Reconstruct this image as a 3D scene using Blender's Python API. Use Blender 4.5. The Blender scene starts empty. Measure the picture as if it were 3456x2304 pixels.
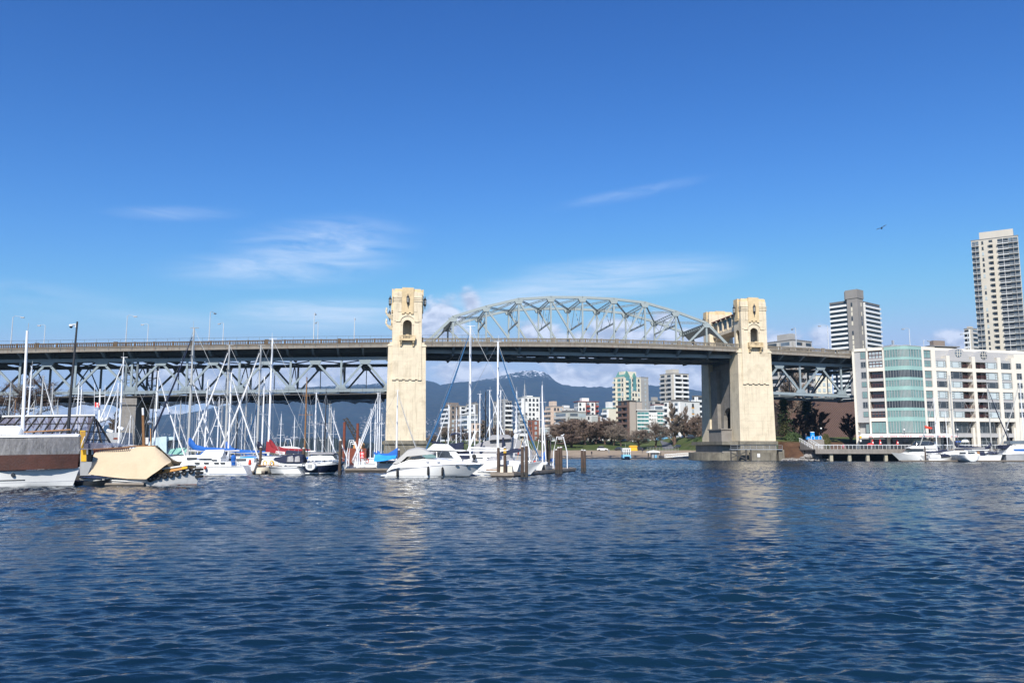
import bpy, math, random
import numpy as np
from mathutils import Vector, Matrix
R = math.radians
sc = bpy.context.scene
col = sc.collection
rnd = random.Random(7)

# ---------------------------------------------------------------- camera
F, CX, CY, EYE = 2790.0, 1728.0, 1152.0, 3.4            # focal length and centre in pixels of the photograph, eye height
PITCH = math.atan(360 / F)
cd = bpy.data.cameras.new('camera'); cam = bpy.data.objects.new('camera', cd); col.objects.link(cam)
cd.sensor_width = 36.0; cd.lens = 36.0 * F / 3456.0
cd.clip_start = 0.3; cd.clip_end = 60000
cam.location = (0, 0, EYE); cam.rotation_euler = (R(90) + PITCH, 0, 0)
sc.camera = cam
sc.view_settings.view_transform = 'Standard'; sc.view_settings.look = 'None'
sc.view_settings.exposure = 0.42; sc.view_settings.gamma = 1.0
sc.render.engine = 'CYCLES'
cy = sc.cycles
cy.use_denoising = True
cy.max_bounces = 6; cy.diffuse_bounces = 2; cy.glossy_bounces = 3; cy.transmission_bounces = 4
cy.transparent_max_bounces = 12; cy.volume_bounces = 0
cy.caustics_reflective = False; cy.caustics_refractive = False
cy.sample_clamp_indirect = 4.0

def ray(px, py):
    u = (px - CX) / F; v = (CY - py) / F
    c, s = math.cos(PITCH), math.sin(PITCH)
    return (u, c - v * s, s + v * c)
def at(px, py, Y):
    d = ray(px, py); t = Y / d[1]
    return Vector((d[0] * t, Y, EYE + d[2] * t))
def azel(px, py):
    d = ray(px, py)
    return math.atan2(d[0], d[1]), math.atan2(d[2], math.hypot(d[0], d[1]))
def gy(py, z=0.0):                                        # distance at which level z shows at row py (near the centre line)
    d = ray(CX, py); return (z - EYE) / d[2] * d[1]

# ---------------------------------------------------------------- sun and sky
SUN_EL, SUN_AZ = R(40), R(11)                            # SUN_AZ: swung to the left of straight behind the camera
sd = Vector((-math.sin(SUN_AZ) * math.cos(SUN_EL), -math.cos(SUN_AZ) * math.cos(SUN_EL), math.sin(SUN_EL)))
sl = bpy.data.lights.new('sun', 'SUN'); sl.energy = 4.4; sl.angle = R(0.5); sl.color = (1.0, 0.955, 0.88)
so = bpy.data.objects.new('sun', sl); col.objects.link(so)
so.rotation_euler = (-sd).to_track_quat('-Z', 'Y').to_euler()

class NT:                                                # short hand for node trees
    def __init__(self, tree): self.t = tree; self.n = tree.nodes; self.l = tree.links
    def new(self, typ, **kw):
        nd = self.n.new(typ)
        for k, v in kw.items(): setattr(nd, k, v)
        return nd
    def put(self, sock, v):
        if hasattr(v, 'is_output') or isinstance(v, bpy.types.NodeSocket): self.l.new(v, sock)
        elif v is not None:
            if sock.type == 'RGBA' and len(v) == 3: v = (*v, 1)
            sock.default_value = v
    def m(self, op, a, b=None, c=None, clamp=False):
        nd = self.new('ShaderNodeMath', operation=op, use_clamp=clamp)
        for i, v in enumerate((a, b, c)):
            if v is not None: self.put(nd.inputs[i], v)
        return nd.outputs[0]
    def noise(self, vec, scale, detail=3, rough=.55, dist=0.0, dim='3D'):
        nd = self.new('ShaderNodeTexNoise'); nd.noise_dimensions = dim
        self.put(nd.inputs['Vector'], vec); self.put(nd.inputs['Scale'], scale); self.put(nd.inputs['Detail'], detail)
        self.put(nd.inputs['Roughness'], rough); self.put(nd.inputs['Distortion'], dist)
        return nd.outputs[0]
    def rng(self, v, a, b, c=0.0, d=1.0, smooth=False):
        nd = self.new('ShaderNodeMapRange'); nd.interpolation_type = 'SMOOTHSTEP' if smooth else 'LINEAR'
        self.put(nd.inputs[0], v)
        for i, x in enumerate((a, b, c, d)): self.put(nd.inputs[i + 1], x)
        return nd.outputs[0]
    def mix(self, f, a, b, blend='MIX'):
        nd = self.new('ShaderNodeMix', data_type='RGBA', blend_type=blend)
        self.put(nd.inputs[0], f); self.put(nd.inputs[6], a); self.put(nd.inputs[7], b)
        return nd.outputs[2]
    def xyz(self, x, y, z):
        nd = self.new('ShaderNodeCombineXYZ')
        for i, v in enumerate((x, y, z)): self.put(nd.inputs[i], v)
        return nd.outputs[0]
    def sep(self, v):
        nd = self.new('ShaderNodeSeparateXYZ'); self.put(nd.inputs[0], v); return nd.outputs
    def mapping(self, v, scale=(1, 1, 1), rot=(0, 0, 0), loc=(0, 0, 0)):
        nd = self.new('ShaderNodeMapping'); self.put(nd.inputs[0], v)
        nd.inputs['Scale'].default_value = scale; nd.inputs['Rotation'].default_value = rot; nd.inputs['Location'].default_value = loc
        return nd.outputs[0]

W = bpy.data.worlds.new('World'); sc.world = W; W.use_nodes = True
T = NT(W.node_tree); T.n.clear()
sky = T.new('ShaderNodeTexSky', sky_type='NISHITA'); sky.sun_disc = False
sky.sun_elevation = SUN_EL; sky.sun_rotation = math.atan2(sd.x, sd.y)
sky.altitude = 0; sky.air_density = 1.0; sky.dust_density = 0.25; sky.ozone_density = 2.5
gen = T.new('ShaderNodeTexCoord').outputs['Generated']
X, Y_, Z = T.sep(gen)
az = T.m('ARCTAN2', X, Y_); el = T.m('ARCSINE', Z)
uv = T.xyz(T.m('MULTIPLY', az, 1.0), T.m('MULTIPLY', el, 1.0), 0.0)
# heaped clouds: soft ellipses in azimuth and elevation, broken up by noise
def blob(px, py, rx, ry, rot=0.0):
    a0, e0 = azel(px, py); ra, re = rx / F, ry / F
    da = T.m('SUBTRACT', az, a0); de = T.m('SUBTRACT', el, e0)
    if rot:
        c, s = math.cos(rot), math.sin(rot)
        da, de = (T.m('ADD', T.m('MULTIPLY', da, c), T.m('MULTIPLY', de, s)), T.m('SUBTRACT', T.m('MULTIPLY', de, c), T.m('MULTIPLY', da, s)))
    q = T.m('ADD', T.m('POWER', T.m('ABSOLUTE', T.m('DIVIDE', da, ra)), 2), T.m('POWER', T.m('ABSOLUTE', T.m('DIVIDE', de, re)), 2))
    return T.m('SUBTRACT', 1.0, T.m('SQRT', q))
def union(lst):
    v = lst[0]
    for w in lst[1:]: v = T.m('MAXIMUM', v, w)
    return v
uvw = T.mapping(uv, scale=(1, 1.6, 1))
n1 = T.noise(uvw, 26, 6, .55, .3)
bank = union([blob(1490, 1090, 120, 100), blob(1590, 1030, 52, 62), blob(900, 1285, 470, 85), blob(1180, 1255, 200, 60), blob(2080, 1290, 360, 130), blob(2330, 1280, 300, 130), blob(1960, 1275, 150, 60),
              blob(1830, 1120, 120, 50), blob(2080, 1110, 110, 55), blob(2230, 1080, 70, 45), blob(1560, 1260, 130, 55), blob(1680, 1290, 110, 50),
              blob(2640, 1170, 90, 60), blob(2800, 1150, 75, 60), blob(3215, 1160, 100, 60), blob(330, 1420, 360, 60), blob(700, 1425, 150, 40), blob(2150, 1135, 420, 30)])
dens = T.m('ADD', T.m('MULTIPLY', bank, 0.85), T.m('MULTIPLY', T.m('SUBTRACT', n1, .5), 1.5))
cmask = T.m('MULTIPLY', T.rng(dens, -.02, .5, smooth=True), .93)
n2 = T.noise(T.mapping(uvw, loc=(0.004, 0.012, 0)), 26, 6, .55, .3)
lit = T.rng(T.m('SUBTRACT', n1, n2), -.10, .10)          # lower towards the shaded underside of each puff
ccol = T.mix(lit, (3.9, 4.3, 5.5), (6.8, 7.1, 8.1))
# high thin cirrus
def streak(scale, rot, seed):
    return T.noise(T.mapping(uv, scale=scale, rot=(0, 0, rot), loc=(seed, seed * .7, 0)), 9, 7, .62, .9)
s1 = streak((1.1, 6.5, 1), R(-11), 3.1); s2 = streak((.8, 7.5, 1), R(-6), 8.3)
ci1 = union([blob(1090, 832, 400, 120, R(8)), blob(960, 905, 480, 80, R(5))])
ci2 = union([blob(2060, 940, 540, 90, R(3)), blob(1800, 1000, 500, 70, R(6)), blob(1080, 1060, 420, 70, R(2))])
ci3 = union([blob(600, 720, 260, 32, R(5)), blob(2120, 655, 330, 30, R(8)), blob(150, 1000, 320, 55, R(-2)), blob(500, 1080, 500, 60)])
h1 = T.m('MULTIPLY', T.rng(s1, .30, .78), T.rng(ci1, 0, .9, smooth=True))
h2 = T.m('MULTIPLY', T.rng(s2, .25, .75), T.rng(ci2, 0, .8, smooth=True))
h3 = T.m('MULTIPLY', T.rng(s1, .30, .80), T.rng(ci3, 0, .9, smooth=True))
cir = T.m('MAXIMUM', T.m('MAXIMUM', T.m('MULTIPLY', h1, .82), T.m('MULTIPLY', h2, .84)), T.m('MULTIPLY', h3, .34))
sr_ = T.new('ShaderNodeSeparateColor'); T.l.new(sky.outputs[0], sr_.inputs[0])      # a deep, polarised winter sky
def chan(v, p, k, cap): return T.m('SMOOTH_MIN', T.m('MULTIPLY', T.m('POWER', v, p), k), cap, cap * .35)
skyc = T.xyz(chan(sr_.outputs[0], 2.3, .122, 3.6), chan(sr_.outputs[1], 1.66, .307, 4.7), chan(sr_.outputs[2], 1.27, .70, 6.6))
c1 = T.mix(cir, skyc, (6.0, 6.9, 8.2))
c2 = T.mix(cmask, c1, ccol)
bg = T.new('ShaderNodeBackground'); T.put(bg.inputs[0], c2); bg.inputs[1].default_value = 0.11
out = T.new('ShaderNodeOutputWorld'); T.l.new(bg.outputs[0], out.inputs[0])

# ---------------------------------------------------------------- materials
def mat(name, color, rough=.6, metal=0.0, var=.12, scale=1.2, dark=None, stain=0.0, streaks=0.0, spec=.5, bump=0.0, col2=None, courses=0.0):
    """painted or cast surface: base colour broken up by two sizes of noise, optional stains, vertical runs and casting lines"""
    m = bpy.data.materials.new(name); m.use_nodes = True
    t = NT(m.node_tree); b = t.n['Principled BSDF']
    b.inputs['Roughness'].default_value = rough; b.inputs['Metallic'].default_value = metal
    b.inputs['Specular IOR Level'].default_value = spec
    tc = t.new('ShaderNodeTexCoord').outputs['Object']
    n = t.noise(tc, scale, 4, .6)
    lo = tuple(c * (1 - var) for c in color); hi = tuple(min(.95, c * (1 + var)) for c in (col2 or color))
    c = t.mix(t.rng(n, .3, .7), lo, hi)
    if stain:
        ns = t.noise(tc, scale * .45, 6, .68, .6)
        c = t.mix(t.m('MULTIPLY', t.rng(ns, .52, .72), stain), c, dark or tuple(x * .35 for x in color))
    if streaks:
        nv = t.noise(t.mapping(tc, scale=(2.2, 2.2, .09)), 1.3, 4, .65)
        c = t.mix(t.m('MULTIPLY', t.rng(nv, .52, .74), streaks), c, dark or tuple(x * .35 for x in color))
    if courses:
        z = t.sep(tc)[2]
        fr = t.m('FRACT', t.m('DIVIDE', t.m('ADD', z, 200.0), courses))
        line = t.m('LESS_THAN', fr, .05)
        brk = t.rng(t.noise(t.mapping(tc, scale=(.5, .5, .05)), 1.0, 2), .42, .6)
        c = t.mix(t.m('MULTIPLY', t.m('MULTIPLY', line, brk), .35), c, tuple(x * .5 for x in color))
    t.put(b.inputs['Base Color'], c)
    t.put(b.inputs['Roughness'], t.rng(n, .3, .7, max(.02, rough - .08), min(1, rough + .08)))
    if bump:
        bp = t.new('ShaderNodeBump'); bp.inputs['Strength'].default_value = bump; bp.inputs['Distance'].default_value = .05
        t.put(bp.inputs['Height'], t.noise(tc, scale * 6, 4, .6)); t.l.new(bp.outputs[0], b.inputs['Normal'])
    return m
def glass(name, color, rough=.08, var=.35, scale=.35):
    m = mat(name, color, rough, 0, var, scale, spec=.8); return m
M = {}
def gm(k, *a, **kw):
    M[k] = mat(k, *a, **kw)

# ---------------------------------------------------------------- mesh building
class MB:
    def __init__(s): s.v = []; s.f = []
    def add(s, vs, fs):
        o = len(s.v); s.v += [tuple(v) for v in vs]; s.f += [tuple(i + o for i in f) for f in fs]; return s
    def box(s, x0, x1, y0, y1, z0, z1):
        return s.add([(x0, y0, z0), (x1, y0, z0), (x1, y1, z0), (x0, y1, z0), (x0, y0, z1), (x1, y0, z1), (x1, y1, z1), (x0, y1, z1)],
                     [(0, 3, 2, 1), (4, 5, 6, 7), (0, 1, 5, 4), (1, 2, 6, 5), (2, 3, 7, 6), (3, 0, 4, 7)])
    def taper(s, b, t, z0, z1):                          # b, t: (x0,x1,y0,y1) at bottom and top
        return s.add([(b[0], b[2], z0), (b[1], b[2], z0), (b[1], b[3], z0), (b[0], b[3], z0), (t[0], t[2], z1), (t[1], t[2], z1), (t[1], t[3], z1), (t[0], t[3], z1)],
                     [(0, 3, 2, 1), (4, 5, 6, 7), (0, 1, 5, 4), (1, 2, 6, 5), (2, 3, 7, 6), (3, 0, 4, 7)])
    def bar(s, p, q, w, h, up=(0, 0, 1)):                # w across, h along up
        p, q = Vector(p), Vector(q); d = (q - p).normalized(); u = Vector(up)
        r = d.cross(u)
        if r.length < 1e-4: r = d.cross(Vector((0, 1, 0)))
        r.normalize(); u = r.cross(d)
        r, u = r * w / 2, u * h / 2
        vs = [p - r - u, p + r - u, p + r + u, p - r + u, q - r - u, q + r - u, q + r + u, q - r + u]
        return s.add(vs, [(0, 1, 2, 3), (4, 7, 6, 5), (0, 4, 5, 1), (1, 5, 6, 2), (2, 6, 7, 3), (3, 7, 4, 0)])
    def tube(s, pts, r, n=6, cap=True):
        pts = [Vector(p) for p in pts]; rs = r if isinstance(r, (list, tuple)) else [r] * len(pts)
        vs = []; fs = []
        for i, p in enumerate(pts):
            d = (pts[min(i + 1, len(pts) - 1)] - pts[max(i - 1, 0)]).normalized()
            a = Vector((0, 0, 1)) if abs(d.z) < .9 else Vector((1, 0, 0))
            x = d.cross(a).normalized(); y = x.cross(d)
            vs += [p + (x * math.cos(2 * math.pi * k / n) + y * math.sin(2 * math.pi * k / n)) * rs[i] for k in range(n)]
        for i in range(len(pts) - 1):
            for k in range(n):
                a, b = i * n + k, i * n + (k + 1) % n
                fs.append((a, b, b + n, a + n))
        if cap: fs += [tuple(range(n))[::-1], tuple(range((len(pts) - 1) * n, len(pts) * n))]
        return s.add(vs, fs)
    def lathe(s, c, prof, n=12):                         # prof: (radius, z)
        vs = []; fs = []
        for r, z in prof:
            vs += [(c[0] + r * math.cos(2 * math.pi * k / n), c[1] + r * math.sin(2 * math.pi * k / n), c[2] + z) for k in range(n)]
        for i in range(len(prof) - 1):
            for k in range(n):
                a, b = i * n + k, i * n + (k + 1) % n
                fs.append((a, b, b + n, a + n))
        fs += [tuple(range(n))[::-1], tuple(range((len(prof) - 1) * n, len(prof) * n))]
        return s.add(vs, fs)
    def prism(s, poly, a, b, axis='y'):                  # poly in the other two axes, extruded from a to b
        n = len(poly)
        def pt(u, v, w): return {'y': (u, w, v), 'x': (w, u, v), 'z': (u, v, w)}[axis]
        vs = [pt(u, v, a) for u, v in poly] + [pt(u, v, b) for u, v in poly]
        return s.add(vs, [tuple(range(n)), tuple(range(2 * n - 1, n - 1, -1))] + [(i, i + n, (i + 1) % n + n, (i + 1) % n) for i in range(n)])
    def loft(s, rings, closed=True, caps=True):
        n = len(rings[0]); vs = [p for r in rings for p in r]; fs = []
        for i in range(len(rings) - 1):
            for k in range(n if closed else n - 1):
                a, b = i * n + k, i * n + (k + 1) % n
                fs.append((a, b, b + n, a + n))
        if caps and closed: fs += [tuple(range(n))[::-1], tuple(range((len(rings) - 1) * n, len(rings) * n))]
        return s.add(vs, fs)
    def sheet(s, rows):
        return s.loft(rows, closed=False, caps=False)
    def ball(s, c, r, n=8, sq=1.0):
        return s.lathe(c, [(max(.001, r * math.sin(math.pi * i / n)), -r * sq * math.cos(math.pi * i / n)) for i in range(n + 1)], n + 2)
    def build(s, name, m, parent=None, smooth=False, label=None):
        me = bpy.data.meshes.new(name)
        me.from_pydata(s.v, [], s.f); me.validate()
        import bmesh
        bm = bmesh.new(); bm.from_mesh(me); bmesh.ops.recalc_face_normals(bm, faces=bm.faces); bm.to_mesh(me); bm.free()
        if smooth:
            for p in me.polygons: p.use_smooth = True
            try: me.set_sharp_from_angle(angle=R(40))
            except Exception: pass
        me.materials.append(M[m] if isinstance(m, str) else m)
        o = bpy.data.objects.new(name, me); col.objects.link(o)
        if parent: o.parent = parent
        if label: o['label'] = label
        return o

def tag(o, label=None, cat=None, group=None, kind=None):
    if label: o['label'] = label
    if cat: o['category'] = cat
    if group: o['group'] = group
    if kind: o['kind'] = kind
    return o
def thing(name, label, cat, loc=(0, 0, 0), rz=0.0, group=None):
    o = bpy.data.objects.new(name, None); col.objects.link(o); o.empty_display_size = .5
    o.location = loc; o.rotation_euler = (0, 0, rz)
    return tag(o, label, cat, group)
KIDS = {}
def copy_tree(o, parent=None):
    c = o.copy(); col.objects.link(c); c.parent = parent
    for ch in o.children: copy_tree(ch, c)
    return c
def dup(o, loc, rz=0.0, label=None, group=None, scale=None):
    c = copy_tree(o); c.location = loc; c.rotation_euler = (0, 0, rz)
    if label: c['label'] = label
    if group: c['group'] = group
    if scale: c.scale = scale if isinstance(scale, (tuple, list)) else (scale,) * 3
    return c
# ---------------------------------------------------------------- setting: water, far land, mountains
def water_material():
    m = bpy.data.materials.new('sea_water'); m.use_nodes = True
    t = NT(m.node_tree); b = t.n['Principled BSDF']
    pos = t.new('ShaderNodeNewGeometry').outputs['Position']
    gust = t.noise(t.mapping(pos, scale=(.5, 1.3, 1)), .05, 3, .55)
    t.put(b.inputs['Base Color'], t.mix(t.rng(gust, .35, .65), (.003, .014, .031), (.005, .023, .043)))
    b.inputs['IOR'].default_value = 1.33; b.inputs['Roughness'].default_value = .07
    f1 = t.noise(t.mapping(pos, scale=(.45, 1.6, 1), rot=(0, 0, R(8))), 5.0, 4, .6, .4)
    f2 = t.noise(t.mapping(pos, scale=(.5, 1.7, 1), rot=(0, 0, R(-10))), 1.1, 3, .55, .3)
    dist = t.new('ShaderNodeVectorMath', operation='LENGTH'); t.put(dist.inputs[0], pos)
    far = t.rng(dist.outputs['Value'], 15, 160, 0, 1)                  # the modelled waves thin out with distance, the ripple normals take over
    h = t.m('ADD', t.m('MULTIPLY', f1, t.rng(far, 0, 1, .022, .03)), t.m('MULTIPLY', f2, t.rng(far, 0, 1, .04, .10)))
    bp = t.new('ShaderNodeBump'); bp.inputs['Distance'].default_value = 1.0
    t.put(bp.inputs['Strength'], t.rng(gust, .3, .7, .75, 1.0)); t.put(bp.inputs['Height'], h)
    t.l.new(bp.outputs[0], b.inputs['Normal'])
    return m
def make_water():
    na = 820
    a = np.linspace(-1, 1, na); ang = np.where(np.abs(a) < .94, a / .94 * .62, np.sign(a) * (.62 + (np.abs(a) - .94) / .06 * .7))
    r = np.concatenate([5.0 * 8 ** np.linspace(0, 1, 760), np.arange(40.25, 260, .26), np.arange(260.4, 520, .9)]); nr = len(r)
    AA, RR = np.meshgrid(ang, r); X = RR * np.sin(AA); Yw = RR * np.cos(AA)
    spacing = np.gradient(r)[:, None] + 0 * RR
    z = np.zeros_like(X); g = np.random.RandomState(5)
    gust = .72 + .28 * np.sin(X * .045 + 1.3 * np.sin(Yw * .021)) * np.sin(Yw * .061 + .8 * np.sin(X * .017) + .6)
    var = np.zeros_like(r)
    for k in range(110):
        lam = .13 * (1.25 / .13) ** g.rand()
        th = R(-84) + g.randn() * .40                     # crests run across the view, travelling towards the quay
        kx, ky = 2 * math.pi / lam * math.cos(th), 2 * math.pi / lam * math.sin(th)
        amp = .0070 * lam ** .97
        w = np.clip((lam / np.gradient(r) - 2.2) / 2.0, 0, 1)
        var += (amp * 2 * math.pi / lam * w) ** 2 / 2
        ph = kx * X + ky * Yw + g.rand() * 6.28
        z += amp * w[:, None] * (np.sin(ph) - .2 * np.cos(2 * ph))
    z *= np.clip(.25 / np.sqrt(var + 1e-6), .8, 1.9)[:, None]   # the same steepness near and far, whatever waves the sheet still carries
    z *= gust * (1 - .64 * np.exp(-((Yw - 34 - .25 * X) / 10) ** 2) / (1 + np.exp((X - 14) / 4)))   # a calmer slick off the docks
    fade = np.clip((RR - 4) / 4, 0, 1)
    z *= fade
    vs = np.stack([X, Yw, z], -1).reshape(-1, 3)
    i = np.arange(nr - 1)[:, None] * na + np.arange(na - 1)[None, :]
    fs = np.stack([i, i + 1, i + na + 1, i + na], -1).reshape(-1, 4)
    # flat far water out to the bay, and the ring behind the quay
    edge = (nr - 1) * na + np.arange(na)
    far = np.stack([5200 * np.sin(ang), 5200 * np.cos(ang), np.zeros(na)], -1)
    o = len(vs); vs = np.vstack([vs, far])
    j = np.arange(na - 1)
    fs = np.vstack([fs, np.stack([edge[j], edge[j + 1], o + j + 1, o + j], -1)])
    me = bpy.data.meshes.new('water')
    me.vertices.add(len(vs)); me.vertices.foreach_set('co', vs.astype(np.float32).ravel())
    me.loops.add(len(fs) * 4); me.loops.foreach_set('vertex_index', fs.astype(np.int32).ravel())
    me.polygons.add(len(fs)); me.polygons.foreach_set('loop_start', np.arange(len(fs), dtype=np.int32) * 4)
    me.polygons.foreach_set('use_smooth', np.ones(len(fs), dtype=bool))
    me.update(calc_edges=True); me.validate()
    me.materials.append(water_material())
    w = bpy.data.objects.new('water', me); col.objects.link(w); tag(w, kind='structure')
make_water()

def fbm(X, Y, sc_, oct_=5, seed=0, ridge=False):          # value noise from a lattice, enough for terrain
    g = np.random.RandomState(seed); tot = np.zeros_like(X); a = 1.0; n = 0
    for o in range(oct_):
        G = g.rand(64, 64); x = X / sc_ * 2 ** o; y = Y / sc_ * 2 ** o
        xi = np.floor(x).astype(int); yi = np.floor(y).astype(int); fx = x - xi; fy = y - yi
        fx = fx * fx * (3 - 2 * fx); fy = fy * fy * (3 - 2 * fy)
        q = lambda i, j: G[(xi + i) % 64, (yi + j) % 64]
        v = (q(0, 0) * (1 - fx) + q(1, 0) * fx) * (1 - fy) + (q(0, 1) * (1 - fx) + q(1, 1) * fx) * fy
        if ridge: v = 1 - np.abs(2 * v - 1)
        tot += a * v; n += a; a *= .5
    return tot / n
def grid_obj(name, X, Y, Z, m, smooth=True):
    nr, nc = X.shape; vs = np.stack([X, Y, Z], -1).reshape(-1, 3)
    i = np.arange(nr - 1)[:, None] * nc + np.arange(nc - 1)[None, :]
    fs = np.stack([i, i + 1, i + nc + 1, i + nc], -1).reshape(-1, 4)
    me = bpy.data.meshes.new(name); me.from_pydata(vs.tolist(), [], fs.tolist())
    if smooth:
        for p in me.polygons: p.use_smooth = True
    me.materials.append(m); o = bpy.data.objects.new(name, me); col.objects.link(o)
    return o
def mountain_material():
    m = bpy.data.materials.new('forested_mountain'); m.use_nodes = True
    t = NT(m.node_tree); b = t.n['Principled BSDF']; b.inputs['Roughness'].default_value = .95; b.inputs['Specular IOR Level'].default_value = .1
    pos = t.new('ShaderNodeNewGeometry').outputs['Position']
    n1 = t.noise(pos, .004, 6, .65); n2 = t.noise(pos, .02, 4, .7)
    c = t.mix(t.rng(n1, .35, .65), (.010, .017, .026), (.026, .038, .042))  # forest tones tinted blue, part of the distance haze put into the colour
    c = t.mix(t.m('MULTIPLY', t.rng(n2, .45, .7), .6), c, (.06, .05, .042))
    z = t.sep(pos)[2]
    sn = t.noise(t.mapping(pos, scale=(1, 1, .25), rot=(0, R(14), 0)), .02, 5, .75)
    x_ = t.sep(pos)[0]
    zz = t.m('ADD', z, t.rng(x_, -1100, -800, 75, 0))
    snow = t.m('MULTIPLY', t.rng(zz, 715, 760, smooth=True), t.rng(t.m('ADD', sn, t.rng(zz, 740, 900, -.06, .04)), .50, .54))
    c = t.mix(snow, c, (.85, .87, .9))
    t.put(b.inputs['Base Color'], c)
    return m
def make_mountains():
    ridge = [(-900, 1500), (300, 1470), (430, 1440), (520, 1420), (640, 1396), (720, 1380), (800, 1362), (860, 1345), (940, 1318), (1020, 1306), (1120, 1303), (1240, 1296), (1330, 1290), (1400, 1283), (1437, 1280), (1486, 1297),
             (1540, 1292), (1600, 1286), (1660, 1277), (1710, 1260), (1760, 1251), (1800, 1248), (1835, 1253), (1852, 1266), (1872, 1286), (1900, 1299), (1960, 1304), (2050, 1306), (2190, 1299), (2260, 1303), (2360, 1318), (2500, 1330), (2700, 1350), (3000, 1390), (3500, 1430), (4600, 1500)]
    Y0, Y1, nr, nc = 5200.0, 9000.0, 110, 520
    xs = np.array([p[0] for p in ridge], float); ys = np.array([p[1] for p in ridge], float)
    pxs = np.linspace(-900, 4600, nc)
    top = np.interp(pxs, xs, ys)
    el_ = np.array([at(p, q, Y1)[:] for p, q in zip(pxs, top)])
    Xr, Zr = el_[:, 0], np.maximum(el_[:, 2], 30)
    u = np.linspace(0, 1.25, nr)[:, None]
    Yg = Y0 + (Y1 - Y0) * u + 0 * Xr[None, :]; Xg = Xr[None, :] + 0 * u
    prof = np.where(u <= 1, u ** 1.25, 1 - (u - 1) * 1.2)
    n = fbm(Xg + 9000, Yg, 1500, 6, 3, True) - .5; n2 = fbm(Xg + 9000, Yg, 420, 5, 8) - .5; n3 = fbm(Xg + 9000, Yg, 75, 3, 21) - .5
    Zg = Zr[None, :] * prof + (n * 260 + n2 * 90) * np.sin(np.clip(u, 0, 1) * math.pi) ** .8 * (Zr[None, :] / 800) + (fbm(Xg + 9000, Yg, 60, 3, 4) - .5) * 34 * np.clip(u * 3, 0, 1) * np.clip(Zr[None, :] / 300, 0, 1)
    # saddle: valley between the nearer shoulder and the snowy top behind it
    o = grid_obj('mountain', Xg, Yg, np.maximum(Zg, -3), mountain_material()); tag(o, kind='structure')
make_mountains()
gm('pale_house', (.36, .33, .32), .8, var=.3, scale=.02)
def far_houses(mt):
    from mathutils.bvhtree import BVHTree
    bv = BVHTree.FromPolygons([v.co[:] for v in mt.data.vertices], [p.vertices[:] for p in mt.data.polygons])
    b = MB(); g = random.Random(4)
    spots = [(1050, 1426, 30, 7), (1085, 1432, 24, 5), (1020, 1478, 60, 5), (1232, 1425, 20, 16), (1215, 1445, 26, 12), (1450, 1425, 34, 9), (1490, 1418, 20, 7), (1400, 1450, 60, 9), (1460, 1462, 40, 8), (960, 1478, 50, 4), (1260, 1455, 30, 8), (1300, 1465, 40, 8), (700, 1480, 90, 6), (560, 1470, 60, 8)]
    for px, py, rx, ry in spots:
        for k in range(34):
            d = Vector(ray(g.gauss(px, rx * .6), g.gauss(py, ry * .6))).normalized()
            hit = bv.ray_cast(Vector((0, 0, EYE)), d)[0]
            if hit is None: continue
            w = g.uniform(1.5, 6); h = g.uniform(.5, 4)
            b.box(hit.x - w, hit.x + w, hit.y - 4, hit.y + 6, hit.z - 8, hit.z + h)
    o = b.build('hillside_houses', 'pale_house'); tag(o, kind='stuff')
far_houses(bpy.data.objects['mountain'])
# ---------------------------------------------------------------- the bridge (local axes: x along the deck, y away from the camera, z up)
gm('cream_concrete', (.70, .60, .44), .85, var=.08, scale=.5, dark=(.33, .26, .165), stain=.5, streaks=.6, courses=1.9, spec=.2)
gm('ochre_concrete', (.66, .51, .305), .85, var=.12, scale=.7, dark=(.27, .2, .12), stain=.35, streaks=.3, spec=.2)
gm('weathered_concrete', (.21, .19, .15), .9, var=.25, scale=.6, dark=(.07, .06, .045), stain=.55, streaks=.6, spec=.2)
gm('grey_concrete', (.25, .23, .205), .9, var=.15, scale=.5, dark=(.12, .10, .08), stain=.3, streaks=.45, spec=.2, courses=2.4)
gm('fascia_concrete', (.26, .235, .20), .9, var=.14, scale=.6, dark=(.16, .07, .03), stain=.12, streaks=.55, spec=.2)
gm('balustrade_concrete', (.22, .19, .15), .9, var=.15, scale=.8, dark=(.07, .055, .04), streaks=.4, spec=.2)
gm('brown_balustrade', (.125, .092, .062), .9, var=.2, scale=.8, dark=(.12, .045, .02), streaks=.4, spec=.2)
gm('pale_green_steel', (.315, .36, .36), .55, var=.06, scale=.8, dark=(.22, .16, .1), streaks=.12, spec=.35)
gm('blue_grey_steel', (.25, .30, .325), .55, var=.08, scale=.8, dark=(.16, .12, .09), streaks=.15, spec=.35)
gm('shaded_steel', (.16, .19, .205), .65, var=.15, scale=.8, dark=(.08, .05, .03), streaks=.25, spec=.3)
gm('dark_planks', (.07, .065, .06), .9, var=.3, scale=2)
gm('galvanised', (.42, .44, .46), .45, .3, var=.1, scale=3)
gm('lamp_grey', (.55, .58, .60), .5, .2, var=.06, scale=2)
gm('black_iron', (.035, .036, .04), .5, .2)
gm('lantern_glass', (.62, .62, .58), .25, var=.1, scale=4)
gm('roof_red', (.20, .06, .045), .8, var=.2, scale=2)
gm('green_panel', (.11, .19, .18), .6, var=.15, scale=2)
gm('window_dark', (.02, .022, .025), .12, var=.4, scale=.6, spec=.8)
def net_material():
    m = bpy.data.materials.new('debris_netting'); m.use_nodes = True
    t = NT(m.node_tree); b = t.n['Principled BSDF']; b.inputs['Base Color'].default_value = (.03, .035, .045, 1); b.inputs['Roughness'].default_value = .9
    tc = t.new('ShaderNodeTexCoord').outputs['Object']
    t.put(b.inputs['Alpha'], t.rng(t.noise(tc, .25, 4, .6), .3, .7, .35, .78))
    M['net'] = m
net_material()

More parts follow.
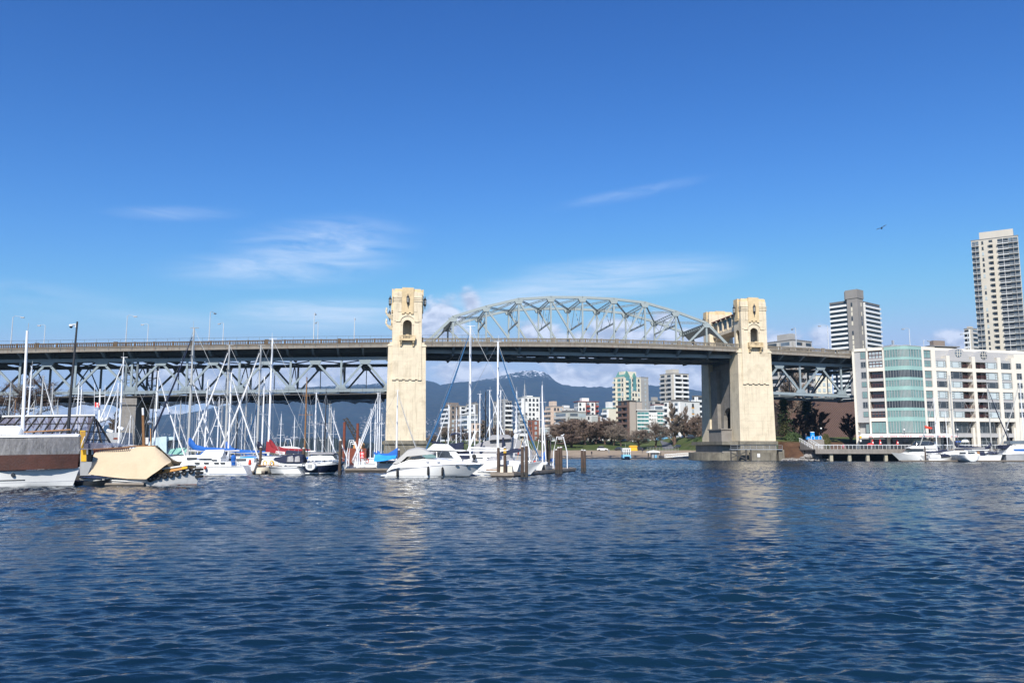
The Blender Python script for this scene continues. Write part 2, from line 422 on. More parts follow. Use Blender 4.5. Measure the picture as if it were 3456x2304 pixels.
BA = at(1415, 1185, 222.5); BB = at(2488, 1200, 236.2)
BL = math.hypot(BB.x - BA.x, BB.y - BA.y); BDX, BDY = (BB.x - BA.x) / BL, (BB.y - BA.y) / BL
BANG = math.atan2(BDY, BDX)
bridge = thing('steel_bridge', 'long steel truss bridge with cream concrete towers and a pale green arched middle span', 'bridge', (BA.x, BA.y, 0), BANG)
def bw(s, t, z): return Vector((BA.x + s * BDX - t * BDY, BA.y + s * BDY + t * BDX, z))
def bp(px, py, t=0.0):
    o = bw(0, t, 0); d = ray(px, py)
    k = (o.x * BDY - o.y * BDX) / (d[0] * BDY - d[1] * BDX)
    return (d[0] * k - o.x) * BDX + (d[1] * k - o.y) * BDY, EYE + d[2] * k
_zt = [(-150, 26.9), (-103.5, 28.97), (-82.9, 29.74), (-61.6, 30.45), (-39.6, 31.27), (-9.2, 32.26), (1, 32.58), (26.7, 33.1), (45, 33.33), (64.3, 33.25), (77.3, 33.07), (90.5, 32.73), (99.4, 32.31), (112, 31.94), (124, 31.47), (160, 29.6)]
def zt(s): return float(np.interp(s, [p[0] for p in _zt], [p[1] for p in _zt]))
S0, S1 = -132.0, 133.0
FAR = 19.1
# deck slab with its two edge beams
prof = [(-3.6, -1.2), (-3.6, -2.3), (-3.15, -2.3), (-3.15, -1.95), (22.25, -1.95), (22.25, -2.3), (22.7, -2.3), (22.7, -1.2)]
ss = np.linspace(S0, S1, 138)
MB().loft([[(s, t, zt(s) + z) for t, z in prof] for s in ss]).build('deck', 'fascia_concrete', bridge)
led = MB()
for t0, t1 in ((-3.72, -3.6), (22.7, 22.82)):
    led.loft([[(s, t0, zt(s) - 1.42), (s, t1, zt(s) - 1.42), (s, t1, zt(s) - 1.22), (s, t0, zt(s) - 1.22)] for s in ss])
led.build('deck_ledge', 'balustrade_concrete', bridge)
# balustrades
def balustrade(t, name='balustrade'):
    runs = [(S0, -7.3), (.5, 90.3), (98.1, S1)]
    for a, e in runs:
        b = MB()
        n = max(1, round((e - a) / 4.55)); st = (e - a) / n
        for i in range(n):
            s0, s1 = a + i * st, a + (i + 1) * st
            w = .95 if (i % 4 == 0) else .45
            for q in (s0,): b.box(q - w / 2, q + w / 2, t - .2, t + .2, zt(q) - 1.3, zt(q) + (.16 if i % 4 == 0 else .06))
            za, zb = zt(s0), zt(s1)
            b.bar((s0, t, za - .13), (s1, t, zb - .13), .34, .24)
            b.bar((s0, t, za - 1.1), (s1, t, zb - 1.1), .3, .24)
            k = 9
            for j in range(k):
                q = s0 + w / 2 + .2 + (st - w - .4) * (j + .5) / k; z = zt(q)
                b.box(q - .1, q + .1, t - .1, t + .1, z - 1.0, z - .24)
        b.build(name, 'brown_balustrade' if a < -50 else 'balustrade_concrete', bridge)
balustrade(-3.4); balustrade(22.5)
# thin safety rail above the balustrade of the near side
sr = MB()
for a, e in ((S0, -7.4), (.6, 19.3)):
    n = round((e - a) / 2.8)
    for i in range(n + 1):
        q = a + (e - a) * i / n; sr.bar((q, -3.75, zt(q) - 1.9), (q, -3.75, zt(q) + .78), .06, .06)
    for dz in (.76,):
        sr.tube([(a + (e - a) * i / n, -3.75, zt(a + (e - a) * i / n) + dz) for i in range(n + 1)], .035, 4)
sr.build('safety_rail', 'shaded_steel', bridge)
# floor beams, stringers, sidewalk brackets under the deck
fb = MB()
beams = [s for s in np.arange(S0, -8, 6.5)] + [9.09 * k for k in range(0, 11)] + [s for s in np.arange(103.5, S1, 6.4)]
for s in beams:
    main = -1 < s < 92
    fb.box(s - .22, s + .22, -.2, FAR + .2, zt(s) - (4.4 if main else 3.6), zt(s) - 1.96)
for t in (2.5, 6, 9.5, 13, 16.6):
    fb.loft([[(s, t - .15, zt(s) - 2.9), (s, t + .15, zt(s) - 2.9), (s, t + .15, zt(s) - 1.96), (s, t - .15, zt(s) - 1.96)] for s in ss])
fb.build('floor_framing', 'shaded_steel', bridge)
for s in beams:
    z = zt(s); zb = z - (4.0 if -1 < s < 92 else 3.6)
    for sg, t0 in ((-1, 0), (1, FAR)):
        br = MB()
        poly = [(t0, zb), (t0 + sg * .9, zb + .15), (t0 + sg * 3.1, z - 2.45), (t0 + sg * 3.1, z - 1.97), (t0, z - 1.97)]
        br.prism(poly, s - .06, s + .06, 'x')
        br.bar((s, t0 + sg * .1, zb), (s, t0 + sg * 3.1, z - 2.4), .55, .1)
        br.build('sidewalk_bracket', 'blue_grey_steel', bridge)

# ---- deck trusses either side of the main span
def ztop(s): return 26.9 + (s + 27.5) * .0236 if s < 50 else 27.72 - (s - 103.5) * .018
def zbot(s): return 18.5 + (s + 26) * .0206 if s < 50 else 18.86 - (s - 109.5) * .03
left_top = [-119.6, -106.6, -93.6, -80.6, -66.3, -53.4, -40.2, -27.4, -14.4]
left_bot = [-126.2, -113, -99.9, -86.8, -73.3, -59.8, -46.7, -33.7, -20.6, -8.0]
right_top = [103.5, 116.35, 129.2]
right_bot = [97.4, 109.9, 122.7, 132.5]
def deck_truss(tt, tops, bots, name, m):
    c = MB(); c2 = MB()
    a, e = min(bots + tops), max(bots + tops)
    q = np.linspace(a, e, 12)
    for i in range(len(q) - 1):
        c.bar((q[i], tt, ztop(q[i])), (q[i + 1], tt, ztop(q[i + 1])), .6, .85)
        c2.bar((q[i], tt, zbot(q[i])), (q[i + 1], tt, zbot(q[i + 1])), .6, .8)
    for s in tops:
        c.prism([(s - 1.7, ztop(s) - .3), (s + 1.7, ztop(s) - .3), (s + 1.1, ztop(s) - 1.5), (s - 1.1, ztop(s) - 1.5)], tt - .36, tt + .36)
    for s in bots:
        c2.prism([(s - 1.5, zbot(s) + .3), (s + 1.5, zbot(s) + .3), (s + 1.0, zbot(s) + 1.4), (s - 1.0, zbot(s) + 1.4)], tt - .36, tt + .36)
    tr = c.build(name, m, bridge); c2.build('bottom_chord', m, bridge)
    for s in tops:
        for b in bots:
            if 4 < abs(s - b) < 8:
                MB().bar((s, tt, ztop(s) - .5), (b, tt, zbot(b) + .5), .45, .52, (1, 0, 0)).build('diagonal', m, tr)
    for b in bots:
        MB().bar((b, tt, zbot(b) + .3), (b, tt, ztop(b) - .4), .42, .5, (1, 0, 0)).build('vertical', m, tr)
    if tt > 5:
        for s in tops: MB().bar((s, tt, zbot(s) + .3), (s, tt, ztop(s) - .4), .2, .22, (1, 0, 0)).build('hanger', m, tr)
    return tr
for tt in (0.0, FAR):
    deck_truss(tt, left_top, left_bot, 'side_truss', 'blue_grey_steel')
    deck_truss(tt, right_top, right_bot, 'side_truss', 'blue_grey_steel')
for tops, bots in ((left_top, left_bot), (right_top, right_bot)):
    lat = MB()
    for i in range(len(tops) - 1):
        s0, s1 = tops[i], tops[i + 1]
        lat.bar((s0, 0, ztop(s0) - .3), (s1, FAR, ztop(s1) - .3), .25, .25); lat.bar((s0, FAR, ztop(s0) - .3), (s1, 0, ztop(s1) - .3), .25, .25)
    for i in range(len(bots) - 1):
        s0, s1 = bots[i], bots[i + 1]
        lat.bar((s0, 0, zbot(s0) - .4), (s1, FAR, zbot(s1) - .4), .3, .3); lat.bar((s0, FAR, zbot(s0) - .4), (s1, 0, zbot(s1) - .4), .3, .3)
    for s in bots:
        lat.bar((s, 0, zbot(s) - .3), (s, FAR, zbot(s) - .3), .45, .6)
        lat.bar((s, 0, zbot(s) + 1), (s, FAR / 2, ztop(s) - 1), .22, .22); lat.bar((s, FAR, zbot(s) + 1), (s, FAR / 2, ztop(s) - 1), .22, .22)
    for s in tops: lat.bar((s, 0, ztop(s) - .6), (s, FAR, ztop(s) - .6), .4, .7)
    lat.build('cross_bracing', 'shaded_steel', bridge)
# inspection platform and debris net slung under the left spans
pf = MB()
q = np.linspace(S0, -8.5, 40)
pf.loft([[(s, -1.6, zbot(s) - 1.25), (s, FAR + 1.4, zbot(s) - 1.25), (s, FAR + 1.4, zbot(s) - .95), (s, -1.6, zbot(s) - .95)] for s in q])
for i in range(0, len(q) - 1):
    for dz in (.35, .9): pf.bar((q[i], -1.6, zbot(q[i]) + dz - .3), (q[i + 1], -1.6, zbot(q[i + 1]) + dz - .3), .05, .05)
    pf.bar((q[i], -1.6, zbot(q[i]) - 1.1), (q[i], -1.6, zbot(q[i]) + .7), .06, .06)
pf.build('inspection_platform', 'dark_planks', bridge)
g = np.random.RandomState(3); rows = []
for s in np.linspace(S0, -9, 120):
    ph = ((s + 73.3) / 13.2) % 1.0
    sag = 1.1 + .7 * math.sin(math.pi * ph) + .25 * math.sin(s * 1.7) + .12 * g.randn()
    rows.append([(s, -1.9 + 23 * v, zbot(s) - 1.2 - sag * (1 - (2 * v - 1) ** 6) * (.75 + .25 * math.sin(v * 9 + s))) for v in (0, .03, .07, .15, .3, .5, .7, .85, .95, 1)])
MB().sheet(rows).build('debris_net', 'net', bridge, smooth=True)

# ---- main through-span
NODE = [(0.6, 30.6), (9.09, 39.05), (18.2, 42.1), (27.3, 44.45), (36.4, 45.25), (45.45, 45.45), (54.55, 45.25), (63.65, 44.45), (72.75, 42.1), (81.85, 39.05), (90.3, 30.6)]
ZT = 29.4
def through_truss(tt):
    m = 'pale_green_steel'; c = MB()
    for (s0, z0), (s1, z1) in zip(NODE, NODE[1:]):
        d = Vector((s1 - s0, 0, z1 - z0)).normalized() * .12
        c.bar((s0 - d.x, tt, z0 - d.z), (s1 + d.x, tt, z1 + d.z), .62, .72)
    for s, z in NODE[1:-1]:
        c.prism([(s - 1.25, z - .3), (s + 1.25, z - .3), (s + .75, z - 1.35), (s - .75, z - 1.35)], tt - .37, tt + .37)
    tr = c.build('arch_chord', m, bridge)
    MB().bar((-.5, tt, ZT), (91.4, tt, ZT), .6, .95).build('tie_girder', 'blue_grey_steel', tr)
    for s, z in NODE[1:-1]:
        MB().bar((s, tt, ZT + .4), (s, tt, z - .4), .4, .46, (1, 0, 0)).build('vertical', m, tr)
    for k in range(1, 5):
        MB().bar((NODE[k][0], tt, NODE[k][1] - .5), (NODE[k + 1][0], tt, ZT + .4), .42, .5, (1, 0, 0)).build('diagonal', m, tr)
        j = 10 - k
        MB().bar((NODE[j][0], tt, NODE[j][1] - .5), (NODE[j - 1][0], tt, ZT + .4), .42, .5, (1, 0, 0)).build('diagonal', m, tr)
for tt in (0.0, FAR): through_truss(tt)
tb = MB()
def lattice(b, p, q, depth, n):                          # two flanges with zigzag lacing between
    p, q = Vector(p), Vector(q); dn = Vector((0, 0, -depth))
    b.bar(p, q, .22, .14); b.bar(p + dn, q + dn, .22, .14)
    for i in range(n):
        a = p.lerp(q, i / n) + (dn if i % 2 else Vector()); e = p.lerp(q, (i + 1) / n) + (Vector() if i % 2 else dn)
        b.bar(a, e, .08, .1)
for k, (s, z) in enumerate(NODE[1:-1]):
    lattice(tb, (s, 0, z - .1), (s, FAR, z - .1), .9, 22)
    if 0 < k < 8:
        zl = 38.2 if k in (1, 7) else 38.4
        tb.bar((s, 0, zl), (s, FAR, zl), .35, .4)
        for y0, y1 in ((0, FAR / 4), (FAR / 2, FAR / 4), (FAR / 2, FAR * .75), (FAR, FAR * .75)):
            tb.bar((s, y0, z - 1), (s, y1, zl + .1), .12, .14)
for k in range(1, 9):
    (s0, z0), (s1, z1) = NODE[k], NODE[k + 1]
    mid = ((s0 + s1) / 2, FAR / 2, (z0 + z1) / 2)
    for p in ((s0, 0, z0), (s0, FAR, z0), (s1, 0, z1), (s1, FAR, z1)):
        lattice(tb, (p[0], p[1], p[2] + .1), (mid[0], mid[1], mid[2] + .1), .45, 12)
tb.build('sway_bracing', 'pale_green_steel', bridge)
po = MB()
for k, sg in ((1, -1), (9, 1)):
    s, z = NODE[k]; e = NODE[0] if k == 1 else NODE[10]
    f = .26; p1 = (s + (e[0] - s) * f, z + (e[1] - z) * f)
    po.add([(s, .3, z - .5), (s, FAR - .3, z - .5), (p1[0], FAR - .3, p1[1] - .5), (p1[0], .3, p1[1] - .5), (s, .3, z - .2), (s, FAR - .3, z - .2), (p1[0], FAR - .3, p1[1] - .2), (p1[0], .3, p1[1] - .2)],
           [(0, 3, 2, 1), (4, 5, 6, 7), (0, 1, 5, 4), (1, 2, 6, 5), (2, 3, 7, 6), (3, 0, 4, 7)])
    f2 = .52
    for y0, y1 in ((.3, 3.4), (FAR - .3, FAR - 3.4)):
        a = (p1[0], y0, p1[1] - .35); b_ = (s + (e[0] - s) * f2, y0, z + (e[1] - z) * f2 - .35); c_ = (p1[0], y1, p1[1] - .35)
        po.add([a, b_, c_, (a[0], a[1], a[2] + .2), (b_[0], b_[1], b_[2] + .2), (c_[0], c_[1], c_[2] + .2)], [(0, 1, 2), (3, 5, 4), (0, 3, 4, 1), (1, 4, 5, 2), (2, 5, 3, 0)])
po.build('portal', 'pale_green_steel', bridge)
bl = MB()
for k in range(10):
    s0, s1 = 9.09 * k, 9.09 * (k + 1)
    bl.bar((s0, 0, ZT - .5), (s1, FAR, ZT - .5), .35, .3); bl.bar((s0, FAR, ZT - .5), (s1, 0, ZT - .5), .35, .3)
for y in (6.4, 12.7): bl.bar((0, y, ZT - .7), (91, y, ZT - .7), .9, .5)
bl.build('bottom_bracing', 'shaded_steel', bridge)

# ---- towers
def tower(s0, near, outer):
    def xf(b):
        b.v = [(s0 + x, (-4.5 + y) if near else (FAR + 4.5 - y), z) for x, y, z in b.v]; return b
    def arch_wall(b, u0, u1, z0, z1, uc, hw, zs, zb, w0, w1, axis):   # wall with an arched opening
        N = 10; pts = [(uc + hw * math.cos(math.pi * i / N), zs + hw * math.sin(math.pi * i / N)) for i in range(N + 1)]
        b.prism([(u0, z0), (uc - hw, z0), (uc - hw, zs), (u0, zs)], w0, w1, axis)
        b.prism([(uc + hw, z0), (u1, z0), (u1, zs), (uc + hw, zs)], w0, w1, axis)
        if zb > z0: b.prism([(uc - hw, z0), (uc + hw, z0), (uc + hw, zb), (uc - hw, zb)], w0, w1, axis)
        for i in range(N):
            (a, c), (e, f) = pts[i], pts[i + 1]
            ta = u1 if i == 0 else a; te = u0 if i == N - 1 else e
            b.prism([(a, c), (ta, c) if i == 0 else (a, z1), (ta, z1), (te, z1), (te, f) if i == N - 1 else (e, z1), (e, f)] if i in (0, N - 1) else [(a, c), (a, z1), (e, z1), (e, f)], w0, w1, axis)
    HW, D = 3.83, 4.9
    b = MB()
    # shaft up to the belfry, then the solid top
    arch_wall(b, -HW, HW, 29.5, 39.2, 0, 1.18, 36.07, 32.3, 0, .75, 'y')
    arch_wall(b, .75, D - .5, 29.5, 39.2, 2.55, 1.25, 35.7, 31.4, -HW, -HW + .6, 'x')
    arch_wall(b, .75, D - .5, 29.5, 39.2, 2.55, 1.25, 35.7, 31.4, HW - .6, HW, 'x')
    b.box(-HW, HW, D - .5, D, 29.5, 39.2)
    b.box(-HW, HW, 0, D, 39.2, 44.75)
    b.box(-HW + .6, HW - .6, .75, D - .5, 29.6, 31.2)
    # front pilaster strips and string courses
    for sg in (-1, 1):
        x0, x1 = sorted((sg * 2.55, sg * 3.6))
        b.box(x0, x1, -.1, .02, 36.9, 44.55); xa, xb = sorted((sg * 1.62, sg * 2.5)); b.box(xa, xb, -.1, .02, 39.4, 44.9)
        for z in (43.2, 42.7, 42.22):
            xa, xb = sorted((sg * 1.62, sg * (HW + .1))); b.box(xa, xb, -.24, .06, z, z + .27)
            xa, xb = sorted((sg * (HW - .06), sg * (HW + .14))); b.box(xa, xb, -.24, 1.1, z, z + .27); b.box(xa, xb, 3.9, D + .1, z, z + .27)
    # hood mould over the arch
    hood = [(-3.05, 36.82), (-1.95, 36.82)] + [(-1.95 * math.cos(a), 36.82 + 1.62 * math.sin(a)) for a in np.linspace(.12, math.pi - .12, 14)] + [(1.95, 36.82), (3.05, 36.82)]
    for (xa, za), (xb, zb) in zip(hood, hood[1:]): b.bar((xa, -.06, za), (xb, -.06, zb), .3, .26, (0, 0, 1) if abs(xb - xa) > abs(zb - za) else (1, 0, 0))
    for sg in (-1, 1):
        b.box(min(sg * 1.2, sg * 1.55), max(sg * 1.2, sg * 1.55), -.14, .02, 33.0, 35.9); b.box(min(sg * 1.15, sg * 1.65), max(sg * 1.15, sg * 1.65), -.2, .02, 35.9, 36.15)
    # lower front panel with corbel teeth, battered base
    b.box(-HW, HW, -.02, .9, 21.55, 29.6)
    for k in range(5):
        x = -3.35 + k * 1.675; b.box(x - .5, x + .5, -.16, .5, 21.2, 21.62)
    for k in range(4):
        x = -2.51 + k * 1.675; b.box(x - .36, x + .36, -.12, .5, 21.45, 21.62)
    b.taper((-5.25, 5.25, .0, 6.5), (-4.95, 4.95, .3, 6.0), 5.4, 30.2)
    for sg in (-1, 1):
        x0, x1 = sorted((sg * 3.8, sg * 5.2)); b.taper((x0, x1, .15, 6.1), (x0 + (.25 if sg < 0 else 0), x1 - (.25 if sg > 0 else 0), .3, 5.9), 30.2, 30.75)
        x0, x1 = sorted((sg * 3.8, sg * 4.6)); b.box(x0, x1, .35, 5.8, 30.75, 31.3)
    tw = xf(b).build('tower', 'cream_concrete', bridge)
    p = MB()
    p.box(-1.55, 1.55, -.32, .1, 39.25, 45.95)
    for x in (-1.2, 0, 1.2): p.box(x - .35, x + .35, -.32, .05, 38.85, 39.25)
    p.taper((-HW + .1, HW - .1, .12, D - .1), (-HW + .35, HW - .35, .3, D - .3), 44.75, 45.7)
    p.box(-1.5, 1.5, .1, D - .1, 45.0, 45.9)
    for sg in (-1, 1):
        x0, x1 = sorted((sg * (HW - .05), sg * (HW + .38))); p.box(x0, x1, 1.15, 3.85, 39.9, 45.75)
        for y in (1.4, 2.2, 3.0): p.box(x0, x1, y, y + .5, 39.5, 39.9)
    xf(p).build('top_panel', 'ochre_concrete', tw)
    # lanterns
    for x, y in ((0, -.72), (-HW - .85, 2.5), (HW + .85, 2.5)):
        l = MB(); l.lathe((x, y, 0), [(.06, 40.6), (.12, 41.3), (.36, 41.75), (.38, 41.95)], 8); l.lathe((x, y, 0), [(.36, 43.1), (.44, 43.25), (.2, 43.6), (.03, 44.2)], 8)
        for k in range(6):
            a = k * math.pi / 3; l.bar((x + .34 * math.cos(a), y + .34 * math.sin(a), 41.9), (x + .34 * math.cos(a), y + .34 * math.sin(a), 43.15), .07, .07)
        for z in (42.2, 42.5, 42.8): l.lathe((x, y, 0), [(.36, z), (.36, z + .05)], 8)
        bx = (x, .02) if x == 0 else (x - math.copysign(.7, x), y)
        l.bar((x, y, 43.3), (bx[0], bx[1], 43.3), .12, .12); l.bar((x, y, 41.8), (bx[0], bx[1], 41.8), .12, .12)
        lo = xf(l).build('lantern', 'black_iron', tw)
        g_ = MB(); g_.lathe((x, y, 0), [(.28, 41.9), (.28, 43.12)], 8); xf(g_).build('lantern_glass', 'lantern_glass', lo) if False else xf(g_).build('lantern_glass', 'lantern_glass', tw)
    # balcony on brackets
    k = MB(); k.box(-2.05, 2.05, -1.25, .02, 31.62, 31.98)
    for x in (-1.95, 1.95): k.box(x - .17, x + .17, -1.22, -.9, 31.98, 33.0); k.box(x - .1, x + .1, -.9, .0, 31.98, 33.0)
    k.box(-1.8, 1.8, -1.2, -.95, 32.82, 33.02)
    k.box(-1.8, 1.8, -1.2, -.95, 31.98, 32.12)
    for i in range(9): k.box(-1.55 + i * .385 - .08, -1.55 + i * .385 + .08, -1.16, -1.0, 32.1, 32.85)
    k.prism([(-.5, 33.0), (.5, 33.0), (.3, 33.25), (-.3, 33.25)], -1.18, -.98)
    for x in (-1.62, 1.62):
        k.prism([(-1.15, 31.62), (.02, 31.62), (.02, 30.15), (-.35, 30.15), (-.5, 30.6), (-.95, 31.1)], x - .22, x + .22, 'x')
    xf(k).build('balcony', 'ochre_concrete', tw)
    # ship's prow figure on the outer flank
    sg = -1 if outer < 0 else 1
    c = MB(); hx = sg * HW
    rings = []
    for u in np.linspace(0, 1, 7):
        w = .95 * (1 - u) ** .7 + .06; zc = 38.3 + u * u * 1.3; hh = .75 * (1 - u * .55)
        rings.append([(hx + sg * u * 1.9, 4.2 + w, zc + hh), (hx + sg * u * 1.9, 4.2 + w * .4, zc - hh * .7), (hx + sg * u * 1.9, 4.2 - w * .4, zc - hh * .7), (hx + sg * u * 1.9, 4.2 - w, zc + hh)])
    c.loft(rings)
    c.tube([(hx + sg * 1.75, 4.2, 39.6), (hx + sg * 1.85, 4.2, 40.2), (hx + sg * 1.7, 4.2, 40.7), (hx + sg * 1.8, 4.2, 41.15)], [.3, .24, .26, .16], 8)
    xf(c).build('prow_ornament', 'cream_concrete', tw)
    # plinth and water base
    q = MB(); q.box(-5.65, 5.65, -.45, 6.9, 4.45, 5.4); q.box(-5.3, 5.3, -.1, 6.6, -1, 4.45)
    xf(q).build('plinth', 'weathered_concrete', tw)
    return tw
SL, SR = -3.4, 94.2
for s0, outer in ((SL, -1), (SR, 1)):
    for near in (True, False): tower(s0, near, outer)
    # gallery over the roadway between the towers
    y0, y1 = .35, FAR - .35
    gb = MB(); gb.box(s0 - 2.4, s0 + 2.4, y0, y1, 38.2, 41.9); gb.box(s0 - 2.75, s0 + 2.75, y0, y1, 37.3, 38.2)
    for side in (-1, 1):
        n = 34
        for i in range(n):
            y = y0 + (y1 - y0) * (i + .3) / n; gb.box(s0 + side * 2.4 - (.32 if side < 0 else 0), s0 + side * 2.4 + (.32 if side > 0 else 0), y, y + .25, 38.2, 38.5)
        for i in range(6):
            y = y0 + .3 + (y1 - y0 - .6) * i / 5; gb.box(s0 + side * 2.55 - .2, s0 + side * 2.55 + .2, y - .28, y + .28, 38.3, 41.6)
            gb.ball((s0 + side * 2.85, y, 41.75), .42, 6)
    N = 8
    for ya, yb in ((y0, 1), (y1, -1)):                   # curved haunches
        pts = [(ya, 37.3)] + [(ya + yb * 4.2 * (1 - math.cos(a)), 37.3 - 3.4 * (1 - math.sin(a))) for a in np.linspace(math.pi / 2, 0, N)][::-1]
        gb.prism(pts + [(ya + yb * 4.2, 37.3)], s0 - 2.0, s0 + 2.0, 'x')
    gal = gb.build('gallery', 'cream_concrete', bridge)
    r_ = MB(); r_.prism([(s0 - 3.2, 42.0), (s0 + 3.2, 42.0), (s0 + 3.2, 42.2), (s0, 42.9), (s0 - 3.2, 42.2)], y0, y1, 'y'); r_.build('gallery_roof', 'roof_red', gal)
    for side in (-1, 1):
        for i in range(5):
            y = y0 + .3 + (y1 - y0 - .6) * (i + .5) / 5; xs = s0 + side * 2.42
            pn = MB(); pn.box(xs - .06, xs + .06, y - 1.35, y + 1.35, 40.75, 41.6); pn.build('frieze_panel', 'green_panel', gal)
            w = MB()
            for dy in (-.85, 0, .85): w.box(xs - .08, xs + .08, y + dy - .28, y + dy + .28, 39.1, 40.6)
            w.build('gallery_window', 'window_dark', gal)
    # pier wall below the deck
    pw = MB(); d = -1 if s0 < 0 else 1
    for side in (-1, 1):
        f = s0 + side * 3.6
        xa, xb = sorted((f, f - side * 1.2))
        pw.box(xa, xb, 1.6, FAR - 1.6, 15.2, 28.2)
        pw.box(xa, xb, 1.6, 3.2, 5.2, 15.2); pw.box(xa, xb, 10.4, FAR - 1.6, 5.2, 15.2)
        for i in range(8):
            a0, a1 = math.pi * i / 8, math.pi * (i + 1) / 8
            ya, yb = 6.8 + 3.6 * math.cos(a0), 6.8 + 3.6 * math.cos(a1)
            pw.prism([(ya, 11.6 + 3.6 * math.sin(a0)), (ya, 15.2), (yb, 15.2), (yb, 11.6 + 3.6 * math.sin(a1))], xa, xb, 'x')
        xa, xb = sorted((s0 + side * 4.7, f)); pw.box(xa, xb, 12.2, 16.9, 5.3, 26.5)
    pw.box(s0 - 1.2, s0 + 1.2, 1.6, FAR - 1.6, 5.2, 28)
    pier = pw.build('pier_wall', 'grey_concrete', bridge)
    cp = MB(); cp.box(s0 - 6.3, s0 + 6.3, 6, FAR - 6, 4.4, 5.3); cp.box(s0 - 5.6, s0 + 5.6, 6, FAR - 6, -1, 4.4); cp.build('pier_base', 'weathered_concrete', bridge)
# low machinery house and rounded footing at the right pier
mh = MB(); mh.box(SR - 8.3, SR - 5.2, 1.2, 10.5, 5.35, 8.6); mh.box(SR - 8.6, SR - 5.0, .9, 10.8, 8.6, 8.95); mh.build('machinery_house', 'grey_concrete', bridge)
ft = MB(); N = 14
ring = [(SR - 7.5 - 6.2 * math.sin(math.pi * i / N), -2.5 + 12 * (1 - math.cos(math.pi * i / N))) for i in range(N + 1)]
poly = ring + [(SR + 4.0, 21.5), (SR + 4.0, -2.5)]
ft.prism(poly, -1.0, 2.15, 'z'); ft.build('footing', 'weathered_concrete', bridge)
lh = MB(); lh.box(SR - 9.6, SR - 5.4, -2.0, 18, 2.1, 4.3); lh.build('pier_skirt', 'grey_concrete', bridge)
cs = MB(); cs.box(SR - 10.4, SR - 5.6, -4.0, 19.5, 4.35, 5.3); cs.build('pier_cap', 'weathered_concrete', bridge)

# ---- pier under the left spans, with the steel bent on top
lp = MB(); s = -73.3
lp.taper((s - 2.05, s + 2.05, -1.6, 11.5), (s - 1.85, s + 1.85, -1.3, 11.2), -1, 15.4); lp.box(s - 2.1, s + 2.1, -1.7, 21, 14.3, 16.0)
lp.build('side_pier', 'grey_concrete', bridge)
bt = MB()
for y in (0.0, FAR):
    for dx in (-1.35, 1.35):
        bt.bar((s + dx, y, 16), (s + dx, y, 26.5), .5, .5)
    for i in range(9):
        z = 16.6 + i * 1.05; bt.bar((s - 1.35, y, z), (s + 1.35, y, z + (1.05 if i % 2 else 0)), .14, .16)
bt.bar((s, 0, 17), (s, FAR, 25), .3, .3); bt.bar((s, FAR, 17), (s, 0, 25), .3, .3)
bt.build('pier_bent', 'shaded_steel', bridge)

# ---- street lamps along the bridge
def lamp_proto(h, arm, droop=.35):
    t = thing('street_lamp', 'x', 'street lamp')
    p = MB(); p.tube([(0, 0, 0), (0, 0, h * .5), (0, 0, h)], [.15, .12, .09], 6); p.build('pole', 'lamp_grey', t)
    a = MB(); a.tube([(0, 0, h - .2), (.25 * arm, 0, h + .25), (arm, 0, h + .25 - droop * .4)], [.055, .05, .045], 5); a.build('arm', 'lamp_grey', t)
    hd = MB(); hd.box(arm - .1, arm + .75, -.16, .16, h - .02 - droop * .4, h + .2 - droop * .4); hd.taper((arm + .02, arm + .65, -.11, .11), (arm - .05, arm + .7, -.14, .14), h - .14 - droop * .4, h - .02 - droop * .4)
    hd.build('lamp_head', 'galvanised', t)
    return t
LG = 'street lamps standing along the bridge deck'
lamps = [  # base px, top py, near side?, arm angle relative to the bridge, length, label
    (44, 1066, 1, 0, 1.9, 'grey bridge street lamp furthest left, over the balustrade, arm to the right'),
    (430, 1063, 1, 0, 1.6, 'grey bridge street lamp above the far concrete pier of the side span'),
    (710, 1050, 1, 62, 1.5, 'grey bridge street lamp right of the tall mast that tops the balustrade'),
    (1061, 1053, 1, 84, 1.5, 'taller of the two close-set grey bridge lamps before the cream tower'),
    (1197, 1070, 1, 90, 1.4, 'grey bridge street lamp nearest to the cream tower on its left'),
    (153, 1095, 0, 180, 1.3, 'far-side bridge lamp behind the dark security camera pole'),
    (501, 1092, 0, 180, 1.3, 'curved far-side bridge lamp just right of the lamp above the side pier'),
    (755, 1088, 0, 150, 1.3, 'short far-side bridge lamp paired with the lamp right of the tallest masts'),
    (1074, 1084, 0, 120, 1.2, 'shorter of the two close-set grey bridge lamps before the cream tower'),
    (2685, 1105, 1, 100, 1.2, 'grey bridge lamp right of the second near tower, before the grey flats'),
    (2793, 1097, 1, 180, 2.2, 'bridge lamp with a long arm to the left beside the striped grey tower block'),
    (2923, 1136, 1, 10, 1.2, 'bridge lamp in front of the striped grey tower block'),
    (3068, 1107, 1, 180, 1.6, 'slim bridge lamp rising above the white waterfront flats roof'),
    (3117, 1147, 0, 5, 1.6, 'low curved bridge lamp beside the roof chimneys of the white waterfront flats'),
    (3265, 1125, 0, 180, 1.9, 'curved bridge lamp left of the tallest tower block, over the arched gables')]
for px, py, near, ang, arm, lab in lamps:
    t = -3.0 if near else 22.0
    s, z = bp(px, py, t); zb = zt(s) - 1.1
    l = lamp_proto(max(4.0, z - zb - .25), arm); l.location = bw(s, t, zb); l.rotation_euler = (0, 0, BANG + R(ang)); l['label'] = lab; l['group'] = LG
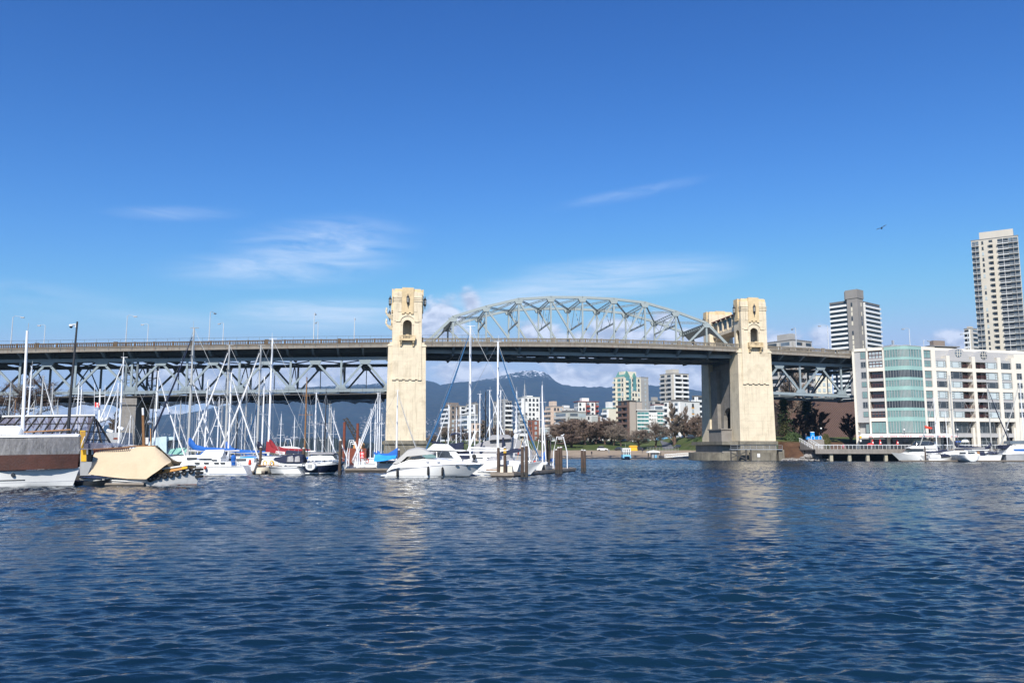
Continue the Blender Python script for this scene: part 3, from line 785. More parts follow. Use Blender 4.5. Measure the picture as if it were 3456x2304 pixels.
# ---------------------------------------------------------------- far shore: beach, lawn, bank
def ground_material():
    m = bpy.data.materials.new('shore_ground'); m.use_nodes = True
    t = NT(m.node_tree); b = t.n['Principled BSDF']; b.inputs['Roughness'].default_value = .95; b.inputs['Specular IOR Level'].default_value = .15
    pos = t.new('ShaderNodeNewGeometry').outputs['Position']; x, y, z = t.sep(pos)
    n = t.noise(pos, .35, 5, .65); n2 = t.noise(pos, .06, 3)
    sand = t.mix(t.rng(n, .35, .65), (.30, .23, .16), (.40, .32, .23))
    grass = t.mix(t.rng(t.m('ADD', n, t.m('MULTIPLY', n2, .6)), .6, 1.0), (.055, .085, .022), (.11, .125, .045))
    soil = t.mix(t.rng(n, .35, .65), (.075, .040, .024), (.135, .075, .045))
    stone = t.mix(t.rng(t.noise(pos, 1.8, 3), .35, .65), (.12, .11, .10), (.34, .32, .28))
    zz = t.m('ADD', z, t.m('MULTIPLY', t.m('SUBTRACT', n, .5), .8))
    left = t.mix(t.rng(zz, 2.45, 2.75), sand, grass)
    right = t.mix(t.rng(zz, .55, .95), stone, t.mix(t.rng(zz, 5.0, 5.6), soil, grass))
    t.put(b.inputs['Base Color'], t.mix(t.rng(x, 70, 75), left, right))
    bp_ = t.new('ShaderNodeBump'); bp_.inputs['Strength'].default_value = .5; bp_.inputs['Distance'].default_value = .2; t.put(bp_.inputs['Height'], n); t.l.new(bp_.outputs[0], b.inputs['Normal'])
    return m
def ground_z(X, Y):
    X = np.asarray(X, float); Y = np.asarray(Y, float)
    ys = np.interp(X, [-140, -60, -34, 0, 60, 69, 75, 78, 86, 91, 420], [900, 420, 300, 287, 288, 284, 240, 226, 226, 240, 244])
    d = Y - ys
    zl = np.interp(d, [-30, 0, 40, 48, 112, 160, 400], [-3.0, -.05, 2.3, 2.55, 6.6, 7.4, 10])
    zr = np.interp(d, [-12, 0, 3, 12, 22, 60, 400], [-3.0, -.05, .9, 4.9, 6.0, 7.5, 10])
    w = np.clip((X - 69) / 7, 0, 1)
    return zl * (1 - w) + zr * w
gx, gyv = np.meshgrid(np.concatenate([np.linspace(-140, -40, 30), np.linspace(-38, 125, 150), np.linspace(130, 420, 30)]), np.concatenate([np.linspace(222, 300, 120), np.linspace(302, 420, 70), np.linspace(425, 900, 40)]))
gz = ground_z(gx, gyv) + (fbm(gx + 500, gyv, 9, 3, 6) - .5) * np.where(gx > 72, .7, .35)
o = grid_obj('ground', gx, gyv, gz, ground_material()); tag(o, kind='structure')
def gz_at(x, y): return float(ground_z(x, y))

# left bank behind the marina
gm('dry_grass', (.13, .12, .06), .95, var=.35, scale=.3)
lx, ly = np.meshgrid(np.linspace(-260, -70, 40), np.linspace(196, 420, 40))
lz = np.clip((ly - 200) * .05, -1.5, 2.2) * np.clip((-72 - lx) / 8, 0, 1) - .4
o = grid_obj('bank', lx, ly, lz, M['dry_grass']); tag(o, kind='structure')

# ---------------------------------------------------------------- trees
gm('bark_brown', (.13, .085, .06), .95, var=.3, scale=1.5)
gm('twig_brown', (.225, .16, .122), .95, var=.35, scale=.3)
gm('twig_grey', (.24, .19, .15), .95, var=.3, scale=.3)
gm('twig_dark', (.06, .045, .04), .95, var=.3, scale=.3)
gm('needle_green', (.05, .085, .032), .9, var=.5, scale=.5)
gm('needle_olive', (.075, .075, .022), .9, var=.4, scale=.6)
gm('leaf_green', (.045, .075, .018), .7, var=.5, scale=.9)
gm('conifer_far', (.02, .032, .03), .95, var=.4, scale=.02)
def bare_tree(name, seed, spread, m, twigs=1.0, upright=.5, clear=.15, rmin=.03):
    """bare crown about 10 m tall: limbs leave the trunk, fork and end in many thin twigs"""
    g = random.Random(seed); tr, cr = MB(), MB()
    t = thing(name, 'x', 'tree')
    H = 10.0; pts = [Vector((g.uniform(-.12, .12) * i, g.uniform(-.12, .12) * i, H * .72 * i / 5)) for i in range(6)]
    tr.tube(pts, [.26 - .035 * i for i in range(6)], 6)
    def grow(p, d, L, r, lev):
        q = p + d * L * .5 + Vector((g.gauss(0, .06), g.gauss(0, .06), g.gauss(0, .03))) * L
        e = q + (d + Vector((g.gauss(0, .22), g.gauss(0, .22), g.gauss(.1 * upright, .15)))).normalized() * L * .5
        r = max(r, rmin)
        (tr if lev == 0 else cr).tube([p, q, e], [r, r * .75, r * .45], 4 if lev < 2 else 3, cap=False)
        if lev >= 3: return
        k = [9, 8, int(7 * twigs)][lev]
        for i in range(k):
            u = g.uniform(.25, 1.0); b = p.lerp(q, u * 2) if u < .5 else q.lerp(e, u * 2 - 1)
            a = Vector((g.gauss(0, 1), g.gauss(0, 1), g.gauss(.3, .6))).normalized()
            nd = (d * (.55 + .4 * upright) + a * .75 * (1.3 - upright * .6)).normalized()
            grow(b, nd, L * g.uniform(.38, .62), r * .42, lev + 1)
    n = 15
    for i in range(n):
        u = clear + (1 - clear) * i / n; f = u * 5; k = min(4, int(f)); b = pts[k].lerp(pts[k + 1], f - k)
        a = i * 2.4 + g.uniform(-.3, .3); up = .35 + upright * 1.3 + u * .5
        d = Vector((math.cos(a), math.sin(a), up)).normalized()
        grow(b, d, spread * (1.05 - .35 * u) * g.uniform(.8, 1.15), .11 * (1.1 - u * .5), 0)
    grow(pts[-1], Vector((0, 0, 1)), 2.4, .09, 0)
    zmax = max(v[2] for v in cr.v); 
    for b in (tr, cr): b.v = [(x * 10 / zmax, y * 10 / zmax, z * 10 / zmax) for x, y, z in b.v]
    tr.build('trunk', 'bark_brown', t); cr.build('crown', m, t)
    t['w'] = 2 * max(np.percentile([abs(v[0]) for v in cr.v], 96), .1)
    return t
def conifer(name, seed, m, wid=3.2, dens=1.0):
    g = random.Random(seed); t = thing(name, 'x', 'tree'); tr, cr = MB(), MB()
    tr.tube([(0, 0, 0), (0, 0, 5), (0, 0, 9.8)], [.22, .13, .03], 6)
    for i in range(int(80 * dens)):
        z = 1.0 + 8.6 * (i / (80 * dens)) ** .9; L = wid * .5 * (1 - (z - 1) / 9.4) ** .8 * g.uniform(.65, 1.15) + .18
        a = i * 2.4; dx, dy = math.cos(a), math.sin(a)
        p0 = Vector((0, 0, z)); p1 = Vector((dx * L, dy * L, z - L * .28))
        for k in range(22):
            u = g.uniform(.12, 1); c = p0.lerp(p1, u) + Vector((g.gauss(0, .13), g.gauss(0, .13), g.gauss(-.06, .1)))
            s = .5 * (1.15 - u * .5) * g.uniform(.6, 1.2); e1 = Vector((g.gauss(0, 1) + dx, g.gauss(0, 1) + dy, g.gauss(-.3, .4))).normalized() * s; e2 = Vector((g.gauss(0, 1), g.gauss(0, 1), g.gauss(0, .7))).normalized() * s * .45
            cr.add([c - e2, c + e2, c + e1], [(0, 1, 2)])
    tr.build('trunk', 'bark_brown', t); cr.build('crown', m, t); t['w'] = wid
    return t
def shrub(name, seed, m, n=2600, flat=.85):
    g = random.Random(seed); t = thing(name, 'x', 'shrub'); b = MB()
    for i in range(n):
        d = Vector((g.gauss(0, 1), g.gauss(0, 1), g.gauss(0, 1))).normalized(); r = 1 - abs(g.gauss(0, .16)); lump = 1 + .13 * math.sin(d.x * 5 + 1) * math.sin(d.y * 6 + d.z * 4)
        c = Vector((d.x * r * lump, d.y * r * lump, max(-.75, d.z) * r * flat * lump + flat * .78))
        e1 = Vector((g.gauss(0, 1), g.gauss(0, 1), g.gauss(0, 1))).normalized() * g.uniform(.05, .11); e2 = e1.cross(d + Vector((.1, .2, .3))).normalized() * .05
        b.add([c - e2, c + e1, c + e2, c - e1], [(0, 1, 2, 3)])
    s = MB(); s.tube([(0, 0, -.3), (0, 0, .9)], [.08, .04], 5)
    b.build('foliage', m, t); s.build('stem', 'bark_brown', t); t['w'] = 2.0; t['h'] = 2 * flat * .9
    return t
TREES = dict(thin=bare_tree('bare_tree', 12, 4.2, 'bark_brown', .7, .4, .2, .011), round=bare_tree('bare_tree', 1, 3.3, 'twig_brown', 1.2, .85, .08), broad=bare_tree('bare_tree', 2, 3.8, 'twig_brown', 1.2, .7, .1), grey=bare_tree('bare_tree', 5, 3.8, 'twig_grey', .9, .5, .2),
             tall=bare_tree('poplar_tree', 3, 2.6, 'twig_grey', 1.0, 1.5, .05), oval=bare_tree('oval_bare_tree', 4, 3.2, 'twig_dark', 1.8, 1.6, .06),
             fir=conifer('conifer_tree', 6, 'needle_green', 4.6, 1.3), olive=conifer('young_conifer', 7, 'needle_olive', 6.0, .8),
             bush=shrub('round_bush', 8, 'leaf_green'), low=shrub('low_shrub', 9, 'needle_olive', 1500, .7))
_used = set()
def plant(kind, px, top, base, width, Y, label, group=None, cat=None, sink=.0):
    src = TREES[kind]; b = at(px, base, Y); h = at(px, top, Y).z - b.z; z0 = min(b.z, gz_at(b.x, Y) + .1) if Y > 225 else b.z
    h += b.z - z0
    wpx = width / F * Y * .992
    sc_h = h / (src.get('h', 10.0)); sc_w = wpx / src['w']
    if kind in _used: o = copy_tree(src)
    else: o = src; _used.add(kind)
    o.location = (b.x, Y, z0 - sink); o.rotation_euler = (0, 0, (px * 1.7) % 6.28); o.scale = (sc_w, sc_w, sc_h)
    o['label'] = label
    if group: o['group'] = group
    if cat: o['category'] = cat
    for k in ('w', 'h'):
        pass
    return o
PG = 'bare trees along the far park'
for a in [('round', 1905, 1420, 1500, 64, 372, 'brown bare tree at the left end of the thick row behind the beach'),
          ('broad', 1940, 1404, 1500, 74, 378, 'broad bare tree in front of the grey balcony flats, tallest of the beach clump'),
          ('round', 1974, 1410, 1500, 62, 370, 'bare brown tree before the white flats with a red roof edge'),
          ('broad', 2012, 1424, 1500, 60, 382, 'bare tree in the beach row left of the brown balcony block'),
          ('round', 2042, 1408, 1500, 54, 376, 'bare brown tree below the small cream flats, beside the teal-roofed tower'),
          ('grey', 2072, 1424, 1502, 56, 368, 'pale twiggy tree just left of the brown balcony block'),
          ('round', 1930, 1462, 1504, 66, 352, 'low reddish bare tree in front of the thick row by the beach'),
          ('broad', 1885, 1424, 1500, 66, 384, 'bare tree leftmost behind the beach clump, before the grey balcony flats'), ('round', 1922, 1412, 1500, 60, 390, 'bare tree set back between the two leftmost of the beach clump'), ('broad', 1956, 1408, 1500, 66, 392, 'bare tree set back behind the tallest of the beach clump'), ('round', 1993, 1414, 1500, 60, 388, 'bare tree set back below the white flats with a red roof edge'), ('broad', 2030, 1412, 1500, 62, 391, 'bare tree set back left of the cream flats with the mint floor'), ('round', 2064, 1406, 1500, 58, 389, 'bare tree set back below the teal-roofed tower'), ('grey', 2096, 1430, 1502, 50, 364, 'pale twiggy tree in front of the brown balcony block'),
          ('grey', 2158, 1440, 1514, 78, 345, 'forked bare tree on the lawn before the teal glass flats'),
          ('grey', 2212, 1414, 1502, 76, 352, 'spreading grey tree in front of the white frame of the teal flats'),
          ('tall', 2277, 1352, 1502, 56, 358, 'tallest slim bare poplar before the white and orange flats'),
          ('tall', 2312, 1368, 1500, 44, 365, 'second slim bare poplar, right of the tallest poplar'),
          ('round', 2338, 1400, 1500, 46, 362, 'brown bare tree left of the bridge pier, beside the poplars'),
          ('round', 2362, 1392, 1496, 46, 385, 'bare tree half hidden behind the bridge pier'),
          ('grey', 1460, 1462, 1495, 40, 400, 'small grey bare tree right beside the near cream tower base'),
          ('grey', 1505, 1430, 1495, 44, 395, 'bare tree below the brown tower with white balconies'),
          ('round', 1548, 1440, 1495, 48, 390, 'bare tree in front of the low flats behind the masts'),
          ('grey', 1590, 1452, 1495, 44, 392, 'bare tree behind the flybridge boat masts, before the dark-sided flats'),
          ('tall', 1634, 1415, 1495, 40, 396, 'upright bare tree between the two grey flats behind the masts'),
          ('round', 1680, 1432, 1495, 56, 398, 'bare tree before the grey concrete tower behind the masts'),
          ('broad', 1722, 1448, 1495, 54, 388, 'broad low bare tree left of the white slab tower foot'),
          ('round', 1838, 1462, 1498, 46, 380, 'small bare tree before the red brick block')]:
    plant(*a, group=PG)
for a in [('oval', 2762, 1374, 1478, 66, 262, 'dark oval bare tree in the middle of the bank before the brown sloping hall'),
          ('oval', 2702, 1394, 1472, 60, 258, 'dark rounded bare tree between the firs and the taller oval tree'),
          ('oval', 2873, 1392, 1490, 56, 256, 'dark oval bare tree against the edge of the white waterfront flats'),
          ('tall', 2690, 1235, 1480, 110, 300, 'large reddish bare tree seen through the truss before the grey flats'),
          ('fir', 2648, 1338, 1478, 72, 254, 'tall dark fir right beside the cream tower on the bank'),
          ('fir', 2728, 1342, 1470, 78, 270, 'tall dark fir under the middle of the side truss'),
          ('olive', 2648, 1404, 1470, 54, 247, 'small olive-green young conifer in front of the tall firs')]:
    plant(*a, group='trees on the bank below the side truss')
plant('bush', 2677, 1455, 1512, 60, 243.5, 'large round dark green bush on the brown bank')
plant('bush', 2613, 1478, 1512, 28, 238.8, 'green shrub squeezed against the foot of the cream tower')
plant('low', 2683, 1515, 1548, 46, 239.5, 'reddish green shrub low on the bank above the stones', cat='shrub')
plant('low', 2655, 1508, 1540, 32, 240, 'small scrubby shrub beside the dock end of the tower footing', cat='shrub')
plant('low', 2787, 1462, 1496, 34, 246, 'spiky yellow-green shrub beside the globe lamp at the lawn', cat='shrub')
plant('bush', 2362, 1472, 1500, 40, 330, 'low green bush on the lawn beside the pier base')
plant('thin', 85, 1255, 1440, 190, 205, 'bare spreading tree behind the translucent roof at the left edge', group='bare trees on the left bank')
plant('tall', 384, 1385, 1475, 34, 215, 'narrow upright bare tree just left of the side pier', group='bare trees on the left bank')
plant('thin', 10, 1330, 1440, 110, 230, 'bare tree cut by the left edge of the picture under the side truss', group='bare trees on the left bank')

def far_woods():
    b = MB(); g = random.Random(2)
    for k in range(900):
        px = g.uniform(860, 1500); Y = g.uniform(1500, 1800); p = at(px, 1500, Y); h = g.uniform(9, 20) * (1 + .4 * math.sin(px * .013)); w = h * .17
        z = 0.5
        b.lathe((p.x, Y, z), [(w, 0), (w * .8, h * .4), (w * .35, h * .8), (.1, h)], 5)
    pl = [at(x, 1512, 1490) for x in (700, 1700)]
    b.box(pl[0].x, pl[1].x, 1485, 1850, -1, 1.2)
    o = b.build('far_woods', 'conifer_far'); tag(o, kind='stuff')
far_woods()

# ---------------------------------------------------------------- city buildings across the water
gm('wall_brown', (.24, .19, .155), .85, var=.1, scale=.2); gm('wall_white', (.74, .73, .70), .8, var=.05, scale=.2, dark=(.4, .38, .34), streaks=.15)
gm('wall_offwhite', (.62, .60, .54), .8, var=.06, scale=.2, dark=(.35, .32, .27), streaks=.2); gm('wall_grey', (.36, .35, .33), .85, var=.1, scale=.2, dark=(.2, .19, .17), streaks=.25)
gm('wall_cream', (.70, .64, .51), .8, var=.06, scale=.2); gm('wall_pink', (.60, .47, .38), .85, var=.07, scale=.2); gm('wall_brick', (.26, .10, .065), .9, var=.15, scale=.6)
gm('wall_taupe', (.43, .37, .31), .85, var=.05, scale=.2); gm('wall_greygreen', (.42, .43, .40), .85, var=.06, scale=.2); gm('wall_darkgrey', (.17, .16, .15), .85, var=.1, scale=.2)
gm('wall_beige', (.52, .48, .41), .85, var=.06, scale=.2, dark=(.3, .27, .22), streaks=.2); gm('balcony_white', (.78, .78, .77), .6, var=.04, scale=.4); gm('balcony_brown', (.14, .085, .068), .8, var=.15, scale=.5)
gm('balcony_grey', (.46, .45, .43), .8, var=.08, scale=.4); gm('teal_glass', (.10, .26, .265), .15, var=.3, scale=.12, spec=.8); gm('glass_dark', (.035, .042, .05), .12, var=.5, scale=.12, spec=.8)
gm('glass_mid', (.13, .16, .19), .12, var=.45, scale=.12, spec=.8); gm('glass_light', (.42, .48, .50), .2, var=.25, scale=.15, spec=.7); gm('orange_panel', (.65, .32, .07), .7, var=.1, scale=.5)
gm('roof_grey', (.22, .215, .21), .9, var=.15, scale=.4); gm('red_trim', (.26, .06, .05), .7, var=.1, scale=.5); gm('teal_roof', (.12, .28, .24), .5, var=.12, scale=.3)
gm('shaft_grey', (.27, .25, .23), .85, var=.1, scale=.2)
_bg = random.Random(11)
def city(label, x0, xm, x1, top, Y, wall, right=(), left=(), floors=None, rot=30, name='apartment_block', pent=(), base=None, group=None, fh=2.85, cap='roof_grey', capo=.15):
    """two visible faces meet at the corner nearest the camera (picture column xm); bands are (px0, px1, type, materials...)"""
    ym = (top + 1490) / 2
    def slope(px): d = ray(px, ym); return d[0] / d[1]
    C = Vector((slope(xm) * Y, Y, 0)); r = R(rot); e1 = Vector((math.cos(r), math.sin(r))); e2 = Vector((-math.sin(r), math.cos(r)))
    def along(e, px): u = slope(px); return (u * C.y - C.x) / (e.x - u * e.y)
    w1 = max(2.0, along(e1, x1)); w2 = max(2.0, along(e2, x0)) if x0 < xm else 8.0
    z0 = gz_at(C.x, Y) - 1.0 if base is None else base
    H = at(xm, top, Y).z - z0
    n = floors or max(2, int(round((H - 1.5) / fh))); f = (H - 1.2) / n
    t = thing(name, label, 'building', (C.x, C.y, z0), r, group)
    b = MB(); b.box(0, w1, 0, w2, 0, H); body = b.build('wall', wall, t)
    c = MB(); c.box(-capo, w1 + capo, -capo, w2 + capo, H, H + .35); c.build('roof', cap, t)
    for p in pent:                                       # (px0, px1, top, material)
        a0, a1 = along(e1, p[0]), along(e1, p[1]); hh = at(xm, p[2], Y).z - z0
        q = MB(); q.box(max(.3, min(a0, w1 - 1)), max(1.2, min(a1, w1 - .2)), .8, max(2.5, w2 * .6), H + .3, hh); q.build('penthouse', p[3], t)
    cache = {}
    def put(nm, mb_key, maker, m, loc, ax):
        k = (nm, mb_key, ax)
        if k not in cache:
            mb = maker()
            if ax == 'l': mb.v = [(y, x, z) for x, y, z in mb.v]
            o = mb.build(nm, m, t); cache[k] = o; o.location = loc; return o
        o = cache[k].copy(); col.objects.link(o); o.location = loc; o.parent = t; return o
    for ax, bands, e, wmax in (('r', right, e1, w1), ('l', left, e2, w2)):
        for bd in bands:
            p0, p1, typ = bd[:3]; ms = bd[3:]
            a0, a1 = sorted((along(e, p0), along(e, p1))); a0 = max(0.05, a0); a1 = min(wmax - .05, a1)
            if a1 - a0 < .6: continue
            W_ = a1 - a0; lo, hi = (ms[-1] if ms and isinstance(ms[-1], tuple) else (0, n))
            ms = [x for x in ms if not isinstance(x, tuple)]
            for i in range(n):
                if not lo <= i < hi: continue
                z = .9 + i * f; loc = (a0, 0, z) if ax == 'r' else (0, a0, z)
                if typ == 'b':
                    g_ = ms[1] if len(ms) > 1 else 'glass_dark'
                    put('recess_glass', W_, lambda: MB().box(0, W_, -.04, .02, .15, f - .35), g_ if _bg.random() < .8 else 'glass_mid', loc, ax)  # dark glass strip also paints in the shade of the balcony recess
                    put('balcony', W_, lambda: MB().box(-.1, W_ + .1, -1.35, .0, -.12, .1).box(-.1, W_ + .1, -1.35, -1.23, .1, 1.05).box(-.1, 0, -1.23, 0, .1, f - .2), ms[0], loc, ax)
                elif typ == 's':
                    put('recess_glass', W_, lambda: MB().box(0, W_, -.04, .02, .1, f - .3), 'glass_dark' if _bg.random() < .7 else 'glass_mid', loc, ax)  # glass kept dark, the recess shade is put into its colour
                    put('balcony', W_, lambda: MB().box(-.1, W_ + .1, -1.6, .0, -.24, .08).box(-.1, W_ + .1, -1.6, -1.54, .75, .86).box(W_ * .5 - .06, W_ * .5 + .06, -1.6, 0, .04, f - .14), ms[0], loc, ax)
                elif typ == 'r':
                    put('window_strip', W_, lambda: MB().box(0, W_, -.05, .02, .75, f - .45), ms[0], loc, ax)
                    if len(ms) > 1: put('spandrel', W_, lambda: MB().box(-.05, W_ + .05, -.25, .02, -.3, .68), ms[1], loc, ax)
                elif typ == 'g':
                    def mk():
                        q = MB(); k = max(2, int(W_ / 1.6))
                        for j in range(k): q.box(W_ * j / k + .06, W_ * (j + 1) / k - .06, -.06, .02, .1, f - .5)
                        return q
                    put('glazing', W_, mk, ms[0], loc, ax)
                    if len(ms) > 1: put('spandrel', W_, lambda: MB().box(-.05, W_ + .05, -.3, .02, f - .5, f - .05), ms[1], loc, ax)
                elif typ in 'wo':
                    k = max(1, int(round(W_ / (2.5 if typ == 'w' else 2.4)))); ww = min(1.5, W_ / k * .55)
                    for j in range(k):
                        if _bg.random() < .06: continue
                        dx = W_ * (j + .5) / k - ww / 2; l2 = (a0 + dx, 0, z) if ax == 'r' else (0, a0 + dx, z)
                        gk = ms[0] if len(ms) else ('glass_dark' if _bg.random() < .7 else 'glass_light')
                        put('window', (ww, gk), lambda: MB().box(0, ww, -.04, .02, .8, f - .5).box(-.1, ww + .1, -.14, .02, .66, .8), gk, l2, ax)
                        if typ == 'o': put('orange_panel', ww, lambda: MB().box(-.2, ww + .2, -.06, .02, -.1, .66), 'orange_panel', l2, ax)
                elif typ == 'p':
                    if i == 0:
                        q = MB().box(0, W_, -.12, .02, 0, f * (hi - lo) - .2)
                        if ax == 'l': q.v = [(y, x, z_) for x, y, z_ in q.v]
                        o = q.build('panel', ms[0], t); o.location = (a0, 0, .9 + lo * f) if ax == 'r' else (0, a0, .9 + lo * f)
    return t, C, e1, e2, H, w1, w2
BW, BG, BB_ = 'balcony_white', 'balcony_grey', 'balcony_brown'
city('brown tower block with white balconies on its left, right of the near cream tower', 1492, 1520, 1551, 1367, 520, 'wall_brown', [(1522, 1549, 'w')], [(1493, 1518, 'b', BW)], pent=[(1521, 1549, 1358, 'wall_brown')])
city('small white balcony block wedged right of the brown tower block', 1549, 1552, 1574, 1370, 545, 'wall_offwhite', [(1554, 1574, 'b', BW)], [(1549, 1552, 'b', BW)])
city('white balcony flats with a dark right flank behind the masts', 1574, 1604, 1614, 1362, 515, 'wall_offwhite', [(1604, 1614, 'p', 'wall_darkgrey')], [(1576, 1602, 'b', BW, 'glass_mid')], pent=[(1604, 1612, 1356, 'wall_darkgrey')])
city('low pale flats with set-back terraces below the brown tower block', 1551, 1585, 1612, 1398, 480, 'wall_offwhite', [(1587, 1611, 'r', 'glass_mid', BW)], [(1552, 1583, 'b', BW, 'glass_mid')], rot=25, pent=[(1586, 1600, 1391, 'wall_white')])
city('low pink rendered flats just above the flybridge boat', 1583, 1590, 1624, 1428, 455, 'wall_pink', [(1592, 1622, 'w', 'glass_dark')], rot=12)
city('grey concrete tower with balconies on its right side behind the tall masts', 1664, 1700, 1727, 1353, 520, 'wall_grey', [(1702, 1726, 'b', BW)], [(1667, 1697, 'w', 'glass_dark')], pent=[(1702, 1716, 1346, 'wall_grey')])
city('cream low flats at the foot of the grey concrete tower', 1690, 1696, 1730, 1446, 440, 'wall_cream', [(1698, 1728, 'w')], rot=10)
city('white slab tower with rows of small dark windows', 1743, 1768, 1822, 1340, 505, 'wall_white', [(1770, 1820, 'w', 'glass_dark')], [(1745, 1766, 'b', BW, 'glass_mid')], rot=18, pent=[(1780, 1800, 1334, 'wall_white')], cap='wall_greygreen')
city('grey-green low balcony flats before the white slab tower', 1748, 1752, 1778, 1400, 450, 'wall_greygreen', [(1753, 1777, 'b', BG)], rot=15)
city('red brick flats behind the docked masts', 1781, 1797, 1819, 1417, 450, 'wall_brick', [(1799, 1818, 'w', 'glass_light')], [(1783, 1796, 'w', 'glass_dark')])
city('pale greenish low flats right of the red brick flats', 1822, 1836, 1874, 1441, 430, 'wall_offwhite', [(1838, 1872, 'r', 'glass_light', BW)], [(1824, 1835, 'w')], rot=20)
city('pink tower block with brown balconies and a square chimney', 1841, 1866, 1902, 1371, 500, 'wall_pink', [(1868, 1900, 'w')], [(1843, 1864, 'b', 'wall_pink')], pent=[(1868, 1882, 1353, 'wall_pink')])
city('white stepped flats behind the pink tower block', 1890, 1905, 1952, 1378, 545, 'wall_white', [(1907, 1950, 'w')], [(1891, 1903, 'w')], pent=[(1906, 1925, 1367, 'wall_white')])
city('grey-green flats with long glass balconies above the bare trees', 1875, 1918, 1978, 1390, 430, 'wall_greygreen', [(1920, 1950, 'b', 'wall_greygreen', 'glass_light'), (1953, 1977, 'r', 'glass_light')], [(1877, 1916, 'b', BG, 'glass_mid')], pent=[(1922, 1950, 1383, 'wall_darkgrey')])
city('white flats with a red roof edge and dark central balconies', 1938, 1952, 2020, 1355, 520, 'wall_white', [(1953, 1977, 'w', 'glass_dark'), (1978, 1990, 'b', 'red_trim'), (1992, 2009, 'w', 'glass_dark'), (2010, 2019, 'b', 'red_trim')], [(1939, 1951, 'w')], rot=14, pent=[(1966, 1990, 1342, 'wall_white')], cap='red_trim', capo=.5)
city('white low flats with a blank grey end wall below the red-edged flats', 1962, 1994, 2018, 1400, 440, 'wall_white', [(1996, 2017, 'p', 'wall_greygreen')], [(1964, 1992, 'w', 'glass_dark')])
city('small rust-trimmed flats between the white flats and the cream flats', 2014, 2026, 2038, 1404, 475, 'wall_taupe', [(2027, 2037, 'b', BW)], [(2015, 2025, 'b', BB_)])
city('cream flats with a mint top floor left of the teal-roofed tower', 2034, 2056, 2080, 1378, 470, 'wall_cream', [], [(2036, 2054, 'b', BW, 'glass_mid')], pent=[(2058, 2072, 1355, 'wall_white')], cap='teal_roof')
tt, tC, te1, te2, tH, tw1, tw2 = city('tall cream tower with teal glass bays and pointed teal roofs', 2073, 2108, 2164, 1272, 500, 'wall_cream', [(2110, 2118, 'b', 'wall_cream'), (2119, 2131, 'r', 'teal_glass', 'teal_glass'), (2133, 2162, 'w')], [(2074, 2083, 'b', 'wall_cream', 'teal_glass'), (2085, 2096, 'r', 'teal_glass', 'wall_cream'), (2098, 2106, 'w')], pent=[(2112, 2152, 1252, 'wall_cream')], name='tower_block', cap='wall_cream')
def gable(t, x, y, w, d, z, h, dp):                      # small pitched roof with a glazed front
    b = MB(); b.prism([(x - w, z), (x + w, z), (x, z + h)], y, y + dp, 'y'); b.build('pointed_roof', 'teal_roof', t)
    g_ = MB(); g_.box(x - w * .8, x + w * .8, y - .05, y + .3, z - d, z); g_.build('glass_bay', 'teal_glass', t)
gable(tt, 2.2, -.3, 2.2, 16, tH + .3, 3.6, 9); gable(tt, tw1 * .62, -.3, 1.4, 8, tH + .2, 2.6, 5); gable(tt, tw1 * .78, -.6, 1.3, 10, tH - 17, 3.0, 3)
city('slim grey tower half behind the teal-roofed tower', 2150, 2166, 2190, 1273, 565, 'wall_grey', [(2176, 2182, 'w', 'glass_light')], [(2151, 2165, 'b', BG)], name='tower_block')
city('brown balcony block with a blank taupe end wall among the bare trees', 2086, 2125, 2147, 1352, 415, 'wall_brown', [(2126, 2146, 'p', 'wall_taupe')], [(2087, 2105, 'b', BB_), (2106, 2123, 'b', BB_)], cap='wall_darkgrey', capo=.6)
city('blank taupe block behind the brown balcony block', 2140, 2150, 2168, 1356, 440, 'wall_taupe', rot=20)
city('small grey flats with a concrete box on the roof between the towers', 2192, 2206, 2234, 1352, 545, 'wall_grey', [(2208, 2232, 'b', BG)], [(2193, 2205, 'w')], pent=[(2206, 2224, 1339, 'wall_grey')])
city('pale stepped flats behind the teal glass flats', 2196, 2210, 2246, 1366, 470, 'wall_white', [(2212, 2244, 'r', 'glass_mid', BW)], rot=12, cap='red_trim')
lt, lC, le1, le2, lH, lw1, lw2 = city('wide teal glass flats with a projecting white frame', 2145, 2150, 2244, 1384, 420, 'wall_offwhite', [(2151, 2190, 'g', 'teal_glass', BW), (2190, 2216, 'b', BW, 'glass_mid'), (2217, 2243, 'g', 'teal_glass', BW)], rot=6, floors=8, cap='wall_white', capo=.9)
fr = MB()
for u in (.43, .50, .58, .66, .73): fr.box(lw1 * u - .3, lw1 * u + .3, -1.7, -1.2, 0, lH - (2.5 if .45 < u < .7 else 6))
fr.box(lw1 * .47, lw1 * .69, -1.7, -1.2, lH - 2.6, lH - 2.0); fr.build('white_frame', 'wall_white', lt)
city('pale concrete tower with balconies on both faces', 2230, 2275, 2327, 1260, 520, 'wall_beige', [(2277, 2300, 'b', BW), (2303, 2322, 'b', BW)], [(2233, 2250, 'b', BG), (2254, 2271, 'b', BG)], pent=[(2276, 2297, 1245, 'wall_beige')], name='tower_block')
city('white flats with orange panels on the sunny end wall', 2242, 2297, 2363, 1354, 405, 'wall_white', [(2312, 2318, 'o'), (2334, 2346, 'o')], [(2244, 2258, 'b', BW), (2260, 2276, 'o', 'glass_mid'), (2278, 2294, 'b', BW, 'glass_mid')], rot=38, pent=[(2299, 2330, 1346, 'wall_darkgrey')])
city('dark grey flats with white balconies against the bridge pier', 2338, 2352, 2380, 1336, 480, 'wall_darkgrey', [(2353, 2379, 'b', BW)], [(2340, 2351, 'b', BW)])
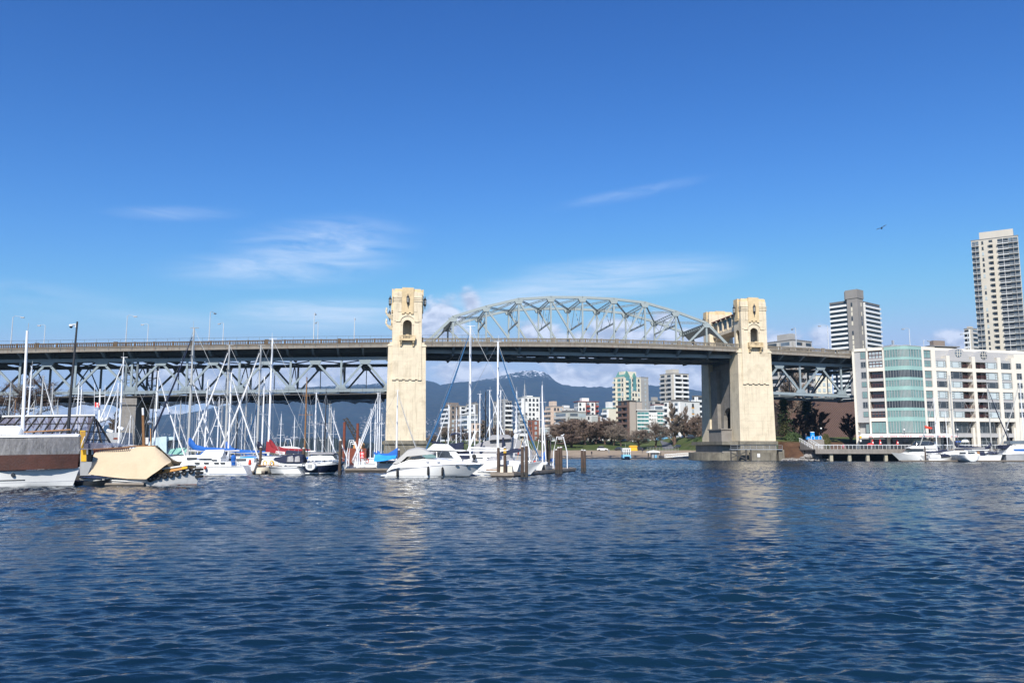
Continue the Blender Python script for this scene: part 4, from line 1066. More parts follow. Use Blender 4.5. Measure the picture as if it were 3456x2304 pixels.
# right of the bridge
gt, gC, ge1, ge2, gH, gw1, gw2 = city('striped grey tower block with bands of white balconies and a tall central shaft', 2811, 2899, 2981, 1012, 480, 'wall_darkgrey', [(2926, 2978, 'b', BW)], [(2814, 2874, 'b', BW)], rot=40, name='tower_block', fh=2.8)
sh = MB(); sh.box(-2.6, 3.9, -2.6, 3.9, 0, gH + 5.0); sh.build('shaft', 'shaft_grey', gt)
cap_ = MB(); cap_.box(-2.9, 4.6, -2.9, 4.6, gH + .6, gH + 5.8).box(-2.0, 5.6, -2.0, 5.6, gH + .2, gH + 5.4); cap_.build('roof_crown', 'shaft_grey', gt)
for i in range(26):
    z = gH - 4 - i * 2.8
    for a in ((-3.4, -3.6), (1.0, -3.6)):
        if _bg.random() < .8: (MB().box(a[0] + .2, a[0] + 1.1, -2.72, -2.58, z, z + 2.2) if a[0] > 0 else MB().box(-2.72, -2.58, .6, 1.5, z, z + 2.2)).build('slit_window', 'wall_cream' if _bg.random() < .6 else 'glass_dark', gt)
city('grey concrete flats behind the side truss, with a boxy roof house', 2594, 2682, 2747, 1147, 330, 'wall_grey', [(2686, 2714, 'b', BG), (2718, 2744, 'b', BG)], [(2598, 2634, 'b', BG), (2642, 2678, 'b', BG)], rot=34, pent=[(2683, 2697, 1124, 'wall_grey')])
city('cream flats glimpsed through the side truss left of the striped tower', 2740, 2758, 2812, 1267, 420, 'wall_cream', [(2760, 2810, 'w', 'glass_light')], [(2741, 2757, 'w')], rot=15)
city('pink flats low behind the side truss', 2752, 2800, 2830, 1330, 400, 'wall_pink', [(2802, 2829, 'w')], [(2755, 2798, 'w')])
ht = city('tallest tower block with pale walls and stacks of curved balconies', 3301, 3463, 3560, 795, 405, 'wall_beige', [(3467, 3479, 'w')], [(3303, 3326, 's', BG), (3333, 3345, 'w'), (3361, 3374, 'b', 'wall_beige', (13, 60)), (3391, 3428, 's', BW, (13, 60)), (3429, 3461, 's', BG, (13, 60)), (3387, 3395, 'w', 'glass_dark', (0, 13)), (3405, 3461, 's', BG, (0, 13))], rot=57, name='tower_block', fh=2.85, pent=[])
q_ = MB(); q_.box(3, 12, 2, 17, ht[4], ht[4] + 4.6); q_.build('penthouse', 'wall_beige', ht[0])
city('small beige tower left of the tallest tower block', 3267, 3288, 3312, 1108, 500, 'wall_beige', [(3290, 3311, 'b', BG)], [(3268, 3286, 'b', BW)], pent=[(3290, 3302, 1100, 'wall_beige')])
city('brown flat-roofed block with a square roof house behind the white waterfront flats', 3120, 3150, 3240, 1169, 310, 'wall_brown', [(3152, 3238, 'r', 'glass_dark')], rot=14, pent=[(3167, 3206, 1147, 'wall_brown')], capo=.8)
# ribbed, sloping brown hall
gm('ribbed_brown', (.105, .062, .046), .9, var=.12, scale=.3)
hall = thing('sports_hall', 'brown hall with huge ribbed sloping walls on the bank behind the trees', 'building', (at(2780, 1400, 300).x, 300, 0), R(8))
h_ = MB()
for i in range(24, 122):
    x = -32 + i * .7; h_.add([(x, -12, 6), (x + .64, -11.9, 6), (x + .64, 6.1, 21.5 - i * .01), (x, 6, 21.5 - i * .01), (x, -11, 5), (x + .6, -11, 5), (x + .6, 7, 21), (x, 7, 21)], [(0, 1, 2, 3), (0, 4, 5, 1), (1, 5, 6, 2), (2, 6, 7, 3), (3, 7, 4, 0)])
h_.add([(-16, -11.7, 5), (54, -11.7, 5), (54, 6.3, 21.0), (-16, 6.3, 21.0), (-16, 40, 21.0), (54, 40, 21.0), (54, 40, 5), (-16, 40, 5)], [(0, 1, 2, 3), (3, 2, 5, 4), (4, 5, 6, 7), (0, 3, 4, 7), (1, 6, 5, 2)])
h_.build('ribbed_wall', 'ribbed_brown', hall)
# ---------------------------------------------------------------- white waterfront flats
gm('flats_white', (.74, .685, .585), .75, var=.035, scale=.3, dark=(.5, .46, .4), streaks=.12)
gm('flats_grey', (.42, .41, .40), .8, var=.05, scale=.3, dark=(.3, .29, .28), streaks=.12)
gm('teal_pane', (.17, .28, .265), .12, var=.22, scale=.28, spec=.9); gm('teal_spandrel', (.30, .47, .425), .35, var=.05, scale=.5)
gm('pale_blind', (.50, .56, .56), .35, var=.1, scale=.5, spec=.6); gm('red_rail', (.13, .04, .03), .6, var=.1, scale=1); gm('awning_white', (.78, .76, .73), .8, var=.05, scale=.6)
gm('red_cloth', (.62, .03, .03), .7, var=.1, scale=3); gm('white_paint', (.80, .80, .79), .45, var=.03, scale=1.5); gm('metal_frame', (.30, .31, .31), .4, .3, var=.08, scale=1)
gm('sign_blue', (.03, .12, .5), .5, var=.05, scale=3); gm('sign_yellow', (.75, .42, .02), .6, var=.06, scale=3)
KP = [(2885, 235.0), (2992, 230.0), (3118, 229.0), (3720, 246.6)]
_cg = random.Random(5)
def slope_at(px, py=1340):
    d = ray(px, py); return d[0] / d[1]
def gpt(px, Y): return Vector((slope_at(px) * Y, Y, 0))
P0, P1, P2, P3 = [gpt(*k) for k in KP]
ZB = 3.2
flats = thing('waterfront_flats', 'white waterfront flats with a curved teal glass corner and arched gables', 'building', (P1.x, P1.y, ZB))
def Z(y, Y=231.0): return at(3130, y, Y).z - ZB
class Face:
    def __init__(s, P, Q): s.P, s.Q = P, Q; s.e = (Q - P).normalized(); s.n = Vector((s.e.y, -s.e.x, 0)); s.L = (Q - P).length
    def u(s, px): k = slope_at(px); return (k * s.P.y - s.P.x) / (s.e.x - k * s.e.y)
    def pt(s, u, d, z): p = s.P + s.e * u + s.n * d; return (p.x - P1.x, p.y - P1.y, z)
    def box(s, b, u0, u1, d0, d1, z0, z1):
        b.add([s.pt(u, d, z) for z in (z0, z1) for u, d in ((u0, d0), (u1, d0), (u1, d1), (u0, d1))], [(0, 3, 2, 1), (4, 5, 6, 7), (0, 1, 5, 4), (1, 2, 6, 5), (2, 3, 7, 6), (3, 0, 4, 7)])
FA, FB = Face(P0, P1), Face(P2, P3)
# rows of windows in picture rows (top, bottom), from the top floor down
ROWS = [(1184, 1209), (1217.5, 1239), (1252, 1276), (1285.5, 1306), (1319, 1343.5), (1354, 1377), (1387, 1408)]
RZ = [(Z(b), Z(t)) for t, b in ROWS]
G0, G1, GT = Z(1461), Z(1422), Z(1172)
# core body set back behind the frame
inner = [FA.pt(.5, -1.9, 0), FA.pt(FA.L, -1.9, 0), FB.pt(0, -1.9, 0), FB.pt(FB.L, -1.9, 0), FB.pt(FB.L, -11, 0), (P2.x - P1.x, P2.y - P1.y + 8, 0), FA.pt(.5, -3.2, 0)]
b = MB(); b.prism([(p[0], p[1]) for p in inner], 0, GT - .6, 'z'); body = b.build('wall', 'flats_grey', flats)
fr = MB()
for a0, a1 in ((2882.5, 2890), (2930, 2936), (2985.5, 2995)): FA.box(fr, FA.u(a0), FA.u(a1), -1.9, 0, 0, GT)
FA.box(fr, FA.u(2882.5), FA.u(2995), -1.9, 0, Z(1182), GT)
for y0, y1 in ((1252, 1240), (1319, 1308), (1421, 1409)): FA.box(fr, FA.u(2930), FA.u(2990), -1.9, -.004, Z(y0), Z(y1))
FA.box(fr, FA.u(2890), FA.u(2930), -1.9, -.35, G1 + .3, Z(1182)) if False else None
cols = [(3116, 3126.5), (3151, 3165.5), (3202.5, 3214), (3289, 3300), (3375, 3386), (3421.5, 3432)]
for i, (a0, a1) in enumerate(cols):
    FB.box(fr, FB.u(a0), FB.u(a1), -1.9, 0, 0 if i else G0, GT if i < 2 else Z(1199))
FB.box(fr, FB.u(3432), FB.L, -2.2, -.02, 0, Z(1186))
for y0, y1 in ((1252, 1240), (1319, 1307), (1421, 1409)): FB.box(fr, FB.u(3120), FB.u(3425), -1.9, -.006, Z(y0), Z(y1))
FB.box(fr, FB.u(3118), FB.u(3164), -1.9, -.006, Z(1183), GT)
FB.box(fr, FB.u(3151), FB.L, -6.5, -2.6, Z(1209), GT + .2)           # parapet wall behind the gables
fr.build('white_frame', 'flats_white', flats)
sp = MB()
for k in (0, 2, 4, 5):
    z0, z1 = RZ[k + 1][1], RZ[k][0]
    FB.box(sp, FB.u(3120), FB.u(3428), -1.9, -.3, z0, z1); FA.box(sp, FA.u(2935), FA.u(2987), -1.9, -.25, z0, z1)
FA.box(sp, FA.u(2889), FA.u(2931), -1.9, -.3, G1 - .2, Z(1183))
sp.build('grey_spandrels', 'flats_grey', flats)
# individual windows, balconies and their rails
def pane(face, u0, u1, z0, z1, m, mull=2, d=-.28, trans=False):
    b = MB(); face.box(b, u0, u1, d - .1, d, z0, z1); w = b.build('window', m, flats)
    f = MB()
    for j in range(mull + 1):
        u = u0 + (u1 - u0) * j / mull; face.box(f, u - .05, u + .05, d - .02, d + .07, z0, z1)
    for z in [z0 + .04, z1 - .04] + ([z0 + (z1 - z0) * .62] if trans else []): face.box(f, u0, u1, d - .02, d + .06, z - .05, z + .05)
    f.build('window_frame', 'metal_frame', w)
def bay_window(face, p0, p1, z0, z1, m):                  # large pane with small stacked lights either side
    u0, u1 = face.u(p0), face.u(p1); q = (u1 - u0) * .2
    pane(face, u0 + q, u1 - q, z0, z1, m, 1)
    for a, e in ((u0, u0 + q), (u1 - q, u1)):
        b = MB(); face.box(b, a, e, -.4, -.3, z0, z1); w = b.build('side_window', 'pale_blind' if m != 'glass_dark' else 'glass_dark', flats)
        f = MB()
        for j in range(4): z = z0 + (z1 - z0) * j / 3; face.box(f, a, e, -.32, -.2, z - .045, z + .045)
        for u in (a, e): face.box(f, u - .04, u + .04, -.32, -.2, z0, z1)
        f.build('window_frame', 'metal_frame', w)
def balcony(face, p0, p1, z0, z1):
    u0, u1 = face.u(p0), face.u(p1)
    b = MB(); face.box(b, u0, u1, -1.95, -1.86, z0, z1); w = b.build('balcony_door', 'glass_dark', flats)
    r_ = MB(); n = 5
    for z in (z0 + .95, z0 + .5): face.box(r_, u0, u1, -.22, -.16, z - .035, z + .035)
    for j in range(n + 1): u = u0 + (u1 - u0) * j / n; face.box(r_, u - .035, u + .035, -.22, -.16, z0, z0 + .95)
    r_.build('balcony_rail', 'red_rail', flats)
for i, (z0, z1) in enumerate(RZ):
    pick = lambda: ('pale_blind' if _cg.random() < .82 else 'glass_dark') if i not in (5,) else 'glass_dark'
    pane(FA, FA.u(2911), FA.u(2927), z0 + .2, z1, 'teal_pane' if i not in (1, 2, 5) else 'glass_dark', 2, -.22)
    if i < 2 or i == 6: pane(FA, FA.u(2938), FA.u(2984), z0, z1, 'glass_light' if i < 2 else 'glass_dark', 4, -.5, True); 
    else: balcony(FA, 2937, 2985, z0, z1)
    if i < 2 or i == 6:
        r_ = MB(); 
        for z in (z0 + .05, z0 + .95, z1 - .05): FA.box(r_, FA.u(2938), FA.u(2984), -.42, -.34, z - .06, z + .06)
        for j in range(5): u = FA.u(2938) + (FA.u(2984) - FA.u(2938)) * j / 4; FA.box(r_, u - .05, u + .05, -.42, -.34, z0, z1)
        r_.build('balcony_rail', 'red_rail', flats)
    pane(FB, FB.u(3128), FB.u(3150), z0, z1, 'teal_pane' if i not in (5,) else 'glass_dark', 2, -.25, True)
    if i > 0:
        bay_window(FB, 3166.5, 3201.5, z0, z1, pick())
        bay_window(FB, 3215.5, 3254, z0, z1, pick()); balcony(FB, 3256, 3288, z0, z1)
        balcony(FB, 3301.5, 3334, z0, z1); bay_window(FB, 3336, 3374, z0, z1, pick())
        bay_window(FB, 3387, 3420.5, z0, z1, pick())
        pane(FB, FB.u(3437), FB.u(3453), z0 + .3, z1, 'glass_dark', 2, .06, True)
        if i % 2 == 0: pane(FB, FB.u(3470), FB.u(3490), z0 + .3, z1, 'glass_dark', 2, .06, True)
# lower tall storey and shop level
pane(FA, FA.u(2937), FA.u(2984), G0, G1, 'teal_pane', 4, -.4); pane(FA, FA.u(2916), FA.u(2929), G0, G1 - .4, 'teal_pane', 4, -.9)
pane(FB, FB.u(3136), FB.u(3152), G0, G1, 'glass_dark', 2, -.3, True)
for a0, a1 in ((3166, 3201), (3216, 3288), (3302, 3374), (3387, 3420)):
    pane(FB, FB.u(a0), FB.u(a1), G0 + .1, G1, 'glass_dark', 4 if a1 - a0 > 40 else 2, -1.4)
    bal = MB(); FB.box(bal, FB.u(a0) - .3, FB.u(a1) + .3, -1.9, -.35, G0 - 1.1, G0); bal.build('grey_slab', 'flats_grey', flats)
    pane(FB, FB.u(a0 + 1), FB.u(a1 - 1), .2, G0 - 1.15, 'glass_dark', 5 if a1 - a0 > 40 else 2, -1.3, True)
    c_ = MB(); u = FB.u(a0 + (a1 - a0) * .86); FB.box(c_, u, u + .7, -.9, -.2, 0, G1 - 1.6); c_.build('stub_column', 'flats_white', flats)
# curved glass corner
NC = 14
K_ = gpt(3063, 226.2); K0, K1 = K_.lerp(P1, .34), K_.lerp(P2, .34)
_path = [P1.lerp(K0, i / 5) for i in range(5)] + [K0 * (1 - u) ** 2 + K_ * 2 * u * (1 - u) + K1 * u * u for u in [i / 5 for i in range(5)]] + [K1.lerp(P2, i / 4) for i in range(5)]
def curve(k, grow=0.0):
    i = min(int(k), NC - 1); q = _path[i].lerp(_path[i + 1], k - i); d = (_path[min(NC, i + 1)] - _path[max(0, i - (1 if k == i else 0))]).normalized(); q = q + Vector((d.y, -d.x, 0)) * grow
    return (q.x - P1.x, q.y - P1.y)
def ring_band(name, z0, z1, m, g0, g1, parent=flats):
    b = MB(); outer = [curve(k, g1) for k in range(NC + 1)]; inn = [curve(k, g0) for k in range(NC + 1)][::-1]
    b.prism(outer + inn, z0, z1, 'z'); return b.build(name, m, parent)
zz = [Z(1174.5)] + [v for r_ in RZ for v in (r_[1], r_[0])] + [G1, G0]
levels = list(RZ) + [(G0, G1)]
prev = GT - .05
for i, (z0, z1) in enumerate(levels):
    ring_band('spandrel', z1, prev, 'teal_spandrel', -.5, .1)
    dark = i in (2, 5); prev = z0
    w = ring_band('window_band', z0, z1, 'glass_dark' if dark else 'teal_pane', -.5, .0)
    mu = MB()
    for k in range(NC + 1):
        for q in ((k,) if (k < 5 or k > 8) else (k, k + .5)):
            x, y = curve(q, .06); mu.box(x - .055, x + .055, y - .06, y + .06, z0, z1)
    mu.build('mullion', 'metal_frame' if dark else 'flats_grey', w)
ring_band('spandrel', 0, G0, 'flats_grey', -3.6, -2.2); ring_band('roof', GT - .05, GT + .12, 'flats_grey', -3.5, .16)
# arched gables with round windows
for pc, yc in ((3248.5, 1189), (3334.5, 1194)):
    uc = FB.u(pc); hw = FB.u(pc + 37) - uc; zb_, zt_ = RZ[1][1] + .05, Z(yc - 17)
    pr = [(-hw, zb_), (hw, zb_), (hw, zb_ + 1.6)] + [(hw * .62 * math.cos(a), zb_ + 1.6 + (zt_ - zb_ - 1.6) * (.25 + .75 * math.sin(a))) for a in np.linspace(.25, math.pi - .25, 12)] + [(-hw, zb_ + 1.6)]
    g_ = MB(); vs = [FB.pt(uc + x, -.5, z) for x, z in pr] + [FB.pt(uc + x, -6, z) for x, z in pr]; n = len(pr)
    g_.add(vs, [tuple(range(n)), tuple(range(2 * n - 1, n - 1, -1))] + [(i, i + n, (i + 1) % n + n, (i + 1) % n) for i in range(n)])
    gb_ = g_.build('arched_gable', 'flats_grey', flats)
    rw = MB(); zc = Z(yc); rr = 1.15
    rw.add([FB.pt(uc + rr * math.cos(a), -.42, zc + rr * math.sin(a)) for a in np.linspace(0, 2 * math.pi, 20)[:-1]] + [FB.pt(uc + rr * math.cos(a), -.6, zc + rr * math.sin(a)) for a in np.linspace(0, 2 * math.pi, 20)[:-1]], [tuple(range(19))] + [(i, i + 19, (i + 1) % 19 + 19, (i + 1) % 19) for i in range(19)])
    rwo = rw.build('round_window', 'glass_dark' if pc > 3300 else 'glass_mid', gb_)
    mu = MB()
    for k in (-.38, .38): FB.box(mu, uc + k - .06, uc + k + .06, -.44, -.34, zc - rr * .92, zc + rr * .92); FB.box(mu, uc - rr * .92, uc + rr * .92, -.44, -.35, zc + k - .06, zc + k + .06)
    mu.build('glazing_bars', 'flats_white', gb_)
# roof plant
rp = MB(); FB.box(rp, FB.u(3072), FB.u(3100), -9, -6, GT - .5, GT + 1.1); FB.box(rp, FB.u(3090), FB.u(3094), -8, -7.4, GT + 1, GT + 2.6)
for k in range(5): FB.box(rp, FB.u(3121 + k * 4), FB.u(3123 + k * 4), -7, -6.5, GT, GT + 1.3)
FB.box(rp, FB.u(3118), FB.u(3142), -7.4, -6.2, GT - .4, GT + .5); rp.build('roof_plant', 'galvanised', flats)
# restaurant awning with red lettering along its edge
aw = MB(); za, zb_ = Z(1463), Z(1474)
a_pts = [FA.pt(FA.u(2902), 0, 0)] + [(*curve(k, .1), 0) for k in range(0, NC + 1, 2)] + [FB.pt(FB.u(3192), 0, 0)]
f_pts = [FA.pt(FA.u(2898), 3.6, 0)] + [(*curve(k, 3.4), 0) for k in range(0, NC + 1, 2)] + [FB.pt(FB.u(3196), 3.2, 0)]
aw.loft([[(p[0], p[1], za), (q[0], q[1], zb_ + .35), (q[0], q[1], zb_ - .15), (q[0], q[1] + .08, zb_ - .15), (q[0], q[1] + .08, zb_ + .3), (p[0], p[1], za - .1)] for p, q in zip(a_pts, f_pts)])
awn = aw.build('awning', 'awning_white', flats)
lt_ = MB()
for (q0, q1) in zip(f_pts, f_pts[1:]):
    n = 5
    for j in range(n):
        if _cg.random() < .25: continue
        a = Vector(q0).lerp(Vector(q1), (j + .15) / n); e = Vector(q0).lerp(Vector(q1), (j + .8) / n)
        lt_.bar((a.x, a.y - .03, zb_ + .08), (e.x, e.y - .03, zb_ + .08), .03, .16)
lt_.build('awning_lettering', 'red_cloth', awn)
sf = MB(); 
for (q0, q1) in zip(a_pts, a_pts[1:]):
    a, e = Vector(q0), Vector(q1); sf.bar((a.x, a.y + 1.6, 1.4), (e.x, e.y + 1.6, 1.4), .1, 2.8)
sf.build('shop_window', 'glass_dark', flats)
sg_ = MB(); FB.box(sg_, FB.u(3222), FB.u(3244), -1.25, -1.18, 1.9, 2.2); sg_.build('shop_lettering', 'sign_blue', flats)
sg2 = MB(); u = FB.u(3258); sg2.add([FB.pt(u + 1.3 * math.cos(a), -1.1, 1.9 + .9 * math.sin(a)) for a in np.linspace(0, math.pi, 12)] + [FB.pt(u + 1.3 * math.cos(a), -1.2, 1.9 + .9 * math.sin(a)) for a in np.linspace(0, math.pi, 12)], [tuple(range(12)), tuple(range(23, 11, -1))] + [(i, i + 12, (i + 1) % 12 + 12, (i + 1) % 12) for i in range(12)]); sg2.build('shop_sign', 'white_paint', flats)

# ---------------------------------------------------------------- promenade on piles, railing, steps
gm('deck_concrete', (.24, .215, .19), .9, var=.15, scale=.8, dark=(.10, .09, .08), streaks=.5)
gm('pile_concrete', (.42, .38, .29), .9, var=.15, scale=.8, dark=(.12, .12, .07), streaks=.5)
QY = 222.0
qx0, qx1 = at(2751, 1520, QY).x, at(3620, 1520, QY).x
quay = thing('promenade', 'concrete promenade on pale piles in front of the white waterfront flats', 'promenade', (qx0, QY, 0))
b = MB(); b.box(0, qx1 - qx0, 0, 30, 2.9, 3.2); b.box(0, qx1 - qx0, -.25, .2, 1.95, 3.12); b.build('deck', 'deck_concrete', quay)
b = MB(); b.box(0, qx1 - qx0, 9, 9.6, -1.5, 2.85); b.build('back_wall', 'dark_planks', quay)
px_ = MB()
i = 0
while 2805 + i * 61.5 < 3600:
    x = at(2805 + i * 61.5, 1540, QY + .6).x - qx0
    p = MB(); p.taper((x - .42, x + .42, .3, 1.1), (x - .36, x + .36, .3, 1.1), -1.5, 2.9); p.build('pile', 'pile_concrete', quay); i += 1
rail = thing('promenade_railing', 'white tubular railing along the edge of the concrete promenade', 'railing', (qx0, QY, 3.2))
b = MB(); Lq = qx1 - qx0; n = int(Lq / 1.0)
b.tube([(0, 0, 1.06), (Lq, 0, 1.06)], .085, 6)
for i in range(n + 1):
    x = min(Lq, i * 1.0 + .02); b.tube([(x, .05, 0), (x, .02, .8), (x, 0, 1.05)], .05, 5)
b.build('posts_and_handrail', 'white_paint', rail)
b = MB()
for z in (.28, .5, .72, .9): b.tube([(0, 0, z), (Lq, 0, z)], .018, 4)
b.build('rail_wires', 'galvanised', rail)
# steps up the bank
def steps():
    a, e = at(2758, 1513, 226.5), at(2714, 1487, 234)
    st = thing('concrete_steps', 'concrete steps rising left from the promenade up the brown bank', 'steps', (a.x, a.y, 3.0))
    d = e - a; n = 14; b = MB(); nrm = Vector((-d.y, d.x, 0)).normalized() * -1.3
    for i in range(n):
        p, q = d * (i / n), d * ((i + 1) / n)
        b.add([(p + nrm * s)[:2] + (z,) for z in (-3.2, d.z * (i + 1) / n) for s in (-1, 1)] + [(q + nrm * s)[:2] + (z,) for z in (-3.2, d.z * (i + 1) / n) for s in (-1, 1)], [(0, 1, 3, 2), (4, 6, 7, 5), (0, 2, 6, 4), (1, 5, 7, 3), (2, 3, 7, 6), (0, 4, 5, 1)])
    b.build('treads', 'deck_concrete', st)
    for s in (-1, 1):
        r_ = MB()
        for i in range(9):
            p = d * (i / 8) + nrm * s; p2 = d * (i / 8) + nrm * s
            r_.tube([(p.x, p.y, d.z * i / 8), (p.x, p.y, d.z * i / 8 + .85), (p.x + d.x * .05, p.y + d.y * .05, d.z * i / 8 + 1.05)], .06, 5)
        r_.tube([tuple((nrm * s)[:2]) + (1.05,), tuple((d + nrm * s)[:2]) + (d.z + 1.05,)], .08, 6); r_.tube([tuple((nrm * s)[:2]) + (.5,), tuple((d + nrm * s)[:2]) + (d.z + .5,)], .04, 5)
        r_.build('handrail', 'white_paint', st)
steps()
# blue play ship with white hoops
gm('play_blue', (.02, .30, .75), .5, var=.08, scale=1.5)
pp = at(2746, 1484, 236); play = thing('play_structure', 'bright blue play boat with white hoops at the top of the steps', 'play structure', (pp.x, 236, gz_at(pp.x, 236)))
zoff = max(.2, pp.z - gz_at(pp.x, 236))
b = MB(); b.loft([[(x, -w, zoff + .1), (x, w, zoff + .1), (x, w * 1.25, zoff + h), (x, -w * 1.25, zoff + h)] for x, w, h in ((-2.2, .25, 1.0), (-1.2, .8, .9), (.6, .9, .95), (1.8, .75, 1.1), (2.1, .5, 1.15))]); b.build('hull', 'play_blue', play)
b = MB(); b.lathe((-.3, 0, zoff + .9), [(.62, 0), (.6, 1.1), (.68, 1.12), (.66, 1.25)], 14); b.build('funnel', 'play_blue', play)
b = MB(); b.lathe((-.3, 0, zoff + 2.15), [(.6, 0), (.55, .14)], 14)
for x in (-.6, 1.5): b.tube([(x - .5, -1.2, zoff - .4), (x - .4, -1.2, zoff + .9), (x, -1.2, zoff + 1.25), (x + .4, -1.2, zoff + .9), (x + .5, -1.2, zoff - .4)], .07, 6)
b.build('hoops', 'white_paint', play)
b = MB(); b.box(-2.2, 2.4, -1.5, 1.4, -2, zoff + .12); b.build('plinth', 'deck_concrete', play)

# globe lamps, signs, umbrellas on the promenade
gm('globe_white', (.75, .74, .70), .3, var=.03, scale=3)
def globe_lamp(px, base, top, Y, label, z=None):
    p = at(px, base, Y); z0 = p.z if z is None else z; h = at(px, top, Y).z - z0
    t = thing('globe_lamp', label, 'street lamp', (p.x, Y, z0), 0, 'globe lamps along the shore')
    b = MB(); b.tube([(0, 0, 0), (0, 0, .4), (0, 0, h - .55)], [.11, .07, .05], 8); b.lathe((0, 0, h - .62), [(.12, 0), (.16, .08), (.1, .12)], 8); b.build('pole', 'black_iron', t)
    g_ = MB(); g_.ball((0, 0, h - .28), .28, 8); g_.build('globe', 'globe_white', t, smooth=True)
globe_lamp(2773, 1488, 1442, 240, 'globe lamp on a dark pole beside the blue play boat')
globe_lamp(2902, 1506, 1452, 226, 'globe lamp at the left corner of the white flats carrying small signs', 3.2)
globe_lamp(3055, 1506, 1446, 225, 'globe lamp before the curved teal glass corner', 3.2)
globe_lamp(3235, 1506, 1446, 225, 'globe lamp before the shop level under the first arched gable', 3.2)
globe_lamp(3406, 1506, 1446, 225, 'globe lamp nearest the right edge above the blue striped trawler', 3.2)
sx = at(2903, 1475, 225.8)
sg = thing('warning_sign', 'yellow diamond sign above a white plate by the corner of the flats', 'sign', (sx.x, 225.6, 3.2))
b = MB(); b.prism([(-.38, sx.z - 3.2), (0, sx.z - 3.58), (.38, sx.z - 3.2), (0, sx.z - 2.82)], -.03, .03, 'y'); b.build('diamond', 'sign_yellow', sg)
b = MB(); b.box(-.22, .22, -.03, .03, sx.z - 4.4, sx.z - 3.85); b.build('plate', 'white_paint', sg); b = MB(); b.tube([(0, .06, 0), (0, .06, sx.z - 2.8)], .04, 6); b.build('post', 'black_iron', sg)
def closed_umbrella(px, label):
    p = at(px, 1480, 226.5); t = thing('closed_umbrella', label, 'umbrella', (p.x, 226.5, 3.2), 0, 'folded red umbrellas under the awning')
    b = MB(); b.lathe((0, 0, 0), [(.05, 1.05), (.34, 1.2), (.26, 1.8), (.16, 2.3), (.03, 2.62)], 10); b.build('canopy', 'red_cloth', t)
    b = MB(); b.box(-.14, .14, -.30, -.2, 1.5, 1.95); b.build('white_mark', 'white_paint', t)
    b = MB(); b.tube([(0, 0, 0), (0, 0, 2.7)], .035, 6); b.build('pole', 'metal_frame', t)
closed_umbrella(2944, 'folded red umbrella at the left end of the awning'); closed_umbrella(2970, 'folded red umbrella, middle one of the three under the awning'); closed_umbrella(3028, 'folded red umbrella under the curved teal corner')
p = at(2936, 1497, 225.5); t = thing('red_parasol', 'open low red parasol behind the white railing, beside the folded umbrellas', 'umbrella', (p.x, 225.5, 3.2))
b = MB(); b.lathe((0, 0, 0), [(.95, .95), (.8, 1.25), (.4, 1.5), (.05, 1.6)], 12); b.build('canopy', 'red_cloth', t); b = MB(); b.tube([(0, 0, 0), (0, 0, 1.55)], .035, 6); b.build('pole', 'metal_frame', t)

# people
gm('skin', (.48, .30, .22), .6, var=.05, scale=5); gm('cloth_dark', (.03, .035, .06), .85, var=.2, scale=4); gm('cloth_pink', (.7, .18, .28), .8, var=.1, scale=4); gm('cloth_grey', (.25, .26, .28), .85, var=.15, scale=4); gm('hair_brown', (.05, .03, .02), .8, var=.2, scale=6)
def person(px, base, Y, label, top_m, h=1.72, z=None, stride=.18, rz=0.0):
    p = at(px, base, Y); t = thing('person', label, 'person', (p.x, Y, p.z if z is None else z), rz)
    J = [(0, 0, .95, .15), (0, 0, 1.2, .16), (0, 0, 1.43, .17), (0, 0, 1.55, .065), (0, .01, 1.68, .1), (0, .0, 1.76, .085), (.1, 0, .9, .1), (.11, -stride, .5, .07), (.11, -stride * .6, .08, .05), (.11, -stride * .6 - .16, .04, .045), (-.1, 0, .9, .1), (-.11, stride * .4, .5, .07), (-.11, stride, .1, .05), (-.11, stride - .14, .04, .045),
         (.2, 0, 1.42, .065), (.26, .08, 1.12, .05), (.25, -.05, .86, .04), (.25, -.1, .78, .035), (-.2, 0, 1.42, .065), (-.26, -.05, 1.12, .05), (-.25, -.16, .88, .04), (-.25, -.2, .8, .035)]
    E_ = [(0, 1), (1, 2), (2, 3), (3, 4), (4, 5), (0, 6), (6, 7), (7, 8), (8, 9), (0, 10), (10, 11), (11, 12), (12, 13), (2, 14), (14, 15), (15, 16), (16, 17), (2, 18), (18, 19), (19, 20), (20, 21)]
    s = h / 1.76
    me = bpy.data.meshes.new('body'); me.from_pydata([(a * s, b * s, c * s) for a, b, c, r in J], E_, []); o = bpy.data.objects.new('body', me); col.objects.link(o); o.parent = t
    md = o.modifiers.new('skin', 'SKIN')
    for v, j in zip(me.skin_vertices[0].data, J): v.radius = (j[3] * s, j[3] * s * .8)
    me.skin_vertices[0].data[0].use_root = True
    o.modifiers.new('sub', 'SUBSURF').levels = 1; o.modifiers['sub'].render_levels = 1
    me.materials.append(M[top_m])
    b = MB(); b.ball((0, -.02 * s, 1.665 * s), .115 * s, 8); b.build('face', 'skin', t, smooth=True)
    b = MB(); b.lathe((0, .015 * s, 1.66 * s), [(.12 * s, 0), (.125 * s, .06 * s), (.09 * s, .12 * s), (.01, .145 * s)], 10); b.build('hair', 'hair_brown', t, smooth=True)
person(2721, 1484, 230.5, 'person in dark clothes at the head of the steps by the blue play boat', 'cloth_dark', z=None)
person(2846, 1505, 226, 'small person in pink behind the promenade railing', 'cloth_pink', h=1.3, z=3.2)
person(3270, 1506, 226, 'person in grey walking past the shop under the first arched gable', 'cloth_grey', z=3.2, rz=1.2)

